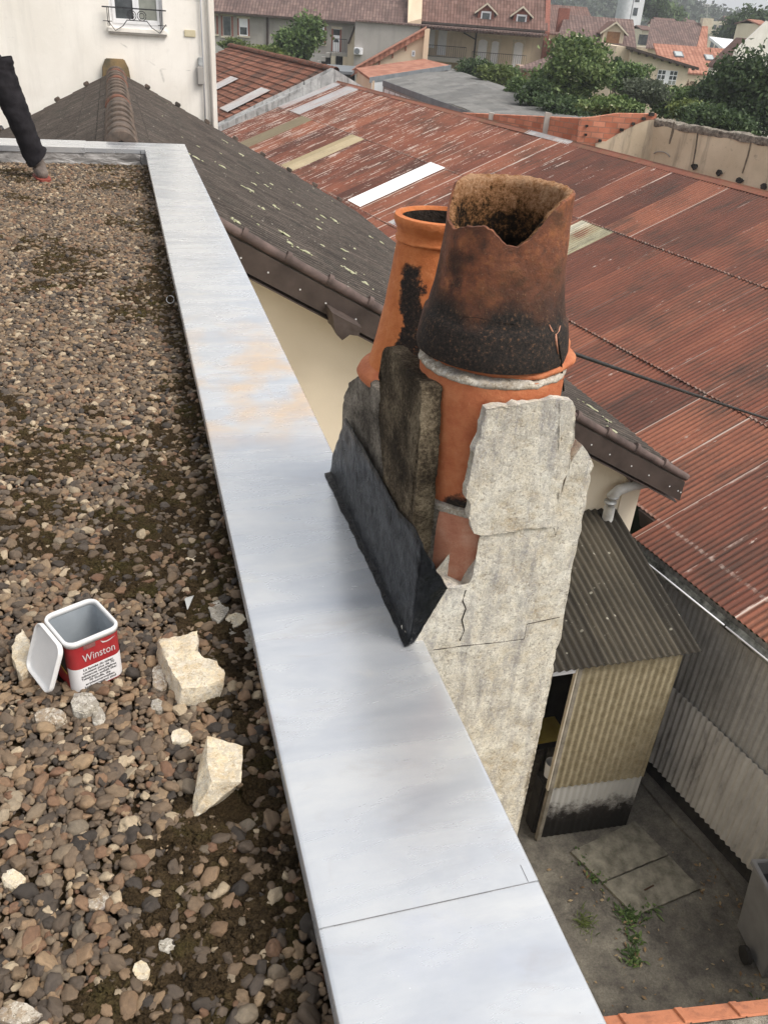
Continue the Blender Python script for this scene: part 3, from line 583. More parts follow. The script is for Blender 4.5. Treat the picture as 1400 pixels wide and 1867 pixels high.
def stone_group(name, variants, mat, sub, nsc, namp, fine=(0, 0)):
    g = bpy.data.node_groups.new(name, 'GeometryNodeTree'); g.interface.new_socket('Geometry', in_out='INPUT', socket_type='NodeSocketGeometry'); g.interface.new_socket('Geometry', in_out='OUTPUT', socket_type='NodeSocketGeometry')
    N = g.nodes.new; L = g.links.new; gi = N('NodeGroupInput'); go = N('NodeGroupOutput'); g2i = N('GeometryNodeGeometryToInstance')
    for i in range(variants):
        ico = N('GeometryNodeMeshIcoSphere'); ico.inputs['Radius'].default_value = 1; ico.inputs['Subdivisions'].default_value = sub
        sp = N('GeometryNodeSetPosition'); pos = N('GeometryNodeInputPosition'); add = N('ShaderNodeVectorMath'); add.operation = 'ADD'; add.inputs[1].default_value = (i*7.3+1, i*3.1, i*5.7)
        nz = N('ShaderNodeTexNoise'); nz.inputs['Scale'].default_value = nsc; nz.inputs['Detail'].default_value = 1.5
        sb = N('ShaderNodeVectorMath'); sb.operation = 'SUBTRACT'; sb.inputs[1].default_value = (.5, .5, .5); sc = N('ShaderNodeVectorMath'); sc.operation = 'SCALE'; sc.inputs['Scale'].default_value = namp
        L(pos.outputs[0], add.inputs[0]); L(add.outputs[0], nz.inputs['Vector']); L(nz.outputs['Color'], sb.inputs[0]); L(sb.outputs[0], sc.inputs[0])
        off = sc.outputs[0]
        if fine[1]:
            n2 = N('ShaderNodeTexNoise'); n2.inputs['Scale'].default_value = fine[0]; n2.inputs['Detail'].default_value = 3; s2 = N('ShaderNodeVectorMath'); s2.operation = 'SUBTRACT'; s2.inputs[1].default_value = (.5, .5, .5); c2 = N('ShaderNodeVectorMath'); c2.operation = 'SCALE'; c2.inputs['Scale'].default_value = fine[1]
            L(add.outputs[0], n2.inputs['Vector']); L(n2.outputs['Color'], s2.inputs[0]); L(s2.outputs[0], c2.inputs[0]); ad = N('ShaderNodeVectorMath'); ad.operation = 'ADD'; L(off, ad.inputs[0]); L(c2.outputs[0], ad.inputs[1]); off = ad.outputs[0]
        L(ico.outputs['Mesh'], sp.inputs['Geometry']); L(off, sp.inputs['Offset'])
        sm = N('GeometryNodeSetShadeSmooth'); L(sp.outputs[0], sm.inputs[0]); mt = N('GeometryNodeSetMaterial'); mt.inputs['Material'].default_value = mat; L(sm.outputs[0], mt.inputs['Geometry']); L(mt.outputs[0], g2i.inputs[0])
    iop = N('GeometryNodeInstanceOnPoints'); iop.inputs['Pick Instance'].default_value = True
    def na(nm, tp): x = N('GeometryNodeInputNamedAttribute'); x.data_type = tp; x.inputs['Name'].default_value = nm; return x.outputs['Attribute']
    L(gi.outputs[0], iop.inputs['Points']); L(g2i.outputs[0], iop.inputs['Instance']); L(na('vi', 'INT'), iop.inputs['Instance Index']); L(na('rot', 'FLOAT_VECTOR'), iop.inputs['Rotation']); L(na('scl', 'FLOAT_VECTOR'), iop.inputs['Scale']); L(iop.outputs[0], go.inputs[0])
    return g
gp = stone_group('pebble_nodes', 14, M_pebble, 3, .95, 1.15, (3.2, .22))
RES = []                                   # (x, y, r) cleared round the things lying on the gravel
def gravel():
    x1, y1 = scatter_points(.0138, -2.2, .226, -.1, 9.17, 1); x2, y2 = scatter_points(.030, -6.15, -2.2, -1.5, 9.17, 2); x3, y3 = scatter_points(.030, -2.2, .226, -1.5, -.1, 3)
    x = np.concatenate([x1, x2, x3]); y = np.concatenate([y1, y2, y3]); big = np.concatenate([np.ones(len(x1)), np.full(len(x2)+len(x3), 1.9)])
    r = np.random.default_rng(5); m = mossmask(x, y)
    keep = (m < .0) | (r.random(len(x)) < np.clip(.97-m*1.2, .52, 1))
    for (cx, cy, cr) in RES: keep &= ((x-cx)**2+(y-cy)**2 > cr*cr)
    x, y, m, big = x[keep], y[keep], m[keep], big[keep]; n = len(x)
    s = np.clip(.0084*np.exp(.40*r.standard_normal(n)), .0042, .0185)*big; lay = r.random(n)
    loose = r.random(n) < .018; s[loose] = r.uniform(.013, .019, loose.sum())
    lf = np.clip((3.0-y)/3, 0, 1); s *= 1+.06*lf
    scl = np.stack([s*r.uniform(.95, 1.3, n), s*r.uniform(.72, 1.0, n), s*r.uniform(.45, .78, n)], 1)
    z = -.158+scl[:, 2]*.62+lay*.012+.004*np.clip(m*3, 0, 1)
    rot = np.stack([r.normal(0, .33, n), r.normal(0, .33, n), r.uniform(0, 6.28, n)], 1)
    c = r.random(n); zone = fbm(np.stack([x, y, x*0], 1), 1.3, 3, 77)
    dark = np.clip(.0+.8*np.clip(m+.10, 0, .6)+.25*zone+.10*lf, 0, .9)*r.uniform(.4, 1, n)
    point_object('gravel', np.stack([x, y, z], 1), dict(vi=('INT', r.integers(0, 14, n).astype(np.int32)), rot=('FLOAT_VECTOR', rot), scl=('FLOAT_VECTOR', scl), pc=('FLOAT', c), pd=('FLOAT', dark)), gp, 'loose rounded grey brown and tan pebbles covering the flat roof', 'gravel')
    # moss tufts
    x, y = scatter_points(.017, -2.2, .232, -.1, 9.17, 8); m = mossmask(x, y); k = (m > .02)
    for (cx, cy, cr) in RES: k &= ((x-cx)**2+(y-cy)**2 > cr*cr)
    x, y, m = x[k], y[k], m[k]; n = len(x); s = np.clip(.0135*np.exp(.3*r.standard_normal(n)), .007, .024)*(1+.25*np.clip(m*2, 0, 1))
    scl = np.stack([s, s*r.uniform(.8, 1.1, n), s*r.uniform(.5, .75, n)], 1)
    point_object('moss_tufts', np.stack([x, y, np.full(n, -.153)+r.random(n)*.008], 1), dict(vi=('INT', r.integers(0, 6, n).astype(np.int32)), rot=('FLOAT_VECTOR', np.stack([x*0, x*0, r.uniform(0, 6.28, n)], 1)), scl=('FLOAT_VECTOR', scl)), stone_group('moss_nodes', 6, M_moss, 4, 2.2, .9, (15., .75)), 'cushions of dark moss growing among the roof pebbles', 'moss')

# ================================================================== CHIMNEY STACK
ch = thing('chimney_stack', 'broken rendered chimney stack with two terracotta pots beside the zinc coping', 'chimney', (.8, 1.95, GZ))
YF = 1.515
def F(*q, y=YF): return [ony(a, b, y) for a, b in q]
MB().box(.632, .985, 1.575, 2.375, GZ, .02).build('core', M_render, ch)
# front shell, outer skin of the shaft
low = F((741, 1170), (752, 1140), (775, 1104), (800, 1082), (817, 1072), (832, 1072), (849, 1076), (862, 1050), (882, 1020), (886, 990), (874, 978), (900, 960), (960, 950), (1010, 930), (1032, 880), (1043, 838), (1061, 812), (1076, 832), (1083, 850))
low = low+F((1062, 950), (1050, 1010), (1030, 1100), (1022, 1160))+[np.array([1.008, YF, -.6]), np.array([1.02, YF, -2.4]), np.array([.63, YF, -2.4]), np.array([.63, YF, -.06]), np.array([.575, YF, -.045])]
rough_solid('outer_shell', M_render, ch, low, (0, .055, 0), .018, .0030, 30, 1, chip=.004, jag=(.02, .0022))
MB().box(.64, 1.01, YF+.004, YF+.06, GZ, -2.38).build('lower_shaft', M_render, ch)
# upper slab of render standing proud
up = F((886, 746), (905, 741), (950, 737), (1000, 731), (1010, 727), (1030, 729), (1044, 731), (1049, 742), (1049, 765), (1046, 800), (1041, 838), (1034, 868), (1020, 885), (1018, 930), (1012, 958), (975, 962), (930, 968), (900, 975), (876, 976), (864, 973), (861, 955), (853, 940), (858, 920), (849, 908), (850, 888), (860, 870), (870, 845), (868, 832), (862, 824), (868, 808), (876, 795), (878, 775), (885, 762), y=YF-.005)
rough_solid('render_slab', M_render, ch, up, (0, .024, 0), .010, .0022, 40, 2, chip=.003, jag=(.012, .0024))
# right flank, back, upper right piece
rough_solid('side_shell', M_render, ch, [(.955, 1.575, .40), (.955, 1.575, -2.4), (.955, 2.40, -2.4), (.955, 2.40, .36), (.955, 2.1, .40), (.955, 1.8, .44)], (.052, 0, 0), .035, .005, 20, 3, chip=.01)
rough_solid('back_shell', M_crust2, ch, [(.61, 2.345, .24), (1.005, 2.345, .34), (1.005, 2.345, -2.0), (.625, 2.345, -2.0), (.625, 2.345, .0)], (0, .055, 0), .04, .005, 20, 4)
MB().box(.66, 1.0, 1.7, 2.39, GZ, -1.9).build('lower_shaft', M_render, ch)
M_collar = render_mat('collar_mortar', [(.22, .18, .13), (.33, .28, .22), (.44, .39, .32), (.54, .50, .42)], (.09, .07, .055), 17)
# terracotta flue liners showing through the hole
c1 = (.790, 1.712)
lathe('flue_liner', M_terra, ch, c1, [(.150, .355), (.168, .350), (.1700, .42), (.1695, .6), (.170, .655), (.166, .668), (.135, .668), (.135, .355)], 96, amp=.0022, scale=12, seed=3, warp=.012)
lathe('flue_liner', M_terra2, ch, c1, [(.135, .04), (.176, .04), (.1775, .2), (.176, .325), (.171, .332), (.135, .332)], 96, amp=.002, scale=12, seed=6, label='lower flue liner stained pale pink')
lathe('mortar_joint', M_collar, ch, c1, [(.16, .328), (.177, .329), (.1795, .337), (.177, .347), (.16, .349)], 200, zfun=lambda th, r, z: z+.006*fbm(np.stack([np.cos(th)*6, np.sin(th)*6, th*0+z*30], 1), 1.7, 4, 15), amp=.003, scale=45, seed=4)
def colz(th, r, z): return z+.006*np.sin(3*th+1)+.004*np.cos(7*th)
lathe('mortar_collar', M_collar, ch, c1, [(.120, .656), (.168, .657), (.1715, .659), (.1730, .663), (.172, .668), (.166, .672), (.120, .676)], 200, zfun=lambda th, r, z: z+.007*fbm(np.stack([np.cos(th)*6, np.sin(th)*6, th*0+z*20], 1), 1.4, 4, 5), amp=.004, scale=45, seed=5)
lathe('terracotta_flange', M_terra, ch, (.815, 1.735), [(.13, .672), (.168, .671), (.1765, .676), (.176, .683), (.166, .690), (.13, .694)], 90, zfun=lambda th, r, z: z+.002*np.sin(5*th), amp=.009, scale=25, seed=8)
# right-hand liner corner visible beyond the slab
lathe('flue_liner', M_terra, ch, (.862, 1.80), [(.10, .30), (.148, .30), (.150, .5), (.152, .69), (.145, .70), (.10, .70)], 80, amp=.003, scale=16, seed=9)
# dark encrusted slab on the coping side
SX = .590
sl = [onx(a, b, SX) for a, b in ((768, 716), (769, 706), (755, 690), (735, 664), (716, 640), (706, 632), (698, 640), (694, 660), (693, 700), (690, 780), (700, 880))]
sl = sl+[np.array([SX, sl[-1][1], .05]), np.array([SX, 1.62, .03])]+[onx(a, b, SX) for a, b in ((749, 1005), (755, 940), (761, 860), (766, 780))]
rough_solid('side_slab', M_crust, ch, sl, (.048, 0, 0), .011, .0045, 34, 12, chip=.005, jag=(.02, .0015))
0 and rough_solid('mortar_edge', M_mortar, ch, [(.603, 1.525, .695), (.603, 1.565, .70), (.603, 1.57, .50), (.603, 1.54, .47), (.603, 1.522, .52)], (.009, 0, 0), .008, .004, 40, 13, chip=.006)
0 and rough_solid('mortar_edge', M_mortar, ch, [(.600, 1.530, .46), (.600, 1.558, .47), (.600, 1.56, .12), (.600, 1.53, .18), (.600, 1.522, .33)], (.008, 0, 0), .008, .004, 40, 14, chip=.006)
# lower rear block carrying the orange pot
bk = [(1.84, .445), (1.95, .470), (2.08, .468), (2.19, .440), (2.26, .40), (2.34, .35), (2.385, .28), (2.395, .12), (2.395, -.04), (1.82, -.04), (1.80, .2)]
rough_solid('rear_block', M_crust2, ch, [(.604, y, z) for y, z in bk], (.38, 0, 0), .022, .006, 20, 15, chip=.016)
rough_solid('infill', M_crust2, ch, [(.62, 1.6, .05), (.98, 1.6, .05), (.98, 1.9, .05), (.62, 1.9, .05)], (0, 0, .28), .05, .004, 20, 16)
# bituminous flashing: wrinkled black sheet, dressed on to the coping and round the corner
fl = []
ys = np.linspace(2.40, 1.50, 70)
def ftop(y): return .275+.012*math.sin(y*9)+(.02 if y < 1.6 else 0)
W = 22; rows = []
for i, y in enumerate(ys):
    zt = np.interp(y, [1.5, 1.56, 1.7, 1.85, 2.26, 2.36, 2.40], [.30, .30, .275, .275, .265, .12, .06])
    col_ = []
    for j in range(W):
        tt = j/(W-1.)
        if tt < .74: z = zt*(1-tt/.74)+.008; x = .584-.006*(tt/.74)
        else: s_ = (tt-.74)/.26; z = .008-.004*s_; x = .578-.018*s_-.005*s_*math.sin(y*3)
        col_.append((x, y, z))
    rows.append(col_)
# wrap round the front corner: tip reaches along the front face
tip = ony(815, 1071, YF-.012); botc = np.array([.590, YF-.012, .012])
for k in range(1, 26):
    s_ = k/25.; top = np.array([.586, 1.50, .30])*(1-s_)+tip*s_; top[1] = 1.500-.004*math.sin(s_*3); bot = np.array([.560, 1.50, .006])*(1-min(1, s_*2.2))+botc*min(1, s_*2.2)
    if s_ > .45: bot = botc*(1-(s_-.45)/.55)+tip*((s_-.45)/.55)
    mid0 = np.array([.577, 1.498, .012])*(1-s_)+bot*s_
    col_ = []
    for j in range(W):
        tt = j/(W-1.)
        col_.append(tuple(top*(1-tt/.74)+mid0*(tt/.74)) if tt < .74 else tuple(mid0*(1-(tt-.74)/.26)+bot*((tt-.74)/.26)))
    rows.append(col_)
P = np.array(rows).reshape(-1, 3); d = .005*fbm(P*np.array([1, 1, 1.6]), 22, 4, 31)+.004*(1-np.abs(fbm(P*np.array([1, 1.3, 1.1]), 17, 2, 32))*3)*.5+.005*(1-np.abs(fbm(P*np.array([1, .4, 2.6])+5, 11, 2, 36))*3)*.5
P[:, 0] -= d*.8; P[:, 1] -= d*np.clip((1.62-P[:, 1])/.1, 0, 1)*1.2; P[:, 2] += .002*np.abs(fbm(P, 30, 2, 3))
fo = arr_mesh('bitumen_flashing', P, grid_faces(W, len(rows)), M_bitumen, ch, True, label='glossy black bituminous flashing strip dressed on to the coping')
md = fo.modifiers.new('thick', 'SOLIDIFY'); md.thickness = .003; md.offset = 0

# front pot: soot-blackened, rim broken away on the near side
cp = (.787, 1.722)
def rimz(th):
    ph = (np.degrees(th)-245+180) % 360-180
    return np.interp(ph, [-180, -128, -110, -95, -80, -71, -56, -38, -21, -11, -3, 4, 13, 20, 29, 38, 46, 55, 70, 180], [1.050, 1.050, 1.04, 1.0, .974, .972, .962, .978, .984, .978, .962, .953, .952, .962, .980, 1.004, 1.022, 1.038, 1.048, 1.052])
prof = [(.173, .690), (.176, .705), (.171, .74), (.164, .775), (.158, .780), (.147, .83), (.140, .88), (.136, .93), (.1335, .98), (.1315, 1.05), (.126, 1.053), (.113, 1.045), (.110, 1.0), (.118, .9), (.14, .8), (.155, .72), (.155, .69)]
# densify profile
pr = []
for i in range(len(prof)-1):
    a, b = prof[i], prof[i+1]; k = max(1, int(math.hypot(a[0]-b[0], a[1]-b[1])/.012))
    for j in range(k): pr.append((a[0]+(b[0]-a[0])*j/k, a[1]+(b[1]-a[1])*j/k))
pr.append(prof[-1])
def zf(th, r, z):
    top = rimz(th)+.003*fbm(np.stack([np.cos(th)*3, np.sin(th)*3, th*0], 1), 6, 4, 7)
    return np.where(z > .90, .90+(z-.90)*(top-.90)/(1.053-.90), z)
po = lathe('chimney_pot', M_pot_front, ch, cp, pr, 180, zfun=zf, amp=.004, scale=16, seed=21, lean=(-.01, -.0), label='tall tapered pot blackened by soot with its rim broken away', warp=.01)
# inner face takes the crusted material
po.data.materials.append(M_flue_in)
pi_ = np.zeros(len(po.data.polygons), np.int32); nring = len(pr); ii = [i for i in range(nring) if i >= next(k for k, p in enumerate(pr) if p[0] < .131 and p[1] > 1.04)]
a0 = min(ii)*180; pi_[a0:] = 1; po.data.polygons.foreach_set('material_index', pi_)
# cracks in the pot: thin dark gaps with raised lips
def onpot(px, py, off=.004):
    # ray/cone intersection by marching
    v = ray(px, py); v = v/np.linalg.norm(v); tt = 1.2
    for _ in range(400):
        p = EYE+v*tt; cz = min(max(p[2], .69), 1.04); R = np.interp(cz, [.69, .705, .75, .80, .85, .9, .955, 1.05], [.173, .176, .169, .153, .143, .138, .1348, .1315]); c = np.array([cp[0]-.01*(cz-.69), cp[1]])
        if np.linalg.norm(p[:2]-c) < R+off: break
        tt += .003
    return p
MB().tube([onpot(*q) for q in ((1012, 600), (1017, 620), (1022, 650), (1024, 680), (1027, 712))], [.0018, .0022, .002, .0022, .003], 6).build('crack', M_sootin, ch, True)
MB().tube([onpot(*q) for q in ((1001, 592), (1006, 604), (1012, 610), (1018, 603), (1021, 594))], [.001, .0022, .0026, .0022, .001], 6).build('crack_lip', M_terra2, ch, True)
MB().tube([onpot(*q) for q in ((1012, 610), (1014, 625), (1017, 645))], [.003, .0024, .001], 6).build('crack_lip', M_terra2, ch, True)
MB().tube([onpot(*q) for q in ((836, 590), (845, 578), (870, 579), (900, 586), (940, 592), (985, 590))], .0006, 5).build('crack', M_sootin, ch, True)
# back pot: orange, moulded rim
cb = (.792, 2.160)
pb = [(.178, .44), (.172, .47), (.150, .56), (.132, .66), (.120, .75), (.113, .81), (.110, .826), (.117, .830), (.117, .836), (.112, .840), (.114, .858), (.122, .872), (.125, .884), (.122, .893), (.108, .895), (.104, .885), (.100, .82), (.12, .6), (.15, .44)]
pr = []
for i in range(len(pb)-1):
    a, b = pb[i], pb[i+1]; k = max(1, int(math.hypot(a[0]-b[0], a[1]-b[1])/.015))
    for j in range(k): pr.append((a[0]+(b[0]-a[0])*j/k, a[1]+(b[1]-a[1])*j/k))
pr.append(pb[-1])
pb_o = lathe('chimney_pot', M_pot_back, ch, cb, pr, 128, amp=.0025, scale=14, seed=33, label='orange clay pot with a moulded rim and a black stain')
pb_o.data.materials.append(M_sootin); q = np.zeros(len(pb_o.data.polygons), np.int32); j0 = next(k for k, p in enumerate(pr) if p[0] < .107 and p[1] > .88); q[j0*128:] = 1; pb_o.data.polygons.foreach_set('material_index', q)
lathe('pot_collar', M_terra, ch, cb, [(.14, .44), (.196, .44), (.200, .448), (.192, .465), (.174, .480), (.14, .49)], 90, amp=.004, scale=20, seed=34)
# crack lines in the front render
def crack(qs, y, r=.0011):
    return MB().tube([ony(a, b, y-.0002) for a, b in qs], r, 5).build('crack', M_sootin, ch, True)
crack([(849, 1076), (843, 1095), (849, 1110), (842, 1130), (846, 1150), (838, 1168)], YF+.0, .0016)
crack([(1018, 958), (1012, 975), (1009, 962)], YF, .0012)
crack([(1020, 1125), (960, 1138), (955, 1165), (900, 1172), (840, 1178), (790, 1185)], YF, .001)
crack([(1040, 840), (1022, 880), (1012, 892), (1015, 930), (1008, 960)], YF+.002, .0015)

# cable from behind the chimney to the right
cbp = [EYE+ray(1043, 645)*2.9/abs(ray(1043, 645)@FW)*1.0, None]
A_ = EYE+ray(1035, 641)*2.9; B_ = EYE+ray(1400, 755)*5.0; B2 = B_+(B_-A_)*2.2
pts = [A_+(B2-A_)*s-np.array([0, 0, .10*4*s*(1-s)*.35]) for s in np.linspace(0, 1, 24)]
tag(MB().tube(pts, .007, 8).build('overhead_cable', M_cable, None, True), 'thin black cable strung from behind the chimney across the rusty roof', 'cable')

# ================================================================== TIN OF TOBACCO
zb, zt = -.146, .012
A = np.array([-.2265, 1.646]); ux = np.array([.895, .446]); ux /= np.linalg.norm(ux); uy = np.array([-ux[1], ux[0]]); TW, TD = .132, .142
tin = thing('tobacco_tin', 'open red tobacco tin with a white lid hanging on its side, standing on the gravel', 'tin', tuple(A+ux*TW/2+uy*TD/2)+(zb,))
def rr(w0, w1, d0, d1, r, n=7):
    out = []
    for (cx, cy, a0) in ((w1-r, d0+r, -90), (w1-r, d1-r, 0), (w0+r, d1-r, 90), (w0+r, d0+r, 180)):
        for k in range(n): a = math.radians(a0+90*k/(n-1)); out.append((cx+r*math.cos(a), cy+r*math.sin(a)))
    return out
def ring(levels, w0=0, w1=TW, d0=0, d1=TD, r=.024, closed=False):
    V = []; L0 = None
    for ins, z in levels:
        o = rr(w0+ins, w1-ins, d0+ins, d1-ins, max(.003, r-ins))
        L0 = len(o); V += [tuple(A+ux*a+uy*b)+(z,) for a, b in o]
    Fc = []
    for i in range(len(levels)-1):
        for k in range(L0): Fc.append((i*L0+k, i*L0+(k+1) % L0, (i+1)*L0+(k+1) % L0, (i+1)*L0+k))
    if closed:
        i = len(levels)-1
        for k in range(L0): Fc.append((i*L0+k, i*L0+(k+1) % L0, k, (k+1) % L0+0) if False else (i*L0+k, i*L0+(k+1) % L0, (k+1) % L0, k))
    return V, Fc, L0
M_red = simple('red_tin', (.29, .018, .022), (.36, .03, .034), 20, .38, .05, spec=.5)
M_labelwhite = simple('printed_white_label', (.66, .65, .66), (.72, .71, .72), 10, .5, .02)
M_plastic = simple('grey_white_plastic', (.60, .60, .60), (.68, .675, .67), 14, .42, .03, spec=.5)
M_inner = simple('grey_plastic_inside', (.24, .27, .30), (.34, .37, .40), 8, .35, .05, spec=.5)
M_blackprint = simple('black_print', (.02, .02, .022), (.03, .03, .03), 10, .5, 0)
M_silver = simple('silver_print', (.50, .46, .46), (.60, .55, .55), 10, .4, 0)
M_yellowp = simple('yellow_print', (.65, .48, .05), (.7, .52, .07), 10, .5, 0)
V, Fc, n0 = ring([(0, zb), (0, zt-.012)]); m = MB().add(V, Fc); m.f.append(tuple(range(n0-1, -1, -1))); m.build('body', M_red, tin, True, sharp=50)
V, Fc, n0 = ring([(.004, zt-.004), (.005, zb+.012)]); m = MB().add(V, [f[::-1] for f in Fc]); m.f.append(tuple(range(n0, 2*n0))); m.build('inner_liner', M_inner, tin, True, sharp=50)
V, Fc, n0 = ring([(-.0025, zt-.016), (-.004, zt-.004), (-.002, zt), (.003, zt), (.0048, zt-.005), (.0048, zt-.014)], closed=True); MB().add(V, Fc).build('rim', M_plastic, tin, True)
H = zt-zb
def face_pt(a, h, off): p = A+ux*a-uy*off; return np.array([p[0], p[1], zb+h])
def wrapband(h0, h1, w0, w1, off, mat, name):
    # band following the rounded body from the left corner to the right one
    path = [(0., TD*.9)]*0
    o = rr(-off, TW+off, -off, TD+off, .024+off, 9); pts = [o[i] for i in range(len(o))]
    sel = [(a, b) for a, b in pts if b < .03]; sel = sorted(sel, key=lambda q: q[0]+(q[1] if q[0] > TW/2 else -q[1])*.5)
    V = [tuple(A+ux*a+uy*b)+(zb+h,) for h in (h0, h1) for a, b in sel]; k = len(sel); F_ = [(i, i+1, k+i+1, k+i) for i in range(k-1)]
    return MB().add(V, F_).build(name, mat, tin, True)
wrapband(.003, H*.47, 0, 1, .0006, M_labelwhite, 'warning_label')
def text(body, a, h, size, mat, name, parent, width=None, sx=1, bold=False, off=.0014, O=None, U=None, Wv=None):
    cu = bpy.data.curves.new(name, 'FONT'); cu.body = body; cu.size = size; cu.extrude = .0001; cu.align_x = 'CENTER'; cu.resolution_u = 3
    if bold: cu.offset = size*.012
    tmp = bpy.data.objects.new(name, cu); COL.objects.link(tmp); dg = bpy.context.evaluated_depsgraph_get(); me = bpy.data.meshes.new_from_object(tmp.evaluated_get(dg)); me.name = name; bpy.data.objects.remove(tmp)
    N = len(me.vertices); V = np.empty(N*3); me.vertices.foreach_get('co', V); V = V.reshape(-1, 3)
    k = sx
    if width: k = width/(V[:, 0].max()-V[:, 0].min())
    P = np.array([face_pt(a+v[0]*k, h+v[1], off+v[2]) for v in V])-wloc(parent); me.vertices.foreach_set('co', P.ravel())
    return finish(name, me, mat, parent, False, np.zeros(3))
MB().add([face_pt(.036, H*.80, .0008), face_pt(.066, H*.80, .0008), face_pt(.066, H*.90, .0008), face_pt(.036, H*.90, .0008)], [(0, 1, 2, 3)]).build('printed_patch', simple('dull_print', (.16, .06, .06), (.24, .11, .10), 60, .6, 0), tin)
text('Winston', .072, H*.575, .033, M_silver, 'brand_lettering', tin, width=.083)
# bird-like stroke above the lettering
MB().add([face_pt(a, H*h, .001) for a, h in ((.079, .86), (.086, .825), (.094, .812), (.104, .822), (.118, .845), (.104, .80), (.094, .79), (.084, .80))], [(0, 1, 7), (1, 2, 6, 7), (2, 3, 5, 6), (3, 4, 5)]).build('emblem', M_silver, tin)
for i, ln in enumerate(['La fumée du tabac', 'contient plus de 70', 'substances cancérigènes', 'Tabakrauch enthält über', '70 Stoffe, die', 'erwiesenermaßen', 'krebserregend sind']):
    text(ln, .066, H*(.405-.058*i), .0098, M_blackprint, 'warning_text', tin, sx=1.08 if len(ln) < 20 else .95, bold=True)
# left side: dark panel and yellow stroke
def side_pt(b, h, off=.0008): p = A-ux*off+uy*b; return np.array([p[0], p[1], zb+h])
MB().add([side_pt(.03, H*.32), side_pt(TD-.03, H*.32), side_pt(TD-.03, H*.9), side_pt(.03, H*.9)], [(3, 2, 1, 0)]).build('printed_patch', M_blackprint, tin)
yb = MB()
for k in range(8):
    b0, b1 = .03+.01*k, .04+.01*k; z0, z1 = H*(.30+.0016*k*k), H*(.30+.0016*(k+1)**2); yb.add([side_pt(b0, z0, .0012), side_pt(b1, z1, .0012), side_pt(b1, z1+.006, .0012), side_pt(b0, z0+.006, .0012)], [(3, 2, 1, 0)])
yb.build('printed_stroke', M_yellowp, tin)
# lid: shallow tray hinged along the left edge
hb, hf = A+uy*(TD-.003), A+uy*.003
dn = np.array([-ux[0]*.36, -ux[1]*.36, -.93]); dn /= np.linalg.norm(dn); hu = np.array([-uy[0], -uy[1], 0.]); nl = np.cross(dn, hu); nl = nl if nl@np.array([-ux[0], -ux[1], .2]) > 0 else -nl
O3 = np.array([hb[0]-ux[0]*.006, hb[1]-ux[1]*.006, zt-.004])
def lidring(levels, cap):
    V = []
    for ins, h in levels:
        for a, b in rr(ins, .136-ins, ins, .134-ins, max(.004, .024-ins)): V.append(O3+hu*a+dn*b+nl*h)
    n_ = len(V)//len(levels); Fc = []
    for i in range(len(levels)-1):
        for k in range(n_): Fc.append((i*n_+k, i*n_+(k+1) % n_, (i+1)*n_+(k+1) % n_, (i+1)*n_+k))
    if cap: Fc += [tuple(range(n_)), tuple(range(n_*(len(levels)-1)+n_-1, n_*(len(levels)-1)-1, -1))]
    return V, Fc
V, Fc = lidring([(.003, -.002), (0, .001), (0, .010), (.0015, .0115), (.004, .011), (.0055, .004), (.008, .003)], True); lo_ = MB().add(V, Fc).build('lid', M_plastic, tin, True, sharp=45)
me = lo_.data; bm = bmesh.new(); bm.from_mesh(me); bmesh.ops.recalc_face_normals(bm, faces=bm.faces); bm.to_mesh(me); bm.free()
for k, (a, b, tl) in enumerate(((.022, .022, .10), (.044, .020, -.06))):
    p = A+ux*a+uy*b; q = p+ux*.012*tl*3+uy*-.008
    tag(MB().tube([(p[0], p[1], zb+.014), (q[0], q[1], zb+.146)], .0042, 10).build('filter_tube', M_labelwhite, None, True), ['white filter tube leaning in the front left corner of the red tin', 'white filter tube to the right of another inside the red tin'][k], 'filter tube', 'white filter tubes standing in the tin')
RES.append((A[0]+ux[0]*TW/2+uy[0]*TD/2, A[1]+ux[1]*TW/2+uy[1]*TD/2, .078))

# ================================================================== RUBBLE ON THE GRAVEL
def chunk(outline, ztop, drop, label, mat=M_rubble, name='rubble_chunk', seed=0, vec=None, amp=.005, ml=.012, chip=.008, grp='pieces of broken render lying on the gravel'):
    pts = [onz(a, b, ztop) for a, b in outline]; c = np.mean(pts, 0); o = rough_solid(name, mat, None, pts, vec if vec is not None else (0, 0, -drop), ml, amp, 34, seed, chip=chip, jag=(.012, .0022))
    tag(o, label, 'rubble', grp); RES.append((c[0], c[1], min(np.linalg.norm(p[:2]-c[:2]) for p in pts)*.8)); return o
chunk([(289, 1164), (330, 1156), (361, 1149), (364, 1168), (357, 1186), (375, 1198), (395, 1206), (413, 1222), (409, 1239), (385, 1247), (355, 1254), (332, 1256), (318, 1232), (302, 1200)], -.088, .055, 'large cream slab of render with a bite out of its top edge, beside the coping', seed=1, vec=(-.012, -.006, -.060))
hp_ = [onz(a, b, -.066) for a, b in ((379, 1343), (402, 1347), (425, 1357), (444, 1360), (441, 1400), (439, 1426), (386, 1426), (377, 1385))]+[onz(a, b, -.15) for a, b in ((368, 1400), (352, 1470), (346, 1502), (380, 1468), (432, 1440), (425, 1390))]+[onz(358, 1425, -.10)]
tag(rough_hull('rubble_chunk', M_rubble, hp_, .008, .0035, 45, 2), 'tall wedge of render with a bright white top, nearest the zinc edge', 'rubble', 'pieces of broken render lying on the gravel'); RES.append((hp_[4][0]-.02, hp_[4][1]-.03, .05))
ring8 = lambda cx, cy, w, h, s: [(cx+w*math.cos(t)*(.8+.4*_h(int(t*9), s, 3, 1)), cy+h*math.sin(t)*(.8+.4*_h(int(t*9), s, 5, 2))) for t in np.linspace(0, 2*math.pi, 8, endpoint=False)]
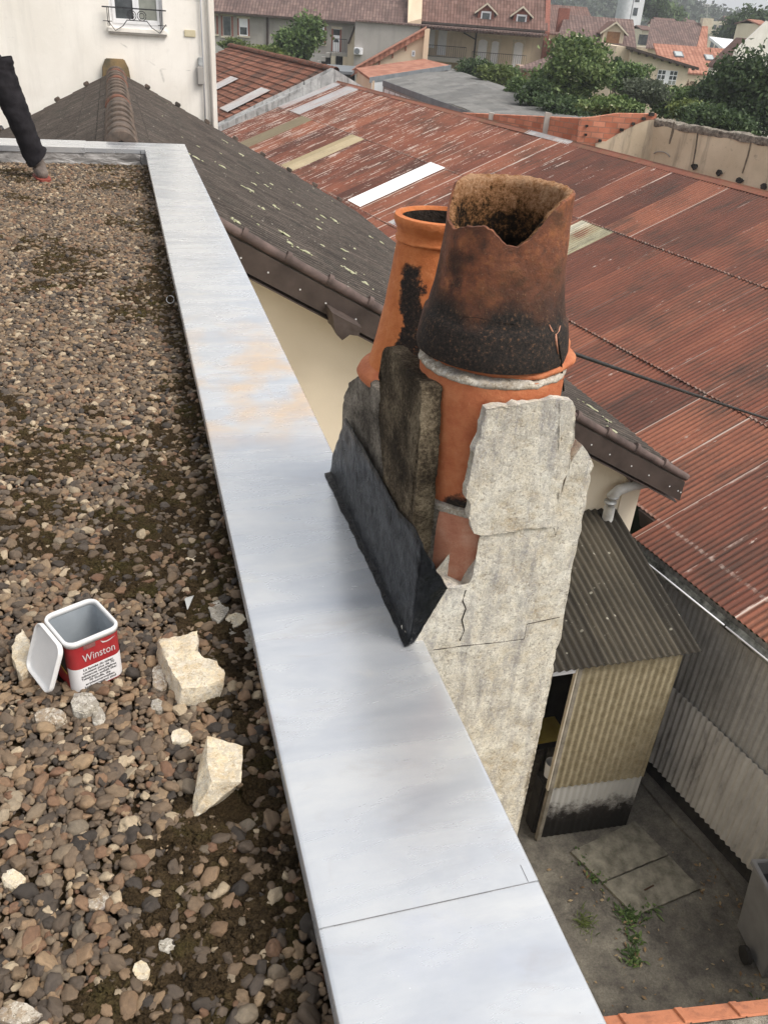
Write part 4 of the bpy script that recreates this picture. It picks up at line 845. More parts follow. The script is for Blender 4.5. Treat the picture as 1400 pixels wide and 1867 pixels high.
M_greyrub = render_mat('grey_rubble', [(.22, .19, .15), (.30, .27, .22), (.40, .37, .31), (.48, .45, .39)], (.1, .085, .06), 11)
M_brownrub = render_mat('brown_rubble', [(.20, .145, .09), (.28, .21, .14), (.38, .30, .21), (.46, .38, .28)], (.08, .06, .04), 13)
for (cx, cy, w_, h_, th, mt_, lab) in [
    (40, 1190, 17, 40, .050, M_rubble, 'upright tan block of render behind the hanging white lid of the tin'),
    (92, 1303, 32, 17, .030, M_brownrub, 'ochre brown piece of render at the lower left of the tin'),
    (153, 1280, 24, 20, .035, M_greyrub, 'grey flake leaning against the bottom corner of the red tin'),
    (180, 1305, 13, 15, .022, M_greyrub, 'white-speckled little stone right below the red tin'),
    (331, 1342, 20, 13, .022, M_rubble, 'small pale lump halfway between the two large pieces of render'),
    (357, 1017, 18, 9, .012, M_rubble, 'flat cream flake highest up the gravel beside the coping'),
    (398, 1112, 17, 22, .025, M_greyrub, 'grey angular piece nearest the zinc, level with the top of the tin'),
    (430, 1128, 18, 13, .020, M_rubble, 'pinkish pale piece touching the foot of the coping'),
    (424, 1150, 11, 9, .016, M_greyrub, 'smallest grey crumb in the trail of pieces along the coping'),
    (452, 1166, 15, 19, .018, M_greyrub, 'thin grey shard lying against the zinc edge'),
    (293, 1232, 17, 26, .022, M_brownrub, 'brown crust fragment tucked under the large bitten slab'),
    (24, 1600, 21, 16, .022, M_rubble, 'jagged whitish chip at the left edge of the picture'),
    (258, 1768, 17, 19, .022, M_rubble, 'oval white chip alone low down on the pebbles'),
    (306, 1722, 19, 12, .018, M_greyrub, 'greyish broken crust just above the oval white chip'),
    (30, 1848, 42, 20, .028, M_brownrub, 'broad tan fragment in the bottom left corner of the picture'),
    (180, 1640, 24, 18, .014, M_terra2 and M_brownrub, 'reddish brown roof tile fragment standing among the pebbles'),
    (288, 1285, 14, 11, .018, M_greyrub, 'greenish grey pointed stone under the large bitten slab')]:
    zt_ = -.150+th*.80; chunk(ring8(cx, cy, w_, h_, int(cx)), zt_, th, lab, mt_, 'rubble_chunk' if w_ > 16 else 'stone_chip', seed=int(cx+cy), amp=.003, ml=.008, chip=.006)
g_ = [onz(a, b, -.118) for a, b in ((337, 1092), (352, 1088), (342, 1112))]; M_shard = simple('clear_shard', (.38, .39, .38), (.45, .45, .43), 8, .2, .02, spec=.6)
tag(MB().prism(g_, (.004, .01, -.003)).build('glass_shard', M_shard, None), 'pale triangular glass shard standing in the gravel near the coping', 'glass shard')
tag(MB().tube([tuple(onz(311+r_*7*math.cos(a), 546+r_*7*math.sin(a), -.135)) for r_, a in [(1, t_) for t_ in np.linspace(0, 6.0, 14)]], .0022, 6).build('plastic_ring', M_plastic, None, True), 'small white plastic ring lying beside the coping far up the gravel', 'ring')
bpy.data.objects['plastic_ring'].location = (0, 0, 0)
gravel()

# ================================================================== PERSON at the far end of the roof
def skinned(name, nodes, edges, mat, parent, sub=2, root=0):
    off = wloc(parent); me = bpy.data.meshes.new(name); me.from_pydata([tuple(np.array(p[:3])-off) for p in nodes], edges, []); o = bpy.data.objects.new(name, me); COL.objects.link(o); o.parent = parent
    sk = o.modifiers.new('skin', 'SKIN'); me.skin_vertices or None
    for i, p in enumerate(nodes):
        r = p[3]; me.skin_vertices[0].data[i].radius = (r, r) if not hasattr(r, '__len__') else r; me.skin_vertices[0].data[i].use_root = (i == root)
    o.modifiers.new('sub', 'SUBSURF').render_levels = sub; o.modifiers['sub'].levels = sub; me.materials.append(mat); sk.use_smooth_shade = True
    return o
M_skin = simple('skin', (.50, .30, .22), (.56, .35, .26), 8, .55, .05)
M_trouser = simple('black_cloth', (.012, .011, .013), (.026, .024, .027), 10, .95, .5, 30, spec=.1)
M_jacket = simple('dark_jacket', (.03, .03, .035), (.045, .045, .05), 10, .9, .3)
M_shoe = simple('grey_brown_shoe', (.10, .08, .07), (.16, .13, .11), 20, .8, .3)
M_sole = simple('red_sole', (.18, .04, .03), (.26, .06, .04), 20, .7, .1)
M_hair = simple('dark_hair', (.03, .02, .012), (.06, .04, .025), 40, .7, .5)
YP = 8.42; foot = ony(74, 312, YP); foot[2] = -.145; hip = ony(-2, 132, YP); hip[2] = min(hip[2], .78)
per = thing('person', 'person in black trousers and brown shoes stepping at the far end of the flat roof', 'person', (foot[0]-.25, YP, -.15))
ank = np.array([foot[0]-.01, YP+.02, -.05]); knee = ank+(hip-ank)*.52+np.array([.015, -.03, 0]); pel = hip+np.array([-.12, .03, .03])
hip2 = hip+np.array([-.24, .07, .0]); foot2 = np.array([hip2[0]-.16, YP+.25, -.145]); knee2 = (hip2+foot2)/2+np.array([-.03, -.06, .03]); ank2 = foot2+np.array([0, 0, .09])
chest = pel+np.array([-.20, -.02, .42]); nk = chest+np.array([-.10, -.02, .14]); hd = nk+np.array([-.06, -.04, .12])
shR, shL = chest+np.array([.13, -.08, .06]), chest+np.array([-.17, .10, .06]); elR = shR+np.array([-.05, -.10, -.27]); wrR = elR+np.array([-.13, -.12, -.18]); elL = shL+np.array([-.12, -.05, -.26]); wrL = elL+np.array([-.02, -.18, -.16])
nodes = [tuple(pel)+(.12,), tuple(hip)+(.085,), tuple(knee)+(.055,), tuple(ank)+(.036,), tuple(hip2)+(.085,), tuple(knee2)+(.055,), tuple(ank2)+(.036,), tuple((pel+chest)/2)+(.115,), tuple(chest)+(.135,), tuple(nk)+(.05,), tuple(hd)+(.085,), tuple(hd+np.array([-.02, -.02, .09]))+(.07,), tuple(shR)+(.055,), tuple(elR)+(.042,), tuple(wrR)+(.027,), tuple(shL)+(.055,), tuple(elL)+(.042,), tuple(wrL)+(.027,)]
edges = [(0, 1), (1, 2), (2, 3), (0, 4), (4, 5), (5, 6), (0, 7), (7, 8), (8, 9), (9, 10), (10, 11), (8, 12), (12, 13), (13, 14), (8, 15), (15, 16), (16, 17)]
for wr, wi in ((wrR, 14), (wrL, 17)):
    pm = wr+np.array([-.02, -.05, -.05]); nodes.append(tuple(pm)+(.024,)); edges.append((wi, len(nodes)-1)); pi0 = len(nodes)-1
    for k, (ox, ln) in enumerate(((-.030, .055), (-.011, .070), (.009, .072), (.028, .062))):
        nodes.append(tuple(pm+np.array([ox, -.025, -.03]))+(.0085,)); nodes.append(tuple(pm+np.array([ox*1.1, -.03-ln*.3, -.03-ln*.8]))+(.0075,)); edges += [(pi0, len(nodes)-2), (len(nodes)-2, len(nodes)-1)]
    nodes.append(tuple(pm+np.array([.045, -.01, -.02]))+(.009,)); edges.append((pi0, len(nodes)-1))
skinned('body', nodes, edges, M_skin, per, 2)
def cloth_tube(name, pts, rad, mat, seed, n=40, m=60, amp=.016, flat=1.):
    pts = [np.array(p, float) for p in pts]; t_ = np.linspace(0, len(pts)-1, m); C = np.array([[np.interp(q, range(len(pts)), [p[i] for p in pts]) for i in range(3)] for q in t_]); R = np.interp(t_, range(len(pts)), rad)
    V = []
    for i in range(m):
        tg = C[min(i+1, m-1)]-C[max(i-1, 0)]; tg /= np.linalg.norm(tg); a = np.cross(tg, (0, 1., 0)); a /= np.linalg.norm(a); b = np.cross(tg, a)
        for k in range(n):
            an = 2*math.pi*k/n; V.append(C[i]+R[i]*(math.cos(an)*a+flat*math.sin(an)*b))
    V = np.array(V); ctr = np.repeat(C, n, 0); dr = V-ctr; dr /= np.linalg.norm(dr, axis=1)[:, None]; V = V+dr*(amp*fbm(V*np.array([1, 1, 2.2]), 8, 4, seed)+amp*.5*fbm(V*np.array([.6, .6, 3]), 14, 2, seed+3))[:, None]
    Fq = [(i*n+k, i*n+(k+1) % n, (i+1)*n+(k+1) % n, (i+1)*n+k) for i in range(m-1) for k in range(n)]
    return arr_mesh(name, V, Fq, mat, per, True)
up1 = hip+np.array([-.02, 0, .10])
cloth_tube('trouser_leg', [ank+np.array([.0, 0, .075]), ank+(knee-ank)*.28, knee, (knee+hip)/2, hip, up1], [.112, .096, .100, .116, .135, .14], M_trouser, 3)
cloth_tube('trouser_leg', [ank2+np.array([0, 0, .01]), knee2, hip2, hip2+np.array([.02, 0, .1])], [.095, .09, .12, .13], M_trouser, 4)
cloth_tube('trouser_seat', [pel+np.array([0, 0, -.10]), pel+np.array([-.01, 0, 0]), pel+np.array([-.06, 0, .14])], [.17, .19, .165], M_trouser, 5, flat=.8, m=20)
cloth_tube('jacket', [pel+np.array([-.03, 0, .07]), (pel+chest)/2, chest, nk], [.18, .17, .185, .07], M_jacket, 6, flat=.75)
cloth_tube('sleeve', [shR, elR, wrR], [.08, .06, .045], M_jacket, 7, m=30, amp=.008); cloth_tube('sleeve', [shL, elL, wrL], [.08, .06, .045], M_jacket, 8, m=30, amp=.008)
hm = bpy.data.meshes.new('hair'); bm = bmesh.new(); bmesh.ops.create_icosphere(bm, subdivisions=3, radius=.105)
for v in list(bm.verts):
    if v.co.z < -.02 and v.co.y < .02: v.co *= .8
    v.co += Vector((0, 0, 0))
bm.to_mesh(hm); bm.free(); hm.materials.append(M_hair); ho = bpy.data.objects.new('hair', hm); COL.objects.link(ho); ho.parent = per; ho.location = Vector(hd+np.array([-.02, .02, .05]))-per.location
for (fx, ak) in ((foot, ank), (foot2, ank2)):
    dirv = np.array([.25, -1., 0]); dirv /= np.linalg.norm(dirv)
    nodes_ = [tuple(ak+np.array([0, .02, .08]))+(.060,), tuple(fx-dirv*.03+np.array([0, 0, .070]))+(.066,), tuple(fx+dirv*.07+np.array([0, 0, .060]))+(.058,), tuple(fx+dirv*.17+np.array([0, 0, .045]))+(.045,)]
    skinned('shoe', nodes_, [(0, 1), (1, 2), (2, 3)], M_shoe, per, 2)
    pr_ = np.array([-dirv[1], dirv[0], 0]); m = MB(); o_ = []
    for s_, wd in ((-.10, .040), (-.07, .058), (.0, .062), (.09, .064), (.17, .055), (.22, .034)): o_.append((s_, wd))
    poly = [fx+dirv*s_+pr_*wd for s_, wd in o_]+[fx+dirv*s_-pr_*wd for s_, wd in o_[::-1]]
    MB().prism([np.array([p[0], p[1], -.150]) for p in poly], (0, 0, .030)).build('shoe_sole', M_sole, per)

# ================================================================== DARK TILED HOUSE behind the coping
dh = thing('tiled_roof_house', 'neighbouring house with a dark lichen-spotted ribbed tile roof and a cream gable wall', 'house', (3, 12, GZ))
TP = math.tan(math.radians(27.5)); XR = -.01
# corners of the right slope, plan: ridge front/back, eave front/back
RF, RB_, EF, EB = (XR, 8.02), (XR, 18.57), (6.08, 7.36), (4.70, 18.32)
def tile_slope(name, rf, rb, ef, eb, sgn, clip):
    pitch = .118; wlen = 10.6; nw = int(wlen/pitch*7); rows_ = 19; per = 4
    vv = []
    for r in range(rows_):
        for k in range(per): vv.append((r+[0, .5, .93, .999][k])/rows_)
    vv.append(1.); vv = np.array(vv); fr = (vv*rows_) % 1; step = np.where(np.arange(len(vv)) == len(vv)-1, .0, (fr)*.016)
    uu = np.linspace(0, 1, nw); U, V = np.meshgrid(uu, vv); H = np.repeat(step[:, None], nw, 1)
    rx = rf[0]+(rb[0]-rf[0])*U; ry = rf[1]+(rb[1]-rf[1])*U; ex = ef[0]+(eb[0]-ef[0])*U; ey = ef[1]+(eb[1]-ef[1])*U
    x = rx+(ex-rx)*V; y = ry+(ey-ry)*V
    prof = .5+.5*np.cos(U*wlen*2*math.pi/pitch); h = .022*np.power(prof, .6)+H*1.0
    jit = .006*fbm(np.stack([np.floor(U*wlen/pitch/2).ravel()*1.7, np.floor(V*rows_).ravel()*3.3, x.ravel()*0], 1), 1, 1, 5).reshape(U.shape)
    z = -np.abs(x-XR)*TP+h+jit
    P = np.stack([x.ravel(), y.ravel(), z.ravel()], 1); Fq = grid_faces(nw, len(vv))
    c = P[Fq].mean(1); Fq = Fq[clip(c)]
    uv = np.stack([(U*wlen).ravel(), (V*7).ravel()], 1)
    if sgn > 0: Fq = Fq[:, ::-1]
    return arr_mesh(name, P, Fq, M_darktile, dh, True, uv, sharp=55)
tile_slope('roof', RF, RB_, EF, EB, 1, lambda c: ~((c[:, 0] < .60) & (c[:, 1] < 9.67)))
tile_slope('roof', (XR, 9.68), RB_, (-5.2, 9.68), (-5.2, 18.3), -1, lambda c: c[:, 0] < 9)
def rp(x, y, dz=0.): return np.array([x, y, -abs(x-XR)*TP+dz])
def bl(U, V, dz=0.):
    r = np.array(RF)+(np.array(RB_)-np.array(RF))*U; e = np.array(EF)+(np.array(EB)-np.array(EF))*U; p = r+(e-r)*V; return rp(p[0], p[1], dz)
# underside slab so the roof has thickness
MB().prism([bl(.065, .11, -.05), bl(.0, .11, -.05), bl(0, 1, -.05), bl(1, 1, -.05), bl(1, 0, -.05), bl(.17, 0, -.05)], (0, 0, -.10)).build('roof_deck', M_timber, dh)
# ridge tiles, overlapping half barrels with a collar
def ridge_tile(y, mat):
    n = 14; m = MB(); L = .53; secs = [(0, .160), (.03, .176), (.07, .176), (.10, .158), (L, .140)]; V = []; Fc = []
    for (s, r) in secs:
        for k in range(n+1):
            a = math.pi*(-.06+1.12*k/n); V.append((XR+r*math.cos(a)*1.0, y+s, -.055+r*math.sin(a)*.95))
    for i in range(4):
        for k in range(n): Fc.append((i*(n+1)+k, i*(n+1)+k+1, (i+1)*(n+1)+k+1, (i+1)*(n+1)+k))
    Fc.append(tuple(range(n+1))); m.add(V, Fc)
    return m
rt = ridge_tile(0, M_ridge).build('ridge_tile', M_ridge, dh, True, sharp=40)
rt.data.transform(Matrix.Translation(Vector(wloc(dh)))); rt.location = Vector((0, 9.72, 0))-Vector(wloc(dh))
for k in range(1, 18):
    c = rt.copy(); COL.objects.link(c); c.parent = dh; c.location = Vector((random.uniform(-.008, .008), 9.72+k*.497, random.uniform(-.006, .008)))-Vector(wloc(dh)); c.rotation_euler = (random.uniform(-.02, .02), 0, random.uniform(-.02, .02))
    if k in (7, 13, 16): 
        c.data = rt.data.copy(); c.data.materials.clear(); c.data.materials.append(M_ridge2); c['label'] = 'reddish worn ridge tile'
ec = MB(); ec.prism([(XR+a, 18.50, b) for a, b in ((-.26, -.12), (-.24, .06), (-.17, .21), (.17, .21), (.24, .06), (.26, -.12))], (0, .16, 0)); ec.build('ridge_end_block', simple('ochre_ridge_block', (.10, .085, .06), (.26, .18, .09), 5, .9, .5, 40), dh, bevel=.015)
# small verge caps along the far edge
for sgn in (1, -1):
    for k in range(1, 9):
        x = XR+sgn*k*.55; p = rp(x, 18.45, .05)
        if sgn > 0 and x > 4.4: break
        MB().frame(p, (math.cos(.48), 0, -sgn*math.sin(.48)), (0, 1, 0), (sgn*math.sin(.48), 0, math.cos(.48)), -.05, .05, -.10, .05, -.02, .045).build('verge_cap', M_ridge, dh, bevel=.012)
# front verge: rolled edge tiles over a brown fascia with screws
u_ = bl(0, 1)-bl(0, 0); Ls = np.linalg.norm(u_); ud = u_/Ls; nrm = np.cross(ud, bl(1, 0)-bl(0, 0)); nrm /= np.linalg.norm(nrm); nrm = nrm if nrm[2] > 0 else -nrm
sd = np.cross(ud, (0, 0, 1.)); sd /= np.linalg.norm(sd); sd = sd if sd[1] < 0 else -sd
base0 = bl(0, 0); s = .66; k = 0
while s < Ls-.02:
    e = min(s+.47, Ls+.03); m = MB()
    m.tube([base0+ud*s+nrm*.020+sd*.02, base0+ud*(s+.05)+nrm*.012+sd*.02, base0+ud*e+nrm*.004+sd*.02], [.058, .050, .044], 12)
    m.tube([base0+ud*s+nrm*.022+sd*.02, base0+ud*(s+.045)+nrm*.022+sd*.02], .062, 12)
    m.build('verge_tile', M_vergetile, dh, True, sharp=40); s += .45; k += 1
s = .63
while s < Ls-.05:
    e = min(s+.62, Ls-.0); m = MB(); a, b = base0+ud*s+sd*.055, base0+ud*(e+.02)+sd*.058
    dz = np.array([0, 0, -1.]); m.prism([a-nrm*.045, b-nrm*.045, b-nrm*.045+dz*.26, a-nrm*.045+dz*.26], -sd*.012)
    o = m.build('fascia_panel', M_board, dh)
    for q in (.25, .78):
        p = a+(b-a)*q-nrm*.045+dz*.15; MB().tube([p-sd*.002, p+sd*.005], .0085, 8).build('screw', M_plastic, o)
    s += .62
# soffit
MB().prism([base0+ud*.62+sd*.05-nrm*.07+dz*.28, base0+ud*Ls+sd*.05-nrm*.07+dz*.28, base0+ud*Ls-sd*.34-nrm*.07+dz*.20, base0+ud*.62-sd*.34-nrm*.07+dz*.20], (0, 0, .012)).build('soffit', M_board, dh)
# lichen cushions on the tiles
def blobset(name, pts, mat, parent, label=None, seed=0, kind='stuff'):
    r = np.random.default_rng(seed); V = []; F_ = []; b = 0
    bm = bmesh.new(); bmesh.ops.create_icosphere(bm, subdivisions=2, radius=1); bm.verts.ensure_lookup_table(); iv = np.array([v.co for v in bm.verts]); fi = np.array([[v.index for v in f.verts] for f in bm.faces]); bm.free()
    for (p, ax, ay, az, sx, sy, sz) in pts:
        q = iv*(1+.35*fbm(iv+r.uniform(0, 99), 2, 2, 3)[:, None]); V.append(np.array(p)+q[:, :1]*sx*np.array(ax)+q[:, 1:2]*sy*np.array(ay)+q[:, 2:]*sz*np.array(az)); F_.append(fi+b); b += len(iv)
    o = arr_mesh(name, np.vstack(V), np.vstack(F_), mat, parent, True, label=label)
    if kind: o['kind'] = kind
    return o
pts = []; r = np.random.default_rng(4); vy = (bl(1, 0)-bl(0, 0)); vy /= np.linalg.norm(vy)
for (px, py) in [(358, 292), (407, 308), (444, 345), (456, 350), (465, 340), (485, 342), (496, 340), (545, 378), (433, 410), (512, 427), (522, 433), (528, 448), (578, 403), (588, 398), (582, 420), (610, 405), (626, 460), (646, 457), (665, 521), (635, 497), (640, 500), (560, 465), (675, 435), (695, 445), (480, 385), (500, 380), (412, 262), (440, 285), (1075, 745), (1085, 752), (1118, 790), (1105, 770)]:
    p = onplane(px, py, (math.sin(math.radians(27.5)), 0, math.cos(math.radians(27.5))), XR*math.sin(math.radians(27.5))); f = r.uniform(.6, 1.3)
    an = r.normal(0, .5); pts.append((rp(p[0], p[1], .028), ud*math.cos(an)+vy*math.sin(an), vy*math.cos(an)-ud*math.sin(an), nrm, .045*f, .034*f, .012)); [pts.append((rp(p[0]+r.normal(0, .05), p[1]+r.normal(0, .06), .028), ud, vy, nrm, .018*r.random()+.005, .014, .009)) for _ in range(3)]
for k in range(50):
    q = bl(r.uniform(.02, .98), r.uniform(.1, .98), .024); f = .2+.9*r.random()**2
    if q[0] < .65 and q[1] < 9.7: continue
    an = r.uniform(0, 3.1); pts.append((q, ud*math.cos(an)+vy*math.sin(an), vy*math.cos(an)-ud*math.sin(an), nrm, .035*f, .022*f, .009))
blobset('lichen', pts, M_lichen, dh, 'pale green lichen cushions scattered over the dark tiles')
# gable wall
gw = MB(); yw = 7.78
gx = [(.60, yw), (5.80, yw-.10)]
def gz_(x): return -abs(x-XR)*TP-.16
gw.prism([(.605, yw+.42, gz_(.605)), (5.83, yw-.02, gz_(5.83)), (5.83, yw-.02, GZ), (.605, yw+.42, GZ)], (0, .3, 0)); gw.build('gable_wall', M_cream, dh)
MB().prism([(5.83, yw-.02, gz_(5.83)), (4.5, 18.2, gz_(4.5)), (4.5, 18.2, GZ), (5.83, yw-.02, GZ)], (-.25, 0, 0)).build('side_wall', M_cream, dh)
# ends of purlins under the verge
for (px, py) in ((625, 600), (1148, 868)):
    p = ony(px, py, yw-.2); zt_ = gz_(p[0])+.02
    m = MB(); rs = rough_solid('purlin_end', M_board, dh, [(p[0]-.13, yw-.28, zt_-.0), (p[0]+.17, yw-.28, zt_-.16), (p[0]+.14, yw-.28, zt_-.24), (p[0]+.05, yw-.28, zt_-.22), (p[0]-.02, yw-.28, zt_-.28), (p[0]-.09, yw-.28, zt_-.20)], (0, .36, 0), .05, .012, 14, int(px))
p0 = ony(1178, 880, yw-.12); p1 = ony(1120, 902, yw-.15)
dp = [ony(*q, yw-.13) for q in ((1182, 882), (1150, 886), (1128, 893), (1115, 905), (1111, 925))]; dp += [np.array([dp[-1][0]+.02, yw-.12, dp[-1][2]-.4]), np.array([dp[-1][0]+.03, yw-.1, -6.9])]
MB().tube(dp, [.050, .060, .068, .068, .068, .068, .068], 16).build('downpipe', simple('pale_zinc_pipe', (.42, .42, .41), (.6, .6, .58), 8, .5, .1), dh, True)
for q in ((1117, 905), (1112, 915)):
    c = ony(*q, yw-.13); MB().tube([c+np.array([0, 0, -.012]), c+np.array([0, 0, .012])], .076, 14).build('pipe_collar', M_galv, dh, True)

# ================================================================== WHITE HOUSE at the back left
YWH = 18.62
wh = thing('white_house', 'tall white roughcast house with a railed window at the top left', 'house', (-2, 21, GZ))
ws, wt = ony(190, 60, YWH), None
wx0, wx1 = ony(200, 20, YWH)[0], ony(297, 20, YWH)[0]; zsill = ony(250, 52, YWH)[2]; xe = ony(394, 120, YWH)[0]
zb_, zt2 = zsill, zsill+1.75
for nm, (a, b, c, d) in dict(w1=(-9, wx0, GZ, 6.5), w2=(wx1, xe, GZ, 6.5), w3=(wx0, wx1, GZ, zb_), w4=(wx0, wx1, zt2, 6.5)).items(): pass
m = MB(); m.box(-9, wx0, YWH, YWH+.35, GZ, 6.5); m.box(wx1, xe, YWH, YWH+.35, GZ, 6.5); m.box(wx0+.0005, wx1-.0005, YWH, YWH+.35, GZ, zb_); m.box(wx0+.0005, wx1-.0005, YWH, YWH+.35, zt2, 6.5); m.box(xe-.35, xe-.001, YWH+.352, YWH+8, GZ, 6.5); m.box(-9, xe, YWH+.352, YWH+7.9, 6.3, 6.49)
m.build('wall', M_white, wh)
win = MB(); fw = .05; yf = YWH+.12
for (a, b, c, d) in ((wx0, wx0+fw, zb_, zt2), (wx1-fw, wx1, zb_, zt2), (wx0+fw, wx1-fw, zb_, zb_+fw*1.3), (wx0+fw, wx1-fw, zt2-fw, zt2)): win.box(a, b, yf, yf+.06, c, d)
wf = win.build('window', M_pvc, wh)
mid = (wx0+wx1)/2
for (a, b, gm) in ((wx0+fw+.001, mid-.001, M_glass), (mid+.001, wx1-fw-.001, M_curtain)):
    sm = MB(); sw_ = .055
    for (x0, x1, z0, z1) in ((a, a+sw_, zb_+.067, zt2-.051), (b-sw_, b, zb_+.067, zt2-.051), (a+sw_, b-sw_, zb_+.067, zb_+.067+sw_*1.4), (a+sw_, b-sw_, zt2-.051-sw_, zt2-.051)): sm.box(x0, x1, yf-.02, yf+.03, z0, z1)
    sm.build('sash', M_pvc, wf); MB().box(a+sw_, b-sw_, yf+.0, yf+.01, zb_+.067+sw_*1.4, zt2-.106).build('pane', gm, wf)
MB().box(wx0-.06, wx1+.06, YWH-.07, YWH+.11, zb_-.075, zb_-.001).build('window_sill', M_stone if False else M_white, wh, bevel=.01)
MB().box(wx0-.05, wx1+.05, YWH-.055, YWH-.003, zb_-.10, zb_-.0755).build('sill_edge', M_greywall, wh)
rl = MB(); ra, rb_ = ony(186, 13, YWH-.1), ony(303, 22, YWH-.1); zr = ony(245, 17, YWH-.1)[2]; z2 = ony(245, 42, YWH-.1)[2]; yr = YWH-.10
rl.box(ra[0], rb_[0], yr-.012, yr+.012, zr, zr+.022); rl.box(ra[0], ra[0]+.16, yr-.008, yr+.008, z2, z2+.012); rl.box(rb_[0]-.16, rb_[0], yr-.008, yr+.008, z2-.02, z2-.008)
for x in (ra[0]+.10, rb_[0]-.10): rl.box(x-.02, x-.008, yr-.009, yr+.009, z2-.08, zr); rl.box(x+.008, x+.02, yr-.009, yr+.009, z2-.08, zr)
rm = rl.build('railing', M_iron, wh); sc = MB()
for cx_ in (mid-.09, mid+.09):
    for R0 in (.078, .045): sc.tube([(cx_+R0*math.cos(a), yr, zr-.10+R0*math.sin(a)) for a in np.linspace(0, 6.2, 18)], .007, 5)
for sg in (-1, 1): sc.tube([(mid+sg*.17, yr, zr-.17), (mid+sg*.26, yr, zr-.28), (mid+sg*.40, yr, zr-.36), (mid+sg*.52, yr, z2+.01)], .008, 5)
sc.tube([(mid-.17, yr, zr-.18), (mid+.17, yr, zr-.18)], .007, 5); sc.build('scroll_work', M_iron, rm, True)
va = ony(336, 54, YWH); vb_ = ony(357, 68, YWH); MB().box(va[0], vb_[0], YWH-.02, YWH-.002, vb_[2], va[2]).build('air_vent', simple('yellowed_plastic', (.55, .48, .32), (.63, .56, .4), 10, .6, .1), wh, bevel=.006)
ja, jb = ony(357, 104, YWH), ony(372, 155, YWH); MB().box(ja[0], jb[0], YWH-.10, YWH-.002, jb[2], ja[2]-.15).build('junction_box', M_greyblock, wh, bevel=.02); MB().box(ja[0]+.04, jb[0]-.01, YWH-.07, YWH-.002, ja[2]-.149, ja[2]).build('junction_box', M_galv, wh, bevel=.01)
for pxx, rr_ in ((370, .018), (383, .03)):
    a = ony(pxx, 100, YWH-.04); MB().tube([(a[0], YWH-.045, 6), (a[0]+.0, YWH-.045, -1.4)], rr_, 8).build('conduit', M_white if rr_ > .02 else M_pvc, wh, True)
# little lamp at far left
q = ony(3, 232, YWH-.1); MB().tube([q, q+np.array([-.3, .05, .12])], .012, 6).tube([q+np.array([0, 0, -.10]), q+np.array([0, 0, -.04]), q+np.array([0, 0, .03])], [.04, .055, .02], 10).build('wall_lamp', M_iron, wh, True)

# ================================================================== RUSTY WORKSHOP
rw = thing('rusty_workshop', 'long workshop with a rusty red corrugated roof and grey corrugated walls', 'workshop', (9, 15, GZ))
RO = onz(1157, 982, -4.25); ra_ = math.radians(-9.6); RU = np.array([math.sin(ra_), math.cos(ra_), 0]); RWd = np.array([math.cos(ra_), -math.sin(ra_), 0]); rr_ = math.radians(21); RV = RWd*math.cos(rr_)+np.array([0, 0, math.sin(rr_)]); RN = np.cross(RU, RV); RN = RN if RN[2] > 0 else -RN
def R3(s, v, h=0.): return RO+RU*s+RV*v+RN*h
rowv = [(.0, 2.74), (2.70, 5.44), (5.40, 8.12)]
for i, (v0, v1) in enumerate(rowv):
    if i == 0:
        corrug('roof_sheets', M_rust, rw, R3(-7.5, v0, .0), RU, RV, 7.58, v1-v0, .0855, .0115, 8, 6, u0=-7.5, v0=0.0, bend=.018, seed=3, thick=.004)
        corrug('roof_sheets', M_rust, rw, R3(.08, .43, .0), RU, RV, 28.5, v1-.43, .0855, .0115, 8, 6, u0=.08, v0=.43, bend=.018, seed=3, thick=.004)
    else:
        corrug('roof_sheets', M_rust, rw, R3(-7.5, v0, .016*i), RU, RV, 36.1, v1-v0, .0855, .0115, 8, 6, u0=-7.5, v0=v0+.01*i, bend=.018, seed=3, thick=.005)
# replacement and translucent sheets
def patch(s0, s1, v0, v1, mat, name, label, lift=.012):
    i = 0 if v1 < 2.8 else (1 if v1 < 5.5 else 2)
    corrug(name, mat, rw, R3(s0, v0, .016*i+lift), RU, RV, s1-s0, v1-v0, .0855, .0105, 8, 6, u0=s0, v0=v0, bend=.018, seed=3, thick=.003)['label'] = label
patch(14.72, 15.60, 2.78, 5.46, M_whitesheet, 'rooflight', 'bright white translucent sheet in the middle row')
patch(20.02, 21.10, 2.76, 5.46, M_tansheet, 'rooflight', 'yellowed tan translucent sheet')
patch(24.75, 25.8, 2.76, 5.44, M_olivesheet, 'rooflight', 'dark olive translucent sheet near the far end')
patch(26.1, 27.2, 5.42, 8.05, M_palesheet, 'roof_sheet', 'bare grey sheet in the top row')
patch(27.9, 28.55, 5.42, 8.05, M_palesheet, 'roof_sheet', 'last bare grey sheet at the far top corner')
patch(7.35, 8.45, 4.2, 5.46, M_mossysheet, 'roof_sheet', 'mossy pale sheet right of the chimney pot')
patch(10.6, 12.9, 2.75, 3.55, M_palesheet, 'roof_sheet', 'bare ribbed sheet just left of the chimney pot', .008)
corrug('rear_slope', M_rust, rw, R3(-7.5, 8.10, .02), RU, RWd*math.cos(rr_)-np.array([0, 0, math.sin(rr_)]), 36.1, 6.5, .0855, .0115, 6, 4, u0=-7.5)
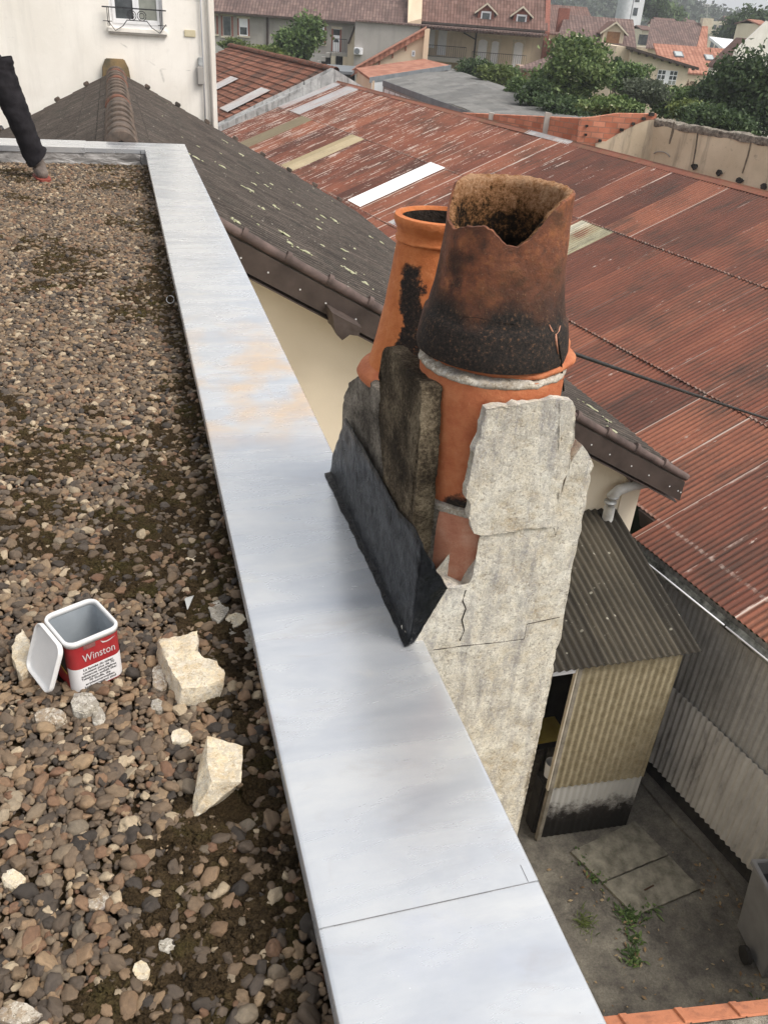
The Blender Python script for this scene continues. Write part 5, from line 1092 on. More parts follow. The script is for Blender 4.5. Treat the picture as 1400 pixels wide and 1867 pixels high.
# ridge capping in lapped lengths
s = -7.5; k = 0
while s < 28.5:
    e = min(28.6, s+2.05); m = MB(); up = np.array([0, 0, 1.]); c0 = R3(s, 8.12, .045+.004*(k % 2)); c1_ = R3(e+.04, 8.12, .045+.004*((k+1) % 2)); RV2 = RWd*math.cos(rr_)-np.array([0, 0, math.sin(rr_)])
    m.prism([c0-RV*.16, c0-RV*.03+up*.012, c0+up*.03, c0+RV2*.03+up*.012, c0+RV2*.18, c0+RV2*.18-up*.005, c0-RV*.16-up*.005], c1_-c0)
    o = m.build('ridge_cap', M_rustcap if k not in (10, ) else M_palesheet, rw); s += 2.0; k += 1
# walls
def RWL(s, off, z): return RO+RU*s+RWd*off+np.array([0, 0, z-RO[2]])
def zpx(px, py, off): p = onplane(px, py, RWd, float(RO@RWd)+off); return p
woff = .09
zA = zpx(1219, 1240, woff-.02)[2]; zA2 = zpx(1400, 1416, woff-.02)[2]; zB = zpx(1176, 1381, woff-.02)[2]; zB2 = zpx(1365, 1578, woff-.02)[2]
print('cladding heights', zA, zA2, zB, zB2)
zA = (zA+zA2)/2; zB = (zB+zB2)/2
corrug('cladding', M_cladgrey, rw, RWL(-7.5, woff, zA-.12), RU, np.array([0, 0, 1.]), 8.3, -4.33-(zA-.12), .088, .012, 8, 5, bend=.01)
corrug('cladding', M_cladpale, rw, RWL(-7.5, woff-.035, zB), RU, np.array([0, 0, 1.]), 8.3, zA-zB, .088, .013, 8, 5, bend=.014)['label'] = 'lower row of paler corrugated sheets'
MB().frame(RWL(-7.5, woff+.05, GZ), RU, RWd, (0, 0, 1), 0, 36, 0, .25, 0, zB-GZ+.03).build('base_wall', M_yardwall, rw)
MB().frame(RWL(-7.5, woff+.06, zB), RU, RWd, (0, 0, 1), 8.4, 36, 0, .2, 0, -4.2-zB).build('side_wall', M_greywall, rw)
MB().frame(RWL(-7.5, woff+14.9, GZ), RU, RWd, (0, 0, 1), 0, 36, 0, .2, 0, -4.4-GZ).build('rear_wall', M_greywall, rw)
MB().prism([R3(28.62, -.1, .03), R3(28.62, 8.12, .10), R3(28.62, 8.12, .10)+(RV2*8.1), R3(28.62, 8.12)+RV2*8.1-np.array([0, 0, 3]), R3(28.62, -.1)-np.array([0, 0, 3])], RU*.22).build('end_wall', M_greywall, rw)
# coping on the party wall towards the clay tiled hall: lichened, mottled black and white
M_partywall = wall_mat('mottled_coping', (.25, .25, .25), (.45, .45, .45), (.04, .04, .04), .9, 2.2, bs=10)
g = R3(28.55, 0, 0); m = MB()
rough_solid('party_wall_coping', M_partywall, rw, [R3(28.55, -.3, .10), R3(28.55, 7.75, .36), R3(28.55, 8.12, .52), R3(28.55, 8.12, -.3), R3(28.55, -.3, -.3)], RU*.34, .35, .03, 1.5, 4)
rough_solid('party_wall_coping', M_partywall, rw, [R3(28.55, 8.13, .52), R3(28.55, 8.13, .22)+RV2*3.6, R3(28.55, 8.13, -.4)+RV2*3.6, R3(28.55, 8.13, -.4)], RU*.3, .35, .03, 1.5, 5)
# rafters / dark boxed end above the yard
MB().frame(R3(.085, .40, -.03), RU, RV, RN, 0, .35, 0, .55, -.30, 0).build('roof_edge_board', M_wood and M_board, rw)
# gutter
gpts = []; n = 12; V = []; Fc = []; secs = 34
for i in range(secs+1):
    s = -7.5+7.62*i/secs; c = RWL(s, -.055, -4.335-.012*abs((i % 11)-5)/5)
    for k in range(n+1):
        a = math.pi*(1+k/n); V.append(c+RWd*.068*math.cos(a)+np.array([0, 0, .068*math.sin(a)]))
for i in range(secs):
    for k in range(n): Fc.append((i*(n+1)+k, i*(n+1)+k+1, (i+1)*(n+1)+k+1, (i+1)*(n+1)+k))
M_gut = simple('stained_gutter', (.03, .03, .025), (.30, .30, .27), 9, .7, .3)
go_ = MB().add(V, Fc).build('gutter', M_gut, rw, True); md = go_.modifiers.new('t', 'SOLIDIFY'); md.thickness = .004
s = -7.5
while s < 0: MB().tube([RWL(s, -.124, -4.333), RWL(min(s+1.9, .1), -.124, -4.336)], .0095, 8).build('gutter_bead', M_pvc, rw, True); s += 1.93

# ================================================================== LEAN-TO SHED
sh = thing('corrugated_shed', 'small lean-to shed of tan corrugated sheet under a black lichened corrugated roof', 'shed', (4.9, 6.9, GZ))
yF = 5.93; xL, xR_ = 4.275, 5.49; zTop = -4.50
so_ = np.array([2.3, 5.80, -4.47]); sv = np.array([-.10, 2.03, .66]); svl = np.linalg.norm(sv); sv /= svl
corrug('roof', M_fibro, sh, so_, (1, -.012, 0), sv, 3.36, svl, .0865, .0150, 8, 8, thick=.006, bend=.01, u0=2.3)
z1_ = GZ+.93
corrug('front_cladding', M_shedclad, sh, (xL+.02, yF-.012, z1_), (1, -.06, 0), (0, 0, 1), xR_-xL-.02, zTop-z1_, .0865, .010, 8, 6, thick=.005)
corrug('plinth', M_shedplinth, sh, (xL+.02, yF+.008, GZ), (1, -.06, 0), (0, 0, 1), xR_-xL-.02, .95, .0865, .004, 8, 6, thick=.05)
MB().box(xL-.035, xL+.018, yF-.035, yF+.03, GZ, zTop+.02).build('corner_post', M_timber, sh, bevel=.004)
MB().box(xL-.055, xL-.036, yF-.03, yF+.02, z1_, zTop).build('corner_trim', M_stone, sh)
MB().box(2.4, xL-.057, yF-.02, yF+.03, zTop-.16, zTop-.10).build('lintel', M_pvc, sh)
MB().box(xR_-.03, xR_, yF-.05, 7.7, GZ, zTop-.02).build('side_wall', M_greywall, sh)
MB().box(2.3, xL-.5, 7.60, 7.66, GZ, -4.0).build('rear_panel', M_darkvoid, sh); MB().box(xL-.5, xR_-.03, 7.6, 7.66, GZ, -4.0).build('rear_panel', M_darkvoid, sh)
dm = MB().frame((xL-.28, yF+.35, GZ+.9), (.12, .99, 0), (-.99, .12, 0), (0, 0, 1), 0, .7, 0, .04, 0, 1.8); dm.build('door_leaf', M_greywall, sh)
cr = thing('yellow_board', 'yellow board lying on a dark bench inside the shed opening', 'board', (4.1, 6.35, -6.4))
zy = ony(985, 1352, 6.45)[2]-.01
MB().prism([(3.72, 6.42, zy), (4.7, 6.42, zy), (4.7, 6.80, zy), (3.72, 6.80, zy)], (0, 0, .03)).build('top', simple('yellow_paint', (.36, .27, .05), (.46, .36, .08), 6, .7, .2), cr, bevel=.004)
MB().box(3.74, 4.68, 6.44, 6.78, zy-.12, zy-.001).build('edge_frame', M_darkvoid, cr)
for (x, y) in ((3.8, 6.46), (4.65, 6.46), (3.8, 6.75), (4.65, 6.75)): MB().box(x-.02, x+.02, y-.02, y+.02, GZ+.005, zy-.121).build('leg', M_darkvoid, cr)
bq = ony(1004, 1400, 6.12)
pc = thing('white_bucket', 'small white plastic bucket on a dark stand in the shed opening', 'bucket', (bq[0], 6.12, GZ))
lathe('body', M_pvc, pc, (bq[0], 6.12), [(.0, bq[2]-.12), (.06, bq[2]-.12), (.075, bq[2]+.10), (.08, bq[2]+.10), (.065, bq[2]-.13), (0, bq[2]-.13)], 24, close=False); MB().box(bq[0]-.13, bq[0]+.13, 6.0, 6.22, GZ+.005, bq[2]-.131).build('stand', M_darkvoid, pc, bevel=.02)

# ================================================================== GROUND, YARD
def ground():
    n = 2; tag(arr_mesh('ground', [(-2500, -600, GZ-.02), (2500, -600, GZ-.02), (2500, 3500, GZ-.02), (-2500, 3500, GZ-.02)], [(0, 1, 2, 3)], M_grass, None), None, None, None, 'structure')
ground()
t = Mt('yard_concrete'); v = gpos(t); a = t.noise(v, 1.3, 8, .65, .3); b = t.noise(v, 7, 8, .75); c = t.noise(v, 45, 6, .8)
e = t.math('ADD', t.math('MULTIPLY', a, .6), t.math('MULTIPLY', b, .4))
col = t.ramp(e, [(.33, (.050, .046, .040)), (.44, (.11, .10, .087)), (.53, (.18, .165, .138)), (.60, (.25, .232, .19)), (.70, (.36, .335, .285))])
col = t.mix(.5, col, t.ramp(c, [(.35, (.45, .45, .45)), (.65, (1.4, 1.4, 1.4))]), 'MULTIPLY')
pk = t.ramp(t.vor(v, 14, 'Distance'), [(.03, 1.), (.06, 0.)]); pk = t.math('MULTIPLY', pk, t.ramp(t.noise(v, 5, 3), [(.55, 0.), (.62, 1.)])); col = t.mix(t.math('MULTIPLY', pk, .6), col, (.36, .32, .25))
M_yard = t.out(col, .93, 0, t.bump(t.math('ADD', b, c), .6, .02), .25)
nx, ny = 160, 160; X, Y = np.meshgrid(np.linspace(.6, 6.9, nx), np.linspace(.2, 8, ny)); P = np.stack([X.ravel(), Y.ravel(), X.ravel()*0+GZ-.012], 1); P[:, 2] += .010*fbm(P, 1.2, 5, 3)
tag(arr_mesh('yard', P, grid_faces(nx, ny), M_yard, None, True), None, None, None, 'structure')
# raised edge strip along the workshop wall
E1, E2 = onz(1165, 1425, GZ), onz(1357, 1645, GZ); d_ = (E2-E1)/np.linalg.norm(E2-E1); pn = np.array([-d_[1], d_[0], 0]); pn = pn if pn[0] > 0 else -pn
kp = [E1-d_*1.0, E1, E1+(E2-E1)*.4+pn*-.02, E1+(E2-E1)*.7+pn*.04, E2+pn*-.03, E2+d_*2.2]
tag(rough_solid('kerb_strip', M_yard, None, [p+np.array([0, 0, .035]) for p in kp]+[p+pn*.5+np.array([0, 0, .035]) for p in kp[::-1]], (0, 0, -.08), .12, .012, 9, 6), None, None, None, 'structure')
# two concrete covers
M_cover = simple('cover_concrete', (.13, .12, .095), (.30, .28, .225), 7, .93, .5, 40)
def Z(*q, z=GZ+.03): return [onz(a, b, z) for a, b in q]
for i, (qs, lab) in enumerate([(Z((1040, 1552), (1157, 1497), (1218, 1557), (1097, 1607)), 'farther of the two worn concrete covers, plain, nearest the shed'), (Z((1099, 1610), (1219, 1560), (1277, 1619), (1158, 1669)), 'nearer of the two worn concrete covers, with a slot for lifting')]):
    r_ = thing('concrete_cover', lab, 'manhole cover', tuple(np.mean(qs, 0)[:2])+(GZ,), 'concrete covers in the yard floor')
    rough_solid('slab', M_cover, r_, qs, (0, 0, -.05), .05, .006, 14, 30+i, chip=.012)
    if i == 1:
        a, b = onz(1174, 1623, GZ+.036), onz(1191, 1614, GZ+.036); MB().frame(a, (b-a)/np.linalg.norm(b-a), np.cross((0, 0, 1), (b-a)/np.linalg.norm(b-a)), (0, 0, 1), 0, np.linalg.norm(b-a), -.008, .008, -.004, .004).build('lifting_slot', simple('rusty_slot', (.05, .025, .015), (.10, .05, .03), 20, .9, .2), r_)
# weeds
def weed(px, py, n, L, label, seed, spread=.1, grass=False):
    r = np.random.default_rng(seed); c = onz(px, py, GZ+.0); V = []; Fq = []
    for k in range(n):
        b = c+np.array([r.normal(0, spread), r.normal(0, spread), 0]); a = r.uniform(0, 6.28); el = r.uniform(.35, 1.2); l = L*r.uniform(.5, 1.1); w_ = (.004 if grass else .011)*r.uniform(.7, 1.3)
        dr = np.array([math.cos(a)*math.cos(el), math.sin(a)*math.cos(el), math.sin(el)]); sdv = np.array([-math.sin(a), math.cos(a), 0]); i0 = len(V)
        for j, (tt, ww) in enumerate(((0, .5), (.35, 1.), (.7, .8), (1., .05))):
            p = b+dr*l*tt+np.array([0, 0, -l*.35*tt*tt]); V += [p-sdv*w_*ww, p+sdv*w_*ww]
        for j in range(3): Fq.append((i0+2*j, i0+2*j+1, i0+2*j+3, i0+2*j+2))
    o = arr_mesh('weed', V, Fq, M_leafD if grass else M_leafA, None); return tag(o, label, 'weed', 'weeds growing in the cracks of the yard')
weed(1148, 1668, 110, .13, 'dense green weed cushion at the near left corner of the concrete covers', 1, .07)
weed(1185, 1652, 26, .13, 'star-shaped weed at the near edge of the slotted cover', 2, .05)
weed(1090, 1600, 60, .10, 'low creeping weed along the left edge of the plain cover', 3, .045)
weed(1065, 1565, 46, .09, 'small weed at the far left corner of the plain cover', 8, .06)
weed(1063, 1680, 90, .15, 'tuft of thin grass alone on the dark concrete left of the covers', 4, .06, True)
weed(1152, 1745, 60, .12, 'straggly yellowish weed in the crack running towards the tiled wall', 5, .06)
weed(1158, 1715, 40, .10, 'little weed between the cushion and the straggly one', 6, .05)
weed(1385, 1842, 30, .10, 'weed in the dark corner by the grey bin', 7, .06)
r = np.random.default_rng(12); V = []; Fq = []
M_deadleaf = leaf_mat('dead_leaf', (.16, .09, .04), (.30, .20, .10), (.42, .33, .2), .1)
for k in range(170):
    if k < 60: c = onz(r.uniform(1000, 1400), r.uniform(1540, 1860), GZ+.012)
    else:
        cx_, cy_ = [(1150, 1690), (1285, 1605), (1155, 1750), (1385, 1800), (1090, 1610), (1340, 1640)][k % 6]; c = onz(cx_+r.normal(0, 22), cy_+r.normal(0, 22), GZ+.012)
    a = r.uniform(0, 6.28); l = r.uniform(.012, .038); w_ = l*.45; u1 = np.array([math.cos(a), math.sin(a), r.normal(0, .3)])*l; v1 = np.array([-math.sin(a), math.cos(a), r.normal(0, .3)])*w_; i0 = len(V)
    V += [c-u1, c+v1+np.array([0, 0, .006]), c+u1, c-v1]; Fq.append((i0, i0+1, i0+2, i0+3))
tag(arr_mesh('fallen_leaves', V, Fq, M_deadleaf, None), 'scattered dead leaves on the yard floor', 'leaves', None, 'stuff')
# bin
bn = thing('grey_bin', 'large open grey plastic bin at the right edge of the yard', 'bin', (6.15, 4.1, GZ))
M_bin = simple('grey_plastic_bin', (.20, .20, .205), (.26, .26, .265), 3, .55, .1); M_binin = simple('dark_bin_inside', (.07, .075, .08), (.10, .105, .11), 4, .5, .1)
bu = np.array([.985, -.17, 0]); bv = np.array([-.17, -.985, 0]); bo = onz(1368, 1569, -6.36)+np.array([.03, 0, 0]); TWb, TDb = .52, .78
def bp(a, b, z): return np.array([bo[0], bo[1], 0])+bu*a+bv*b+np.array([0, 0, z])
V = []; Fc = []
lv = [(0.06, .07, GZ+.12), (0, 0, -6.42), (0, 0, -6.40)]
def rect(i, z): return [bp(i, i, z), bp(TWb-i, i, z), bp(TWb-i, TDb-i, z), bp(i, TDb-i, z)]
secs = [rect(.085, GZ+.02), rect(.08, GZ+.14), rect(.015, -6.44), rect(-.015, -6.43), rect(-.015, -6.36), rect(.03, -6.36), rect(.035, -6.43), rect(.045, -6.55)]
m = MB()
for s_ in secs: m.v += [tuple(p) for p in s_]
for i in range(len(secs)-1):
    for k in range(4): m.f.append((i*4+k, i*4+(k+1) % 4, (i+1)*4+(k+1) % 4, (i+1)*4+k))
m.f.append((3, 2, 1, 0)); m.build('body', M_bin, bn, bevel=.008)
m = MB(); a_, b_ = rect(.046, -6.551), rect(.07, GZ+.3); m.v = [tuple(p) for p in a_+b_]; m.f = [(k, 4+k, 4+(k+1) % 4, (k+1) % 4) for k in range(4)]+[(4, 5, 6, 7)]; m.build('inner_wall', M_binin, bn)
for b_ in (TDb-.30,): MB().tube([bp(.0, b_, GZ+.10), bp(-.05, b_, GZ+.10)], .10, 18).build('wheel', M_darkvoid, bn, True, sharp=40)
# garden wall with interlocking orange capping tiles
gwl = thing('tile_capped_wall', 'boundary wall capped with orange clay tiles at the bottom right', 'wall', (3, 2.2, GZ))
A1, A2 = onz(1112, 1853, -4.0), onz(1400, 1822, -4.0); gd = (A2-A1)/np.linalg.norm(A2-A1); gn = np.array([gd[1], -gd[0], 0]); gn = gn if gn[1] < 0 else -gn
W0 = A1-gd*((A1[0]-.62)/gd[0])
MB().frame((W0[0], W0[1], GZ), gd, gn, (0, 0, 1), 0, 6.0, .08, .42, 0, -4.12-GZ).build('wall', M_greywall, gwl)
jp = [onz(x, y, -4.0) for x, y in ((1129, 1851), (1231, 1841), (1328, 1829))]; tl = float((jp[1]-jp[0])@gd); s0 = float((jp[0]-W0)@gd)
s = s0-tl*6; k = 0
while s < 5.6:
    p = W0+gd*s; m = MB(); up = np.array([0, 0, 1.]); out_ = []
    if s > -.1:
        L0, L1 = 0, tl+.02
        def sec(q, lift): c = p+gd*q; return [c+gn*-.02+up*(-.055+lift), c+gn*-.02+up*(-.03+lift), c+gn*.03+up*(0+lift), c+gn*.10+up*(.042+lift), c+gn*.11+up*(.03+lift), c+gn*.03+up*(-.02+lift)]
        for (q0, q1, l) in ((.05, tl+.045, 0.), (0, .055, .016)):
            a_, b_ = sec(q0, l), sec(q1, l); m.add(a_+b_, [(0, 1, 2, 3, 4, 5), (11, 10, 9, 8, 7, 6)]+[(i, (i+6), (i+1) % 6+6, (i+1) % 6) for i in range(6)])
        m.build('capping_tile', M_orangetile, gwl, bevel=.004)
    s += tl; k += 1
rough_solid('mortar_bed', M_crust2, gwl, [W0+gn*.115+up*.035, W0+gd*6+gn*.115+up*.035, W0+gd*6+gn*.5+up*-.02, W0+gn*.5+up*-.02], (0, 0, -.10), .05, .014, 14, 41)

# ================================================================== FAR BUILDINGS (frame: r to the right, d away from the camera)
def root_at(name, label, cat, px, py, d, group=None):
    r, z = rz(px, py, d); p = B(r, d, GZ); return thing(name, label, cat, tuple(p), group)
def roofslab(root, r0, r1, d0, z0, d1, z1, mat, th=.12, name='roof', label=None, r0b=None, r1b=None):
    r0b = r0 if r0b is None else r0b; r1b = r1 if r1b is None else r1b
    return MB().prism([B(r0, d0, z0), B(r1, d0, z0), B(r1b, d1, z1), B(r0b, d1, z1)], (0, 0, -th)).build(name, mat, root, label=label)
def opening(root, x0, y0, x1, y1, d, kind='door', leaf=None, sur=None, jamb=None, arch=False, label=None, half=None, sill=True):
    """px rectangle of the opening on the wall plane at distance d"""
    r0, z1 = rz(x0, (y0+y0)/2, d); r1, _ = rz(x1, y0, d); z0 = rz((x0+x1)/2, y1, d)[1]; z1 = rz((x0+x1)/2, y0, d)[1]
    if sur:
        m = MB(); t_ = .13
        m.bbox(r0-t_*1.3, r1+t_*1.3, d-.05, d-.002, z1, z1+t_*1.3)
        m.build('lintel', sur, root)
        for a, b in ((r0-t_, r0), (r1, r1+t_)): MB().bbox(a, b, d-.04, d-.002, z0, z1-.001).build('jamb', jamb or sur, root)
        if sill: MB().bbox(r0-t_*1.2, r1+t_*1.2, d-.09, d-.002, z0-.12, z0-.002).build('sill', sur, root)
    o = MB(); n = 8
    if arch:
        pts = [B(r0, d-.03, z0), B(r1, d-.03, z0), B(r1, d-.03, z1-.12*(r1-r0)*2)]+[B((r0+r1)/2+(r1-r0)/2*math.cos(a), d-.03, z1-.24*(r1-r0)+.24*(r1-r0)*math.sin(a)) for a in np.linspace(.25, math.pi-.25, n)]+[B(r0, d-.03, z1-.24*(r1-r0))]
        o.prism(pts, FH*.028)
    else: o.bbox(r0, r1, d-.03, d-.002, z0, z1)
    f = o.build(kind, leaf or M_pvc, root, label=label)
    if kind == 'window':
        fw_ = .07
        if half: MB().bbox(r0+fw_, r1-fw_, d-.036, d-.0305, z0+(z1-z0)*half, z1-fw_).build('roller_shutter', M_pvc, f); MB().bbox(r0+fw_, r1-fw_, d-.035, d-.0305, z0+fw_, z0+(z1-z0)*half-.002).build('pane', M_glass, f)
        else: MB().bbox(r0+fw_, r1-fw_, d-.036, d-.0305, z0+fw_, z1-fw_).build('pane', M_glass, f)
    return r0, r1, z0, z1
def dormer(root, xc, ytop, ybot, w, d, dback, roofmat=M_tileB, leaf=None, frame=M_oldbrick):
    """gabled dormer: px centre, px peak, px sill"""
    rc, zt_ = rz(xc, ytop, d); _, zb_ = rz(xc, ybot, d); h = zt_-zb_; hw = w/2; ze_ = zt_-hw*.75
    MB().prism([B(rc-hw, d, zb_), B(rc+hw, d, zb_), B(rc+hw, d, ze_), B(rc, d, zt_-.05), B(rc-hw, d, ze_)], FH*(dback-d)).build('dormer', frame, root)
    do = [c for c in root.children if c.name.startswith('dormer')][-1]
    for sg in (-1, 1): MB().prism([B(rc, d-.25, zt_+.06), B(rc+sg*(hw+.25), d-.25, ze_-.14), B(rc+sg*(hw+.25), dback, ze_-.14), B(rc, dback, zt_+.06)], (0, 0, -.08)).build('dormer_roof', roofmat, do)
    for sg in (-1, 1): MB().prism([B(rc, d-.27, zt_+.08), B(rc+sg*(hw+.27), d-.27, ze_-.13), B(rc+sg*(hw+.27), d-.27, ze_-.25), B(rc, d-.27, zt_-.06)], FH*.03).build('barge_board', M_stone, do)
    MB().bbox(rc-hw*.62, rc+hw*.62, d-.05, d-.002, zb_+.06, ze_-.02).build('window_frame', leaf or M_pvc, do)
    if leaf is None: MB().bbox(rc-hw*.46, rc+hw*.46, d-.06, d-.0505, zb_+.16, ze_-.14).build('pane', M_glass, do)

# --- A: long grey row house
D = 75.
rA = root_at('row_house', 'long grey roughcast row house under a dark brown roof, left of the party wall', 'house', 560, 60, D)
r0, ze = rz(380, 21, D); r1, ze2 = rz(720, 46, D); ze = (ze+ze2)/2; re = rz(985, 60, D)[0]
MB().bbox(r0-14, r1, D, D+9, GZ, ze).build('wall', M_greywall, rA)
MB().bbox(r0-14, r1, D-.06, D-.002, GZ, rz(450, 88, D)[1]).build('lower_wall', wall_mat('pale_lower_wall', (.38, .37, .35), (.46, .45, .43), bs=10), rA)
roofslab(rA, r0-15, re, D-.45, ze+.05, D+4.6, ze+3.6, M_tileA)
roofslab(rA, r0-15, re, D+9.6, ze+.05, D+4.61, ze+3.6, M_tileA)
MB().bbox(r0-15, r1+.2, D-.56, D-.44, ze-.10, ze+.04).build('gutter', M_board, rA)
a = rz(488, 50, D)[0]; MB().bbox(a-.09, a+.09, D-.16, D-.04, GZ, ze-.1).build('downpipe', M_board, rA)
opening(rA, 406, 29, 422, 66, D, 'window', M_greywall, M_stone, M_oldbrick, label='walled-up window')
opening(rA, 436, 34, 452, 65, D, 'window', M_pvc, M_stone, M_oldbrick, half=.50, label='window with its white roller shutter half down')
opening(rA, 391, 28, 394.5, 62, D, 'window', M_greywall, M_stone, M_oldbrick)
opening(rA, 580, 46, 592, 80, D, 'window', M_pvc, M_stone, M_oldbrick, half=.05, label='window with its roller shutter fully down')
x0, x1, z0, z1 = opening(rA, 608, 53, 620, 94, D, 'door', M_pvc, M_stone, M_oldbrick, sill=False, label='white house door at the head of the steps')
MB().bbox(x0, x1, D-.035, D-.0305, z1-.42, z1-.02).build('fanlight', M_glass, rA)
MB().prism([B((x0+x1)/2+.22*math.cos(t_), D-.036, z1-.9+.22*math.sin(t_)) for t_ in np.linspace(0, math.pi, 7)], FH*.005).build('door_light', M_glass, rA)
# steps and landing
s1, sz = rz(606, 98, D-2)
st = thing('outside_steps', 'concrete landing and steps with a dark store below the white door', 'steps', tuple(B(s1, D-2, GZ)))
a0, a1 = rz(604, 100, D-2)[0], rz(634, 100, D-2)[0]; zl = rz(620, 97, D-2)[1]
MB().bbox(a0, a1, D-2.2, D-.07, zl-.2, zl).build('landing', M_greywall, st); MB().bbox(a0, a0+.35, D-2.2, D-2, GZ, zl-.201).build('pier', M_stone, st); MB().bbox(a1-.35, a1, D-2.2, D-2, GZ, zl-.201).build('pier', M_tanwall, st)
MB().bbox(a0+.36, a1-.36, D-1.6, D-1.5, GZ, zl-.21).build('dark_opening', M_darkvoid, st); MB().prism([B(a0-.01, D-1.9, zl), B(a0-2.7, D-1.9, zl-2.3), B(a0-2.7, D-1.9, GZ), B(a0-.01, D-1.9, GZ)], FH*1.2).build('stair_flight', M_yardwall, st)
for i in range(8): MB().bbox(a0-.1-.33*i-.33, a0-.1-.33*i, D-2.1, D-.8, zl-.29*i-.35, zl-.29*i-.05).build('step', M_greyblock, st)
ml = MB()
for i in range(9): ml.tube([B(a0+.1+i*(a1-a0-.2)/8, D-2.15, zl), B(a0+.1+i*(a1-a0-.2)/8, D-2.15, zl+.95)], .018, 5)
ml.tube([B(a0+.1, D-2.15, zl+.95), B(a1-.1, D-2.15, zl+.95)], .025, 5).build('railing', M_iron, st)
# cream narrow return + grey extension + ac unit
rx0 = rz(634, 80, D-1)[0]; rx1 = rz(647, 80, D-1)[0]
ext = root_at('grey_extension', 'blank grey rendered extension wall with an air conditioner beside the row house', 'building', 700, 90, 71)
e0, e1 = rz(647, 60, 71)[0], rz(765, 60, 71)[0]; zt_ = rz(700, 42, 71)[1]
MB().bbox(e0, e1, 71, D-.07, GZ, zt_).build('wall', M_greyblock, ext); roofslab(ext, e0, re, 70.8, zt_+.08, D-.6, ze+.25, M_tileA, .1)
MB().prism([B(rz(634, 110, 72)[0], 72, GZ), B(e0-.002, 72, GZ), B(e0-.002, 72, rz(647, 50, 72)[1]), B(rz(634, 80, 72)[0], 72, rz(634, 78, 72)[1])], FH*.3).build('return_wall', M_tanwall, ext)
q0, q1 = rz(635, 80, 71.9), rz(648, 46, 71.9); MB().tube([B(q0[0], 71.9, q0[1]), B(q1[0], 71.9, q1[1])], .07, 6).build('barge_board', M_board, ext)
q0, q1 = rz(646, 86, 70.9), rz(661, 100, 70.9)
acu = thing('air_conditioner', 'white air conditioner unit on the grey extension wall', 'air conditioner', tuple(B(q0[0], 70.7, q1[1])))
MB().bbox(q0[0], q1[0], 70.55, 70.99, q1[1], q0[1]).build('case', M_pvc, acu, bevel=.03)
cc = B((q0[0]*.62+q1[0]*.38), 70.54, (q0[1]+q1[1])/2); MB().tube([cc, cc-FH*.02], .20, 20).build('fan_grille', M_steelgrey, acu)
# --- B: tan row house with dormers
rB = root_at('row_house', 'tan row house with two brick dormers and white shuttered doors', 'house', 880, 70, D)
b0, zeB = rz(770, 39, D); b1, zeB2 = rz(992, 57, D); zeB = (zeB+zeB2)/2
MB().bbox(b0, b1, D, D+9, GZ, zeB).build('wall', M_tanwall, rB)
roofslab(rB, b0-.2, b1+.2, D-.45, zeB+.05, D+4.6, zeB+4.6, M_tileB); roofslab(rB, b0-.2, b1+.2, D+9.6, zeB+.05, D+4.61, zeB+4.6, M_tileB)
MB().bbox(b0, b1, D-.56, D-.44, zeB-.10, zeB+.04).build('gutter', M_board, rB)
# party gable between A and B
MB().prism([B(rz(743, 48, D)[0]-.0, D-.7, zeB-.1), B(rz(768, 42, D)[0], D-.7, zeB+.2), B(rz(766, 0, D+4.6)[0], D+4.6, zeB+5.1), B(rz(741, 0, D+4.6)[0], D+4.6, zeB+5.1)], (0, 0, -1.2)).build('party_wall', M_peach, rB)
MB().prism([B(b1-.02, D-.5, zeB-.05), B(b1+.35, D-.5, zeB-.05), B(b1+.35, D+4.6, zeB+5.0), B(b1-.02, D+4.6, zeB+5.0)], (0, 0, -.6)).build('party_wall', M_oldbrick, rB)
MB().bbox(b1+.0, b1+.7, D-.5, D-.01, GZ, zeB-.6).build('brick_quoin', M_oldbrick, rB)
for (xc, yt, yb_) in ((888, 7, 44), (953, 13, 49)): dormer(rB, xc, yt, yb_, 1.25, D+.1, D+3.2)
for (x0, y0, x1, y1, ar) in ((778, 49, 794, 87, 0), (800, 51, 816, 101, 0), (873, 72, 889, 116, 1), (897, 75, 910, 118, 1), (938, 77, 954, 123, 1)):
    opening(rB, x0, y0, x1, y1, D, 'door', M_pvc, M_stone if ar else None, M_stone, arch=bool(ar), sill=False)
a = rz(866, 80, D)[0]; MB().bbox(a-.06, a+.06, D-.14, D-.03, GZ, zeB-.1).tube([B(a, D-.1, rz(866, 72, D)[1]), B(a-1.0, D-.1, rz(852, 60, D)[1])], .05, 6).build('downpipe', M_board, rB)
def bars(px0, px1, py0, py1, d, root, name='railing'):
    a0, zt_ = rz(px0, py0, d); a1, _ = rz(px1, py0, d); zb_ = rz((px0+px1)/2, py1, d)[1]; zt_ = rz((px0+px1)/2, py0, d)[1]; m = MB(); n = int((a1-a0)/.16)
    for i in range(n+1): m.tube([B(a0+(a1-a0)*i/n, d, zb_), B(a0+(a1-a0)*i/n, d, zt_)], .012, 4)
    m.tube([B(a0, d, zt_), B(a1, d, zt_)], .02, 4); return m.build(name, M_iron, root)
bars(776, 850, 84, 103, D-1.6, rB); bars(860, 960, 98, 122, D-1.6, rB)
zt_ = rz(812, 104, D-1)[1]; MB().bbox(rz(776, 100, D)[0], rz(850, 100, D)[0], D-1.7, D-.03, zt_-.3, zt_).build('terrace', M_greywall, rB); zt_ = rz(900, 121, D-1)[1]; MB().bbox(rz(858, 100, D)[0], b1, D-1.7, D-.03, GZ, zt_).build('terrace', M_tanwall, rB)
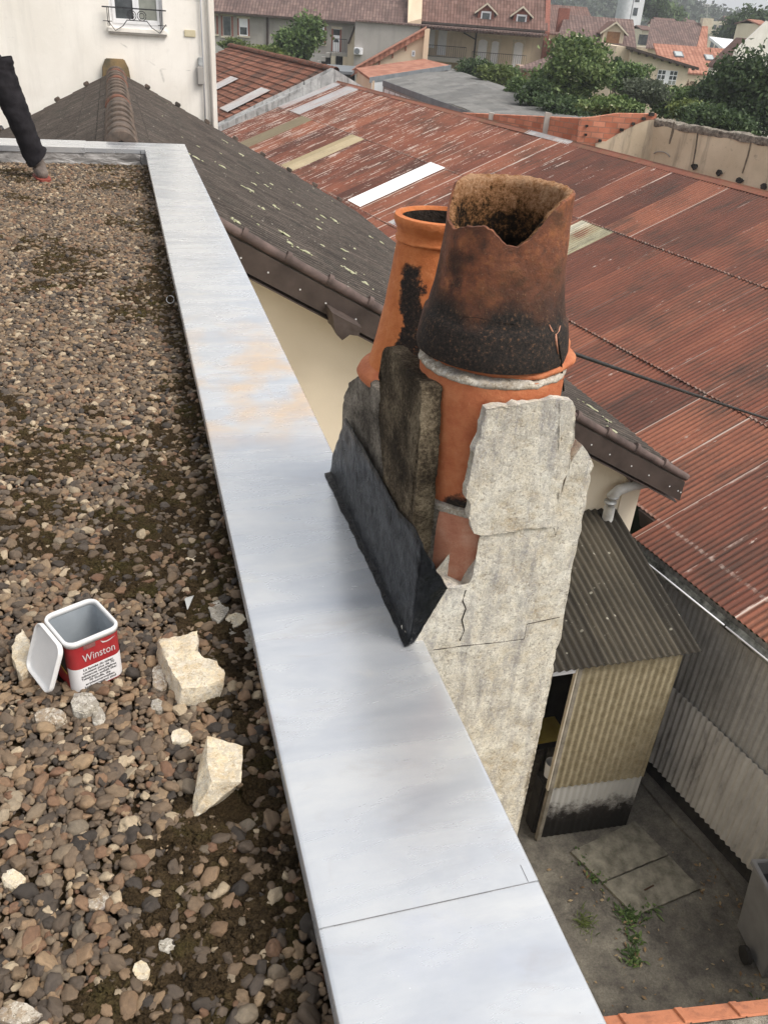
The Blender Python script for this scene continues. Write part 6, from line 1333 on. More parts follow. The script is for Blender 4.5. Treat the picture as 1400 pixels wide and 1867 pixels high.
# --- C small brick outbuilding with dark roof
rC = root_at('brick_outbuilding', 'small brick outbuilding with a dark tiled roof in front of the tan row house', 'outbuilding', 970, 120, 62)
c0, c1r = rz(941, 130, 62)[0], rz(1010, 130, 62)[0]; zc = rz(965, 124, 62)[1]
MB().bbox(c0+.3, c1r, 62, 66, GZ, zc).build('wall', simple('pinkish_brick', (.30, .2, .16), (.38, .28, .22), 4, .9, .2), rC)
zr_ = rz(1000, 92, 66)[1]; MB().prism([B(c0, 61.7, zc-.02), B(c1r+.3, 61.7, zc-.02), B(c1r+.3, 65.5, zr_), B(c0+3.2, 65.5, zr_)], (0, 0, -.12)).build('roof', M_tileA, rC)
for x in (957, 976): opening(rC, x-2, 131, x+3, 146, 62, 'door', M_wood, None, arch=True, sill=False)
# --- middle group: mono-pitch house, low terracotta roof, blue-grey metal roof
rM = root_at('pink_cream_house', 'cream building with one long sloping clay tile edge, in the middle distance', 'building', 720, 100, 58)
P4 = [rz(*q, 58) for q in ((650, 122), (776, 52), (776, 112), (652, 130))]
m = MB().prism([B(P4[0][0], 58, GZ), B(P4[1][0], 58, GZ), B(P4[1][0], 58, P4[1][1]-.12), B(P4[0][0], 58, P4[0][1]-.12)], FH*6).build('wall', M_peach, rM)
ang = np.array([P4[1][0]-P4[0][0], P4[1][1]-P4[0][1]])
MB().prism([B(P4[0][0]-.5, 57.75, P4[0][1]-.36), B(P4[1][0]+.05, 57.75, P4[1][1]), B(P4[1][0]+.05, 57.75, P4[1][1]-.3), B(P4[0][0]-.5, 57.75, P4[0][1]-.66)], FH*.24).build('tile_edge', M_tileC, rM)
MB().prism([B(P4[0][0]-.5, 57.70, P4[0][1]-.30), B(P4[1][0]+.05, 57.70, P4[1][1]+.05), B(P4[1][0]+.05, 64, P4[1][1]+.05), B(P4[0][0]-.5, 64, P4[0][1]-.30)], (0, 0, -.06)).build('roof', M_tileC, rM)
MB().bbox(P4[1][0]-.05, P4[1][0]+.25, 57.7, 58.2, GZ, P4[1][1]).build('quoin', M_peach, rM)
opening(rM, 751, 92, 757, 103, 58, 'window', M_pvc, None)
for i in range(4):
    q = rz(668+i*24, 119-i*13.5, 57.9); MB().tube([B(q[0], 57.95, q[1]-.15), B(q[0], 57.95, q[1]-.42)], .05, 5).build('bracket', M_tileC, rM)
rN = root_at('low_clay_roof_building', 'low building with a nearly flat bright terracotta roof and pale wall', 'building', 740, 130, 50)
R_ = [rz(649, 124, 52), rz(770, 106, 58), rz(821, 118, 55), rz(676, 143, 47)]
dd = [52.3, 57.6, 55, 47.]; R_ = [rz(x, y, d) for (x, y), d in zip(((649, 124), (772, 107), (822, 119), (674, 142)), dd)]
MB().prism([B(a, d, z) for (a, z), d in zip(R_[::-1], dd[::-1])], (0, 0, -.1)).build('roof', M_tileC, rN)
MB().prism([B(R_[3][0], dd[3]-.05, R_[3][1]+.03), B(R_[2][0], dd[2]-.05, R_[2][1]+.03), B(R_[2][0], dd[2]-.05, R_[2][1]-.22), B(R_[3][0], dd[3]-.05, R_[3][1]-.22)], FH*-.12).build('gutter', M_steelgrey, rN)
MB().prism([B(R_[3][0]+.1, dd[3]+.05, R_[3][1]-.13), B(R_[2][0]-.1, dd[2]+.05, R_[2][1]-.13), B(R_[2][0]-.1, dd[2]+.05, GZ), B(R_[3][0]+.1, dd[3]+.05, GZ)], FH*.2).build('front_wall', M_greyblock if False else wall_mat('blue_white_wall', (.42, .44, .46), (.5, .52, .54), bs=10), rN)
MB().prism([B(R_[0][0]+.1, dd[0], R_[0][1]-.13), B(R_[3][0]+.05, dd[3]+.1, R_[3][1]-.13), B(R_[3][0]+.05, dd[3]+.1, GZ), B(R_[0][0]+.1, dd[0], GZ)], RH*.2).build('side_wall', M_peach, rN)
rT = root_at('blue_grey_outhouse', 'low outhouse with a blue-grey metal roof behind the mossy hall roof', 'outhouse', 620, 135, 60)
t0, t1 = rz(592, 124, 60)[0], rz(650, 128, 60)[0]; zt_ = rz(620, 122, 60)[1]; zt2_ = rz(620, 134, 54)[1]; MB().prism([B(t0, 62, zt_), B(t1, 62, zt_), B(t1, 56, zt2_), B(t0, 56, zt2_)], (0, 0, -.15)).build('roof', M_steelgrey, rT); MB().bbox(t0, t1-.2, 56.3, 61.8, GZ, zt2_-.2).build('wall', M_yardwall, rT)
# --- grey corrugated shed roof behind the rusty ridge
rG = root_at('grey_roofed_shed', 'wide low shed with a grey fibre cement roof behind the rusty ridge', 'shed', 850, 160, 38)
zg = -1.47; gq = [(699, 146), (822, 126), (1078, 214), (900, 226)]
Pl = onz(699, 146, -1.55); Pr = onz(822, 125, -1.50); Pe = onz(1080, 214, -1.62); Pn = Pl+(Pe-Pr)
Ug = (Pe-Pr); wl = np.linalg.norm(Ug); Ug /= wl; Vg = Pl-Pr; ll = np.linalg.norm(Vg); Vg /= ll
Pn = onz(905, 221, -1.70); nU, nV = int(wl/.177*6), 5; uu, vv2 = np.meshgrid(np.linspace(0, 1, nU), np.linspace(0, 1, nV)); a_ = Pr+(Pe-Pr)*uu[..., None]; b_ = Pl+(Pn-Pl)*uu[..., None]; PP = a_+(b_-a_)*vv2[..., None]; PP = PP.reshape(-1, 3)
PP[:, 2] += .022*np.cos(uu.ravel()*wl/.177*2*math.pi)+.05*fbm(PP, .4, 3, 3); arr_mesh('roof', PP, grid_faces(nU, nV)[:, ::-1], M_greyfibro, rG, True, np.stack([uu.ravel()*wl, vv2.ravel()*ll], 1))
gl = np.linalg.norm(Pn-Pl); Ugl = (Pn-Pl)/gl
MB().prism([Pl+np.array([0, 0, -.06]), Pn+np.array([0, 0, -.06]), Pn+np.array([0, 0, -4]), Pl+np.array([0, 0, -4])], (Pr-Pl)/np.linalg.norm(Pr-Pl)*.1).build('wall', M_greyblock, rG)
for i in range(9):
    p = Pl+Ugl*(.3+i*.85)-np.array([0, 0, .35]); MB().prism([p, p+Ugl*.7, p+Ugl*.7-np.array([0, 0, 1.5]), p-np.array([0, 0, 1.5])], (Pl-Pr)/np.linalg.norm(Pl-Pr)*.04).build('cladding_panel', M_pvc, rG)
MB().prism([Pl+(Pl-Pr)/ll*.05, Pn+(Pl-Pr)/ll*.05, Pn+(Pl-Pr)/ll*.05-np.array([0, 0, .25]), Pl+(Pl-Pr)/ll*.05-np.array([0, 0, .25])], (Pl-Pr)/ll*.06).build('fascia', M_steelgrey, rG)
MB().prism([Pl, Pr, Pr-np.array([0, 0, 4]), Pl-np.array([0, 0, 4])], Ug*.1).build('end_wall', M_greyblock, rG)
# --- clay tiled hall beyond the workshop's end wall
hl = thing('clay_tiled_hall', 'old hall with a mossy red clay tile roof and two grey rooflights', 'hall', tuple(R3(36, 2))[:2]+(GZ,))
Hn = R3(28.9, 0, 0); HR = onplane(614, 131, RU, float(RO@RU)+28.8); HF = onz(439, 86, HR[2]); hL = float((HF-HR)@RU)
hp = math.radians(24.5); HV = -(RWd*math.cos(hp))-np.array([0, 0, math.sin(hp)])
def H3(s, v, h=0.): nn_ = np.cross(HV, RU); nn_ = nn_ if nn_[2] > 0 else -nn_; return HR+RU*s+HV*v+nn_*h
rowsn = 24; rh = .36
V = []; uv = []; nu = 400; 
us = np.linspace(0, hL, nu); vl = []
for i in range(rowsn): vl += [(i*rh+.0001, 0), (i*rh+.04, -.006), ((i+1)*rh-.012, .030), ((i+1)*rh, .034)]
for (v, h) in vl:
    for u in us:
        V.append(H3(u, v, h+.014*math.cos(u*2*math.pi/.26))); uv.append((u, -v))
V = np.array(V); V[:, 2] += .03*fbm(V, .5, 3, 6); arr_mesh('roof', V, grid_faces(nu, len(vl))[:, ::-1], M_tileHall, hl, False, np.array(uv))
MB().prism([H3(0, 0, -.05), H3(hL, 0, -.05), H3(hL, 8.6, -.05), H3(0, 8.6, -.05)], (0, 0, -.15)).build('roof_deck', M_timber, hl)
for side in (1,):
    HV2 = (RWd*math.cos(hp))-np.array([0, 0, math.sin(hp)]); MB().prism([HR, HR+RU*hL, HR+RU*hL+HV2*8.6, HR+HV2*8.6], (0, 0, -.15)).build('rear_slope', M_tileHall, hl)
MB().prism([H3(hL-.1, 0, -.2), H3(hL-.1, 8.4, -.2), B(*(H3(hL-.1, 8.4)@RH, H3(hL-.1, 8.4)@FH, GZ)), B(*((HR+RU*(hL-.1)+HV2*8.4)@RH, (HR+RU*(hL-.1)+HV2*8.4)@FH, GZ)), HR+RU*(hL-.1)+HV2*8.4-np.array([0, 0, .2])], RU*-.25).build('end_wall', M_greywall, hl)
s = .05
while s < hL-.1:
    c = HR+RU*s+np.array([0, 0, .02]); mr = MB(); V_ = []; Fc = []
    for (q, r_) in ((0, .15), (.06, .165), (.44, .135)):
        for k in range(9): a = math.pi*k/8; V_.append(c+RU*q+RWd*r_*math.cos(a)+np.array([0, 0, r_*math.sin(a)]))
    for i in range(2):
        for k in range(8): Fc.append((i*9+k, i*9+k+1, (i+1)*9+k+1, (i+1)*9+k))
    mr.add(V_, Fc).build('ridge_tile', M_ridge2 if int(s*10) % 3 else M_tileHall, hl, True); s += .40
def onhall(px, py): nn_ = np.cross(HV, RU); p = onplane(px, py, nn_, float(HR@nn_)); return float((p-HR)@RU), float((p-HR)@HV)
for (qs, lab) in (([(402, 200), (478, 162), (490, 170), (420, 205)], 'larger grey corrugated rooflight, near the end wall'), ([(380, 165), (424, 142), (430, 148), (392, 165)], 'smaller grey corrugated rooflight, partly hidden by the white house')):
    a = [onhall(*q) for q in qs]; s0_, s1_ = min(p[0] for p in a), max(p[0] for p in a); v0_, v1_ = min(p[1] for p in a), max(p[1] for p in a)
    sm = (a[1][0]+a[2][0])/2; o = corrug('rooflight', M_palesheet, hl, H3(sm-.65, v1_, .06), RU, -HV, 1.35, min(v1_-v0_, 3.6), .177, .022, 6, 3); o['label'] = lab
# --- brick wall with grey piers + ruined cream wall
bw = thing('hollow_brick_wall', 'bare orange hollow brick wall behind the rusty ridge', 'wall', tuple(B(rz(1020, 230, 27)[0], 27, GZ)))
w0, w1 = rz(1060, 205, 27)[0], rz(1197, 209, 27)[0]; zt_ = rz(1020, 210, 27)[1]; zl_ = rz(880, 206, 27)[1]
bl0 = rz(843, 206, 31.); bl1 = rz(1062, 216, 27.1)
MB().prism([B(bl0[0], 31., GZ), B(bl1[0]+.05, 27.1, GZ), B(bl1[0]+.05, 27.1, bl1[1]), B(bl0[0], 31., bl0[1])], FH*.2).build('brickwork', M_brick, bw)
MB().prism([B(w0, 27, GZ), B(w1, 27, GZ), B(w1, 27, rz(1197, 208, 27)[1]), B(rz(1125, 209, 27)[0], 27, rz(1125, 207, 27)[1]), B(rz(1080, 215, 27)[0], 27, rz(1080, 214, 27)[1]), B(w0, 27, rz(1060, 216, 27)[1])], FH*.2).build('brickwork', M_brick, bw)
for px, dp_ in ((895, 29.9), (998, 28.1)): a = rz(px, 220, dp_)[0]; rough_solid('pier', M_greywall, bw, [B(a-.10, dp_, GZ+4), B(a+.10, dp_, GZ+4), B(a+.09, dp_, rz(px, 206, dp_)[1]), B(a-.09, dp_, rz(px, 205, dp_)[1])], FH*.16, .2, .02, 3, 3)
# plaster remains: stepped diagonal patch
pp = [(1085, 262), (1095, 258), (1104, 258), (1118, 249), (1130, 246), (1134, 240), (1146, 236), (1155, 229), (1167, 226), (1176, 220), (1197, 218), (1197, 330), (1085, 330)]
rough_solid('plaster', M_ruin, bw, [B(rz(x, y, 26.97)[0], 26.97, rz(x, y, 26.97)[1]) for x, y in pp], FH*.028, .25, .006, 3, 8)
bk_ = MB()
for (x, y, w_, h_) in ((1188, 209, 9, 5), (1174, 217, 6, 4), (1155, 226, 5, 4), (1134, 237, 6, 4), (1094, 257, 5, 4), (1070, 230, 4, 3), (1068, 246, 4, 3)): q = rz(x, y, 26.9); bk_.bbox(q[0]-w_*.009, q[0]+w_*.009, 26.94, 26.999, q[1]-h_*.009, q[1]+h_*.009)
bk_.build('dark_gaps', M_yardwall, bw)
ru = thing('ruined_wall', 'long cream plastered wall with a crumbling dark top and black streaks', 'wall', tuple(B(rz(1300, 280, 25)[0], 25, GZ)))
uA = B(rz(1196, 212, 27)[0], 27, 0); uB = B(rz(1440, 260, 23.6)[0], 23.6, 0); uB2 = uA+(uB-uA)*2.2; L_ = np.linalg.norm(uB2-uA); uu_ = (uB2-uA)/L_; zt_ = rz(1196, 216, 27)[1]; nr_ = np.array([uu_[1], -uu_[0], 0]); nr_ = nr_ if nr_@FH < 0 else -nr_
top = [uA+uu_*s_+np.array([0, 0, zt_+.02*math.sin(s_*5)-.03*(s_/L_)]) for s_ in np.linspace(0, L_, 22)]
MB().prism([np.array([uA[0], uA[1], GZ]), np.array([uB2[0], uB2[1], GZ])]+[t_-np.array([0, 0, .14]) for t_ in top[::-1]], -nr_*.35).build('plastered_wall', M_ruin, ru)
rough_solid('crumbling_top', M_crust2, ru, [t_+nr_*.03-np.array([0, 0, .02]) for t_ in top]+[t_+nr_*.03-np.array([0, 0, .20]) for t_ in top[::-1]], -nr_*.42, .12, .07, 4, 9, chip=.05)
def onru(px, py, off=.0): return onplane(px, py, nr_, float(uA@nr_)+off)
for qs in (((1228, 222), (1226, 240), (1219, 262)), ((1271, 240), (1268, 265), (1262, 300)), ((1368, 258), (1362, 285), (1352, 316))):
    ps = [onru(x, y, .02) for x, y in qs]; rough_solid('dark_streak', simple('damp_stain', (.10, .085, .065), (.20, .165, .12), 9, .9, .3), ru, [p-uu_*.018 for p in ps]+[p+uu_*.018 for p in ps[::-1]], -nr_*.024, .15, .008, 6, int(qs[0][0]))
for (x, y) in ((1264, 304), (1308, 315), (1346, 328), (1390, 340)):
    c = onru(x, y, .08); rough_solid('broken_bracket', M_yardwall, ru, [c+uu_*(.05+.06*_h(int(a*9), x, 1, 2))*math.cos(a)+np.array([0, 0, (.05+.07*_h(int(a*7), x, 2, 2))*math.sin(a)]) for a in np.linspace(0, 5.6, 7)], -nr_*.08, .03, .03, 14, int(x))
c = onru(1205, 286, .05); MB().tube([c+uu_*.3*math.cos(a)+np.array([0, 0, .14*math.sin(a)]) for a in np.linspace(0.3, math.pi-.3, 10)], .016, 6).build('pipe_loop', M_greywall, ru, True)
# --- E: dark-roofed house with orange-doored dormer
rE = root_at('dormer_house', 'brown tiled house whose gabled dormer has an orange door', 'house', 1090, 80, 72)
D = 72.; e0, zE = rz(1016, 66, D); e1, zE2 = rz(1152, 86, D); 
zr_ = rz(1030, 26, D+4)[1]
MB().bbox(e0, e1, D, D+8, GZ, zE2).build('wall', M_tanwall, rE)
MB().prism([B(e0-.1, D-.3, zE2+.02), B(e1+.25, D-.3, zE2+.02), B(e1+.25+.3, D+4, zr_), B(e0+.9, D+4, zr_)], (0, 0, -.12)).build('roof', M_tileA, rE)
MB().prism([B(e1+.0, D, zE2), B(e1+.0, D+8, zE2), B(e1+.0, D+4, zr_-.13)], RH*.22).build('gable', M_cream, rE)
q = rz(1026, 26, D+3.5); MB().bbox(q[0]-.35, q[0]+.45, D+3.2, D+3.9, q[1]-1.2, rz(1030, 15, D+3.5)[1]).build('chimney', M_oldbrick, rE)
dormer(rE, 1122, 41, 82, 1.55, D+.1, D+3., leaf=M_wood, frame=M_tanwall)
# --- D: reddish roof behind
rD = root_at('red_roofed_house', 'house with a faded red tiled roof behind the brown dormer roof', 'house', 1030, 25, 88)
D = 88.; q0, q1 = rz(985, 8, D), rz(1082, 20, D); zt_ = rz(1030, 10, D+4)[1]; zb_ = rz(1030, 62, D)[1]
MB().prism([B(q0[0], D-3, zb_), B(q1[0]+.5, D-3, zb_), B(q1[0], D+4, zt_), B(q0[0], D+4, zt_)], (0, 0, -.12)).build('roof', M_tileC if False else M_tileB, rD); MB().bbox(q0[0], q1[0]+.2, D-2.6, D+6, GZ, zb_-.1).build('wall', M_tanwall, rD)
# --- H: brown roof + chimney
rH = root_at('brown_roofed_house', 'house with a plain brown roof and a cream chimney at its right end', 'house', 1230, 60, 92)
D = 92.; zt_ = rz(1230, 38, D+4)[1]; zb_ = rz(1230, 90, D-2)[1]; a0, a1 = rz(1176, 90, D-2)[0], rz(1288, 90, D-2)[0]; b0_, b1_ = rz(1186, 36, D+4)[0], rz(1290, 42, D+4)[0]
MB().prism([B(a0, D-2, zb_), B(a1, D-2, zb_), B(b1_, D+4, zt_), B(b0_, D+4, zt_)], (0, 0, -.12)).build('roof', M_tileA, rH); MB().prism([B(a1-1.0, D-2.05, zb_+.03), B(a1+.02, D-2.05, zb_+.03), B(b1_+.02, D+4, zt_+.06), B(b1_-.5, D+4, zt_+.06)], (0, 0, -.1)).build('roof_repair', M_tileC, rH)
MB().bbox(a0+.3, a1-.2, D-1.7, D+6, GZ, zb_-.1).build('wall', M_tanwall, rH); q = rz(1286, 48, D+3.6); MB().bbox(q[0]-.5, q[0]+.5, D+3.2, D+4.2, q[1]-.6, rz(1286, 33, D+3.6)[1]).build('chimney', M_stone, rH)
ant = thing('tv_antenna', 'thin television antenna mast against the pale sky', 'antenna', tuple(B(q[0], D+3.6, q[1])))
q2 = rz(1289, 8, D+3.6); MB().tube([B(q[0]+.1, D+3.6, q[1]-.2), B(q2[0], D+3.6, q2[1])], .035, 5).build('mast', M_galv, ant); MB().tube([B(q2[0]-.5, D+3.6, q2[1]), B(q2[0]+.5, D+3.6, q2[1])], .02, 5).tube([B(q2[0]-.3, D+3.6, q2[1]-.15), B(q2[0]+.3, D+3.6, q2[1]-.15)], .02, 5).build('element', M_galv, ant)
# --- G: terracotta roof with two skylights
rGh = root_at('skylight_house', 'house with a bright terracotta roof and two small skylights', 'house', 1260, 110, 76)
D = 76.; g0, g1 = rz(1186, 112, D-1)[0], rz(1290, 138, D-1)[0]; zt_ = rz(1260, 84, D+4)[1]; zb_ = rz(1260, 135, D-1)[1]; h0, h1 = rz(1190, 80, D+4)[0], rz(1326, 92, D+4)[0]
MB().prism([B(h0-.1, D-1, zb_+.1), B(rz(1300, 138, D-1)[0], D-1, zb_+.1), B(h1, D+4, zt_), B(h0, D+4, zt_)], (0, 0, -.12)).build('roof', M_tileC, rGh); MB().bbox(h0, g1+.5, D-.8, D+5, GZ, zb_-.05).build('wall', M_tanwall, rGh)
for x in (1236, 1292):
    y = 100 if x < 1250 else 106; nG = np.cross(FH*5+np.array([0, 0, zt_-zb_-.1]), RH); nG /= np.linalg.norm(nG); nG = nG if nG[2] > 0 else -nG
    c = onplane(x, y, nG, float(B(h0, D+4, zt_)@nG)); vg = FH*5+np.array([0, 0, zt_-zb_-.1]); vg /= np.linalg.norm(vg)
    s_ = MB().frame(c, RH, vg, nG, -.36, .36, -.5, .5, .0, .09).build('skylight', M_steelgrey, rGh); MB().frame(c, RH, vg, nG, -.27, .27, -.41, .41, .091, .10).build('pane', M_curtain if False else simple('sky_glass', (.38, .42, .42), (.45, .48, .48), 3, .2, 0), s_)
# --- F: cream shed with mono-pitch roof and gridded window
rF = root_at('cream_outbuilding', 'cream outbuilding with a dark sloping eave and a white gridded window', 'outbuilding', 1200, 130, 52)
D = 52.; f = [rz(x, y, D) for x, y in ((1140, 168), (1150, 90), (1262, 123), (1256, 170))]
MB().prism([B(f[0][0]+.25, D, GZ), B(f[2][0]-.2, D, GZ), B(f[2][0]-.2, D, f[2][1]), B(f[1][0], D, f[1][1])], FH*5).build('wall', M_tanwall, rF)
MB().prism([B(f[1][0]-.2, D-.35, f[1][1]+.13), B(f[2][0]+.25, D-.35, f[2][1]+.03), B(f[2][0]+.25, D+5.2, f[2][1]+.03), B(f[1][0]-.2, D+5.2, f[1][1]+.13)], (0, 0, -.13)).build('roof', M_board, rF)
MB().bbox(rz(1110, 100, D+2)[0], f[1][0]+.02, D+.4, D+5, GZ, rz(1130, 84, D+1)[1]).build('side_wall', M_tanwall, rF)
for i in range(9): t_ = i/8.; c = B(f[1][0]+(f[2][0]-f[1][0])*t_, D-.33, f[1][1]*(1-t_)+f[2][1]*t_+.0); MB().frame(c, RH, FH, (0, 0, 1), -.04, .04, 0, .32, -.13, -.02).build('rafter_end', M_board, rF)
w0_, w1_ = rz(1197, 140, D)[0], rz(1233, 140, D)[0]; zt_ = rz(1214, 128, D)[1]; zb_ = rz(1214, 154, D)[1]
wf_ = MB().bbox(w0_, w1_, D-.03, D-.002, zb_, zt_).build('window', M_pvc, rF); nn = 5
for i in range(nn):
    for j in range(3):
        if i == 2: continue
        a = w0_+(w1_-w0_)*(i+.1)/nn; b = w0_+(w1_-w0_)*(i+.9)/nn; MB().bbox(a, b, D-.036, D-.0305, zb_+(zt_-zb_)*(j+.1)/3, zb_+(zt_-zb_)*(j+.9)/3).build('pane', M_glass if j else M_curtain, wf_)
# --- mansion, white hall, white gable
rI = root_at('mansion', 'pale stone mansion with a slate mansard and three arched dormers', 'mansion', 1310, 60, 190)
D = 190.; q0, q1 = rz(1290, 50, D)[0], rz(1334, 50, D)[0]; zc = rz(1312, 58, D)[1]; zt_ = rz(1312, 48, D)[1]
MB().bbox(q0+.6, q1-.6, D, D+9, GZ, zc).build('wall', M_stone, rI); MB().prism([B(q0+.4, D-.2, zc), B(q1-.4, D-.2, zc), B(q1-1.2, D+1.5, zt_+.6), B(q0+1.2, D+1.5, zt_+.6)], FH*7).build('mansard', M_steelgrey, rI)
MB().bbox(q0+.3, q1-.3, D-.4, D-.01, zc-.25, zc).build('cornice', M_stone, rI)
for x in (1302, 1312, 1327):
    a = rz(x, 50, D-.3)[0]; MB().prism([B(a-.65, D-.3, zc+.05), B(a+.65, D-.3, zc+.05), B(a+.65, D-.3, zt_+.3), B(a+.4, D-.3, zt_+.8), B(a-.4, D-.3, zt_+.8), B(a-.65, D-.3, zt_+.3)], FH*2).build('dormer', M_stone, rI); MB().bbox(a-.3, a+.3, D-.33, D-.302, zc+.3, zt_+.2).build('pane', M_glass, rI)
for x in (1300, 1309, 1318, 1326): a = rz(x, 70, D)[0]; MB().bbox(a-.35, a+.35, D-.05, D-.002, zc-4, zc-1.5).build('window', M_glass, rI)
rJ = root_at('white_hall', 'low white hall with a flat pale roof in front of the mansion', 'building', 1340, 78, 120)
q0, q1 = rz(1309, 80, 120)[0], rz(1366, 84, 120)[0]; MB().prism([B(q0, 118, rz(1309, 86, 118)[1]), B(q1, 118, rz(1362, 92, 118)[1]), B(q1, 126, rz(1366, 74, 126)[1]), B(q0+.4, 126, rz(1312, 68, 126)[1])], (0, 0, -.3)).build('roof', M_pvc, rJ); MB().bbox(q0, q1, 118.1, 126, GZ, rz(1335, 90, 118)[1]-.3).build('wall', M_tileA, rJ)
rK = root_at('white_gable_house', 'white gabled house behind the dark trees at the right edge', 'house', 1380, 75, 60)
D = 60.; q = [rz(x, y, D) for x, y in ((1340, 130), (1340, 92), (1398, 38), (1450, 98))]
MB().prism([B(q[1][0], D, GZ), B(q[3][0], D, GZ), B(q[3][0], D, q[3][1]), B(q[2][0], D, q[2][1]), B(q[1][0], D, q[1][1])], FH*.3).build('wall', M_white, rK); MB().prism([B(q[1][0]+.05, D+.31, GZ), B(q[3][0], D+.31, GZ), B(q[3][0], D+.31, q[3][1]-1.2), B(q[2][0], D+.31, q[2][1]-1.2), B(q[1][0]+.05, D+.31, q[1][1]-1.2)], FH*4.5).build('side_walls', M_white, rK)
for a_, b_ in ((q[1], q[2]), (q[3], q[2])): MB().prism([B(a_[0], D+.35, a_[1]-1.0), B(b_[0], D+.35, b_[1]-1.0), B(b_[0], D+5, b_[1]-1.0), B(a_[0], D+5, a_[1]-1.0)], (0, 0, -.14)).build('roof', M_tileB, rK)
# --- silo / water tower
rS = root_at('silo', 'grey cylindrical silo beside a white block with windows, on the skyline', 'silo', 1145, 15, 160)
D = 160.; q0, q1 = rz(1125, 10, D)[0], rz(1152, 10, D)[0]; zb_ = rz(1140, 30, D)[1]-3; rc_ = (q0+q1)/2; lathe('cylinder', M_palesheet if False else simple('silo_concrete', (.40, .42, .44), (.50, .52, .54), 2, .8, .1), rS, tuple(B(rc_, D, 0)[:2]), [(.01, GZ), ((q1-q0)/2, GZ), ((q1-q0)/2, 12), (.01, 12)], 40, close=False)
w0_, w1_ = q1+.02, rz(1172, 10, D)[0]; MB().bbox(w0_, w1_, D-.5, D+3, GZ, 10).build('block', M_pvc, rS)
for zz in (0, 1.9, 3.8, 5.7): MB().bbox(w0_+.2, w0_+.9, D-.55, D-.502, zb_+3.2+zz, zb_+4.3+zz).build('window', M_glass, rS)
for (x, y, w_, d_, c_, lab) in ((1100, 62, 0, 0, 0, ''),): pass
fh = [(1220, 33, 40, 150, 'distant house with a red roof, left of the brown roof chimney'), (1180, 47, 22, 130, 'distant white-gabled house between the silo and the brown roof'), (1262, 36, 22, 210, 'small distant roof in front of the wooded hill'), (1340, 30, 30, 260, 'distant house on the wooded slope behind the mansion'), (1245, 28, 20, 240, 'tiny distant house on the hillside left of the antenna'), (1395, 36, 26, 100, 'red roof just above the white gable at the right edge')]
for (x, y, wpx, d, lab) in fh:
    r_ = root_at('distant_house', lab, 'house', x, y, d, 'distant houses'); a0, zt_ = rz(x-wpx/2, y, d); a1, _ = rz(x+wpx/2, y, d); zt_ = rz(x, y, d)[1]; h_ = (a1-a0)*.28
    MB().bbox(a0+.2, a1-.2, d, d+7, GZ, zt_-h_).build('wall', M_cream, r_); roofslab(r_, a0, a1, d-.3, zt_-h_, d+3.4, zt_, M_tileB if wpx != 26 else M_tileC); roofslab(r_, a0, a1, d+7.3, zt_-h_, d+3.41, zt_, M_tileB)
    for k in range(3): a = a0+(a1-a0)*(.2+.3*k); MB().bbox(a-.4, a+.4, d-.05, d-.002, zt_-h_-1.8, zt_-h_-.6).build('window', M_glass, r_)

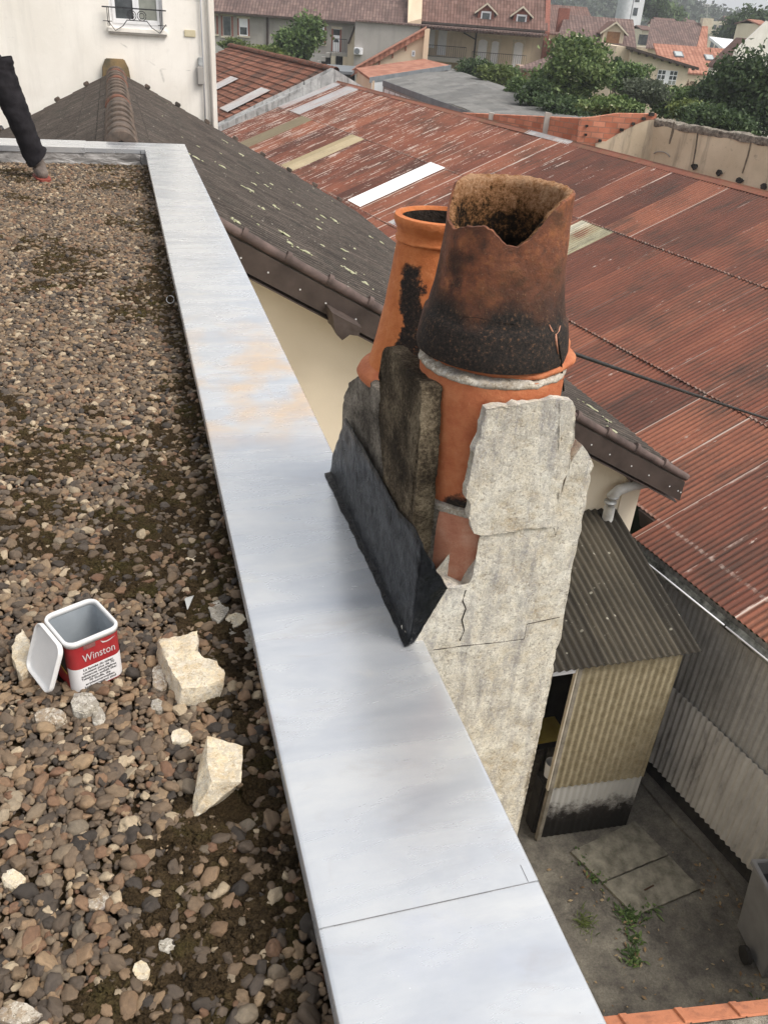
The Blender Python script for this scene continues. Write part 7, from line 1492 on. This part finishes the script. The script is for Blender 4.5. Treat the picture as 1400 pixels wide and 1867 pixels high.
# ================================================================== VEGETATION
def leaves(C, n, spread, size, r, flat=.0):
    idx = r.integers(0, len(C), n); P = C[idx]+r.normal(0, 1, (n, 3))*spread; a = r.normal(0, 1, (n, 3)); a /= np.linalg.norm(a, axis=1)[:, None]; b = np.cross(a, r.normal(0, 1, (n, 3))); b /= np.linalg.norm(b, axis=1)[:, None]
    s = size*r.uniform(.55, 1.25, n)[:, None]; a = a*s; b = b*s*.55; c = np.cross(a, b); c = c/(np.linalg.norm(c, axis=1)[:, None]+1e-9)*s*.18
    V = np.stack([P-a, P-b*.9+c*.4, P+a*.9-c, P+b*.9+c*.4], 1).reshape(-1, 3); F_ = np.arange(4*n).reshape(-1, 4); return V, F_
def tree(label, px, pyb, top, wpx, d, mat, seed=0, n=6000, leaf=.13, name='tree', cat='tree', group=None, lobes=9, flowers=0, base=None, squash=1., trunk=True, kind='round', sparse=1.):
    """crown spans px +-wpx/2, from py top to py pyb at distance d"""
    r = np.random.default_rng(seed); rc, zt_ = rz(px, top, d); zb_ = rz(px, pyb, d)[1]; w_ = (rz(px+wpx/2, pyb, d)[0]-rz(px-wpx/2, pyb, d)[0]); H_ = zt_-zb_; zg_ = base if base is not None else GZ
    root = thing(name, label, cat, tuple(B(rc, d, zg_)), group); ctr = B(rc, d, (zt_+zb_)/2)
    C = []; L_ = []
    for k in range(lobes):
        a = r.uniform(0, 6.28); q = r.uniform(0, .62); hz_ = r.uniform(-.62, .62)*H_/2; shrink = math.sqrt(max(.08, 1-(hz_/(H_/2))**2))
        lc = ctr+np.array([math.cos(a)*w_/2*q*shrink, math.sin(a)*w_/2*q*shrink*squash, hz_]); lr = np.array([w_*.30, w_*.30*squash, H_*.22])*r.uniform(.65, 1.15); L_.append((lc, lr))
        m_ = 34; u = r.normal(0, 1, (m_, 3)); u /= np.linalg.norm(u, axis=1)[:, None]; C.append(lc+u*lr*r.uniform(.55, 1.0, (m_, 1)))
    C = np.vstack(C); sp = np.array([w_*.045, w_*.045, H_*.035])*sparse+leaf*.5; V, F_ = leaves(C, n, sp, leaf, r)
    arr_mesh('crown', V, F_, mat, root)
    if trunk:
        tr = MB(); b0 = B(rc, d, zg_); top_ = ctr+np.array([0, 0, -H_*.1]); tr.tube([b0, b0+(top_-b0)*.5+np.array([.1, 0, 0]), top_], [w_*.045+.05, w_*.035+.04, w_*.02+.02], 8)
        for (lc, lr) in L_[:7]: s_ = b0+(top_-b0)*r.uniform(.5, .9); tr.tube([s_, (s_+lc)/2+r.normal(0, .1, 3), lc], [w_*.018+.02, w_*.012+.01, .01], 6)
        tr.build('trunk', M_bark, root, True)
    if flowers:
        k = r.choice(len(C), flowers, replace=False); k = [i for i in k if C[i][2] > zb_+H_*.2]; V_ = []; pts_ = []
        for i in k:
            o_ = C[i]+(C[i]-ctr)*.12; pts_.append((o_, RH, FH, np.array([0, 0, 1.]), leaf*.55, leaf*.55, leaf*.2))
        if pts_: blobset('blossom', pts_, M_flower, root, 'cream flower heads on the leafy crown')
    return root
tree('dense bushy tree standing between the mossy hall roof and the grey row house', 543, 128, 24, 92, 62, M_leafA, 1, 9000, .16, lobes=13)
tree('pale green shrub left of the bushy tree, above the mossy ridge', 478, 118, 82, 100, 56, M_leafD, 2, 3600, .12, 'shrub', 'shrub', lobes=8)
tree('large elder tree dotted with cream flower heads behind the orange brick wall', 1052, 200, 60, 150, 40, M_leafE, 3, 15000, .115, lobes=16, flowers=150)
tree('darker leaning shrub at the lower left of the flowering elder', 975, 195, 150, 62, 38, M_leafB, 4, 3500, .10, 'shrub', 'shrub', lobes=7)
tree('very dark broad tree filling the right edge above the ruined wall', 1388, 262, 92, 150, 36, M_leafB, 5, 17000, .11, lobes=18)
tree('tall dark tree on the skyline above the white hall', 1362, 80, 12, 84, 130, M_leafB, 6, 5000, .36, lobes=12)
tree('grey-green willow-like bush right of the flowering elder', 1182, 195, 148, 92, 38, M_leafC, 7, 6500, .085, 'bush', 'bush', lobes=10)
tree('leafy bush spilling over the top of the orange brick wall', 1120, 212, 176, 110, 31, M_leafE, 8, 6000, .085, 'bush', 'bush', lobes=10, flowers=16)
tree('bright green bush behind the corner of brick and cream walls', 1262, 222, 178, 80, 33, M_leafD, 9, 5000, .075, 'bush', 'bush', lobes=9)
tree('mid-green tree behind the willow-like bush, under the cream outbuilding', 1150, 172, 118, 96, 46, M_leafA, 10, 5200, .11, lobes=9)
tree('small upright conifer against the cream outbuilding side wall', 1127, 132, 104, 16, 50, M_leafB, 11, 1200, .09, 'conifer', 'conifer', lobes=4)
tree('bush in front of the terraces, left of the brick outbuilding', 925, 152, 118, 70, 52, M_leafA, 12, 3800, .11, 'bush', 'bush', lobes=8)
tree('row of clipped green shrubs along the far edge of the grey shed roof', 862, 146, 108, 92, 56, M_leafB, 13, 4500, .11, 'hedge', 'hedge', lobes=9)
tree('olive green bush below the brick outbuilding arches', 950, 178, 135, 60, 44, M_leafA, 14, 3000, .10, 'bush', 'bush', lobes=7)
tree('thin bare twiggy shrub under the end of the cream outbuilding', 1263, 178, 150, 34, 44, simple('dry_twig', (.16, .12, .08), (.26, .2, .14), 9, .9, .2), 15, 500, .10, 'shrub', 'shrub', lobes=5)
tree('dark green tree left of the right-edge mass, beside the skylight house', 1316, 236, 130, 100, 40, M_leafB, 16, 11000, .10, lobes=13)
tree('tree standing behind the tan row house chimney on the left skyline', 1200, 30, -4, 60, 170, M_leafB, 17, 2500, .5, lobes=9)
tree('tree mass between the silo and the brown roof', 1218, 42, 6, 70, 200, M_leafA, 18, 3000, .5, lobes=9)
tree('low garden bush at the foot of the grey row house', 425, 90, 70, 60, 70, M_leafD, 19, 1500, .12, 'bush', 'bush', lobes=6)
tree('dark low thicket behind the brick wall at the foot of the flowering elder', 1040, 222, 172, 130, 36, M_leafB, 31, 6000, .09, 'thicket', 'thicket', lobes=11)
tree('broad mid-green thicket between the willow-like bush and the cream outbuilding', 1225, 214, 160, 110, 41, M_leafA, 32, 6000, .10, 'thicket', 'thicket', lobes=11)
tree('dark thicket just behind the crumbling top of the long cream wall', 1310, 262, 190, 150, 32, M_leafB, 33, 8000, .085, 'thicket', 'thicket', lobes=13)
tree('loose green shrub left of the elder, beside the grey shed roof edge', 1000, 196, 128, 70, 43, M_leafA, 34, 4500, .10, 'shrub', 'shrub', lobes=9)
tree('olive hedge mass in front of the tan terrace, right of the clipped row', 905, 160, 122, 70, 50, M_leafD, 35, 3500, .10, 'hedge', 'hedge', lobes=8)
# hill and woods
def hill(name, d, hfun, mat, r0, r1, depth, n=90):
    V = []; rs = np.linspace(r0, r1, n); m = 12
    for j in range(m):
        t_ = j/(m-1.)
        for r_ in rs: V.append(B(r_, d+depth*t_, GZ-.5+(hfun(r_)-GZ)*math.sin(t_*math.pi/2)))
    return tag(arr_mesh(name, np.array(V), grid_faces(n, m), mat, None, True), None, None, None, 'structure')
def hA(r_): px = 700+r_/420*FPX*1.0; return rz(1180, 24, 420)[1]+2.2*math.sin(r_*.02)+(-.18*(r_-98) if r_ > 98 else .02*(98-r_))
def hB(r_): return rz(1300, 58, 1100)[1]+3*math.sin(r_*.012)+2*math.sin(r_*.031+1)
hill('hill', 330, hA, M_grass, -200, 400, 110); hill('far_hill', 900, hB, M_grass, -600, 1500, 260)
def wood(name, label, n, d0, d1, r0, r1, hf, dbase, depth, size, blob, seed):
    r = np.random.default_rng(seed); rs = r.uniform(r0, r1, n); t_ = r.uniform(0, 1, n)**.7; V = []; F_ = []
    C = np.array([B(a, dbase+depth*b, GZ+(hf(a)-GZ)*math.sin(b*math.pi/2)+size*.5) for a, b in zip(rs, t_)])
    u = r.normal(0, 1, (n, blob, 3)); u /= np.linalg.norm(u, axis=2)[:, :, None]; CC = (C[:, None, :]+u*np.array([size*.55, size*.55, size*.6])*r.uniform(.5, 1.2, (n, 1, 1))).reshape(-1, 3)
    V, F_ = leaves(CC, len(CC)*3, size*.12, size*.17, r); return tag(arr_mesh(name, V, F_, M_far, None), label, 'wood', None, 'stuff')
wood('hillside_wood', 'wooded hillside behind the houses around the silo', 700, 0, 0, 20, 330, hA, 330, 115, 7., 26, 21)
wood('far_wood', 'bluish wooded ridge on the horizon under the pale sky', 1300, 0, 0, 120, 900, hB, 900, 265, 13., 12, 22)
# air: slight haze towards the horizon
hz_m = bpy.data.materials.new('haze'); hz_m.use_nodes = True; hn = hz_m.node_tree; hn.nodes.remove(hn.nodes['Principled BSDF'])
pv = hn.nodes.new('ShaderNodeVolumePrincipled'); pv.inputs['Color'].default_value = (.86, .90, .96, 1); pv.inputs['Density'].default_value = .0008; pv.inputs['Anisotropy'].default_value = .2
hn.links.new(pv.outputs[0], hn.nodes['Material Output'].inputs['Volume'])
tag(MB().box(-1600, 2000, -300, 2200, GZ-1.2, 60).build('haze', hz_m, None), 'thin pale haze fading the far hills', 'haze', None, 'stuff')
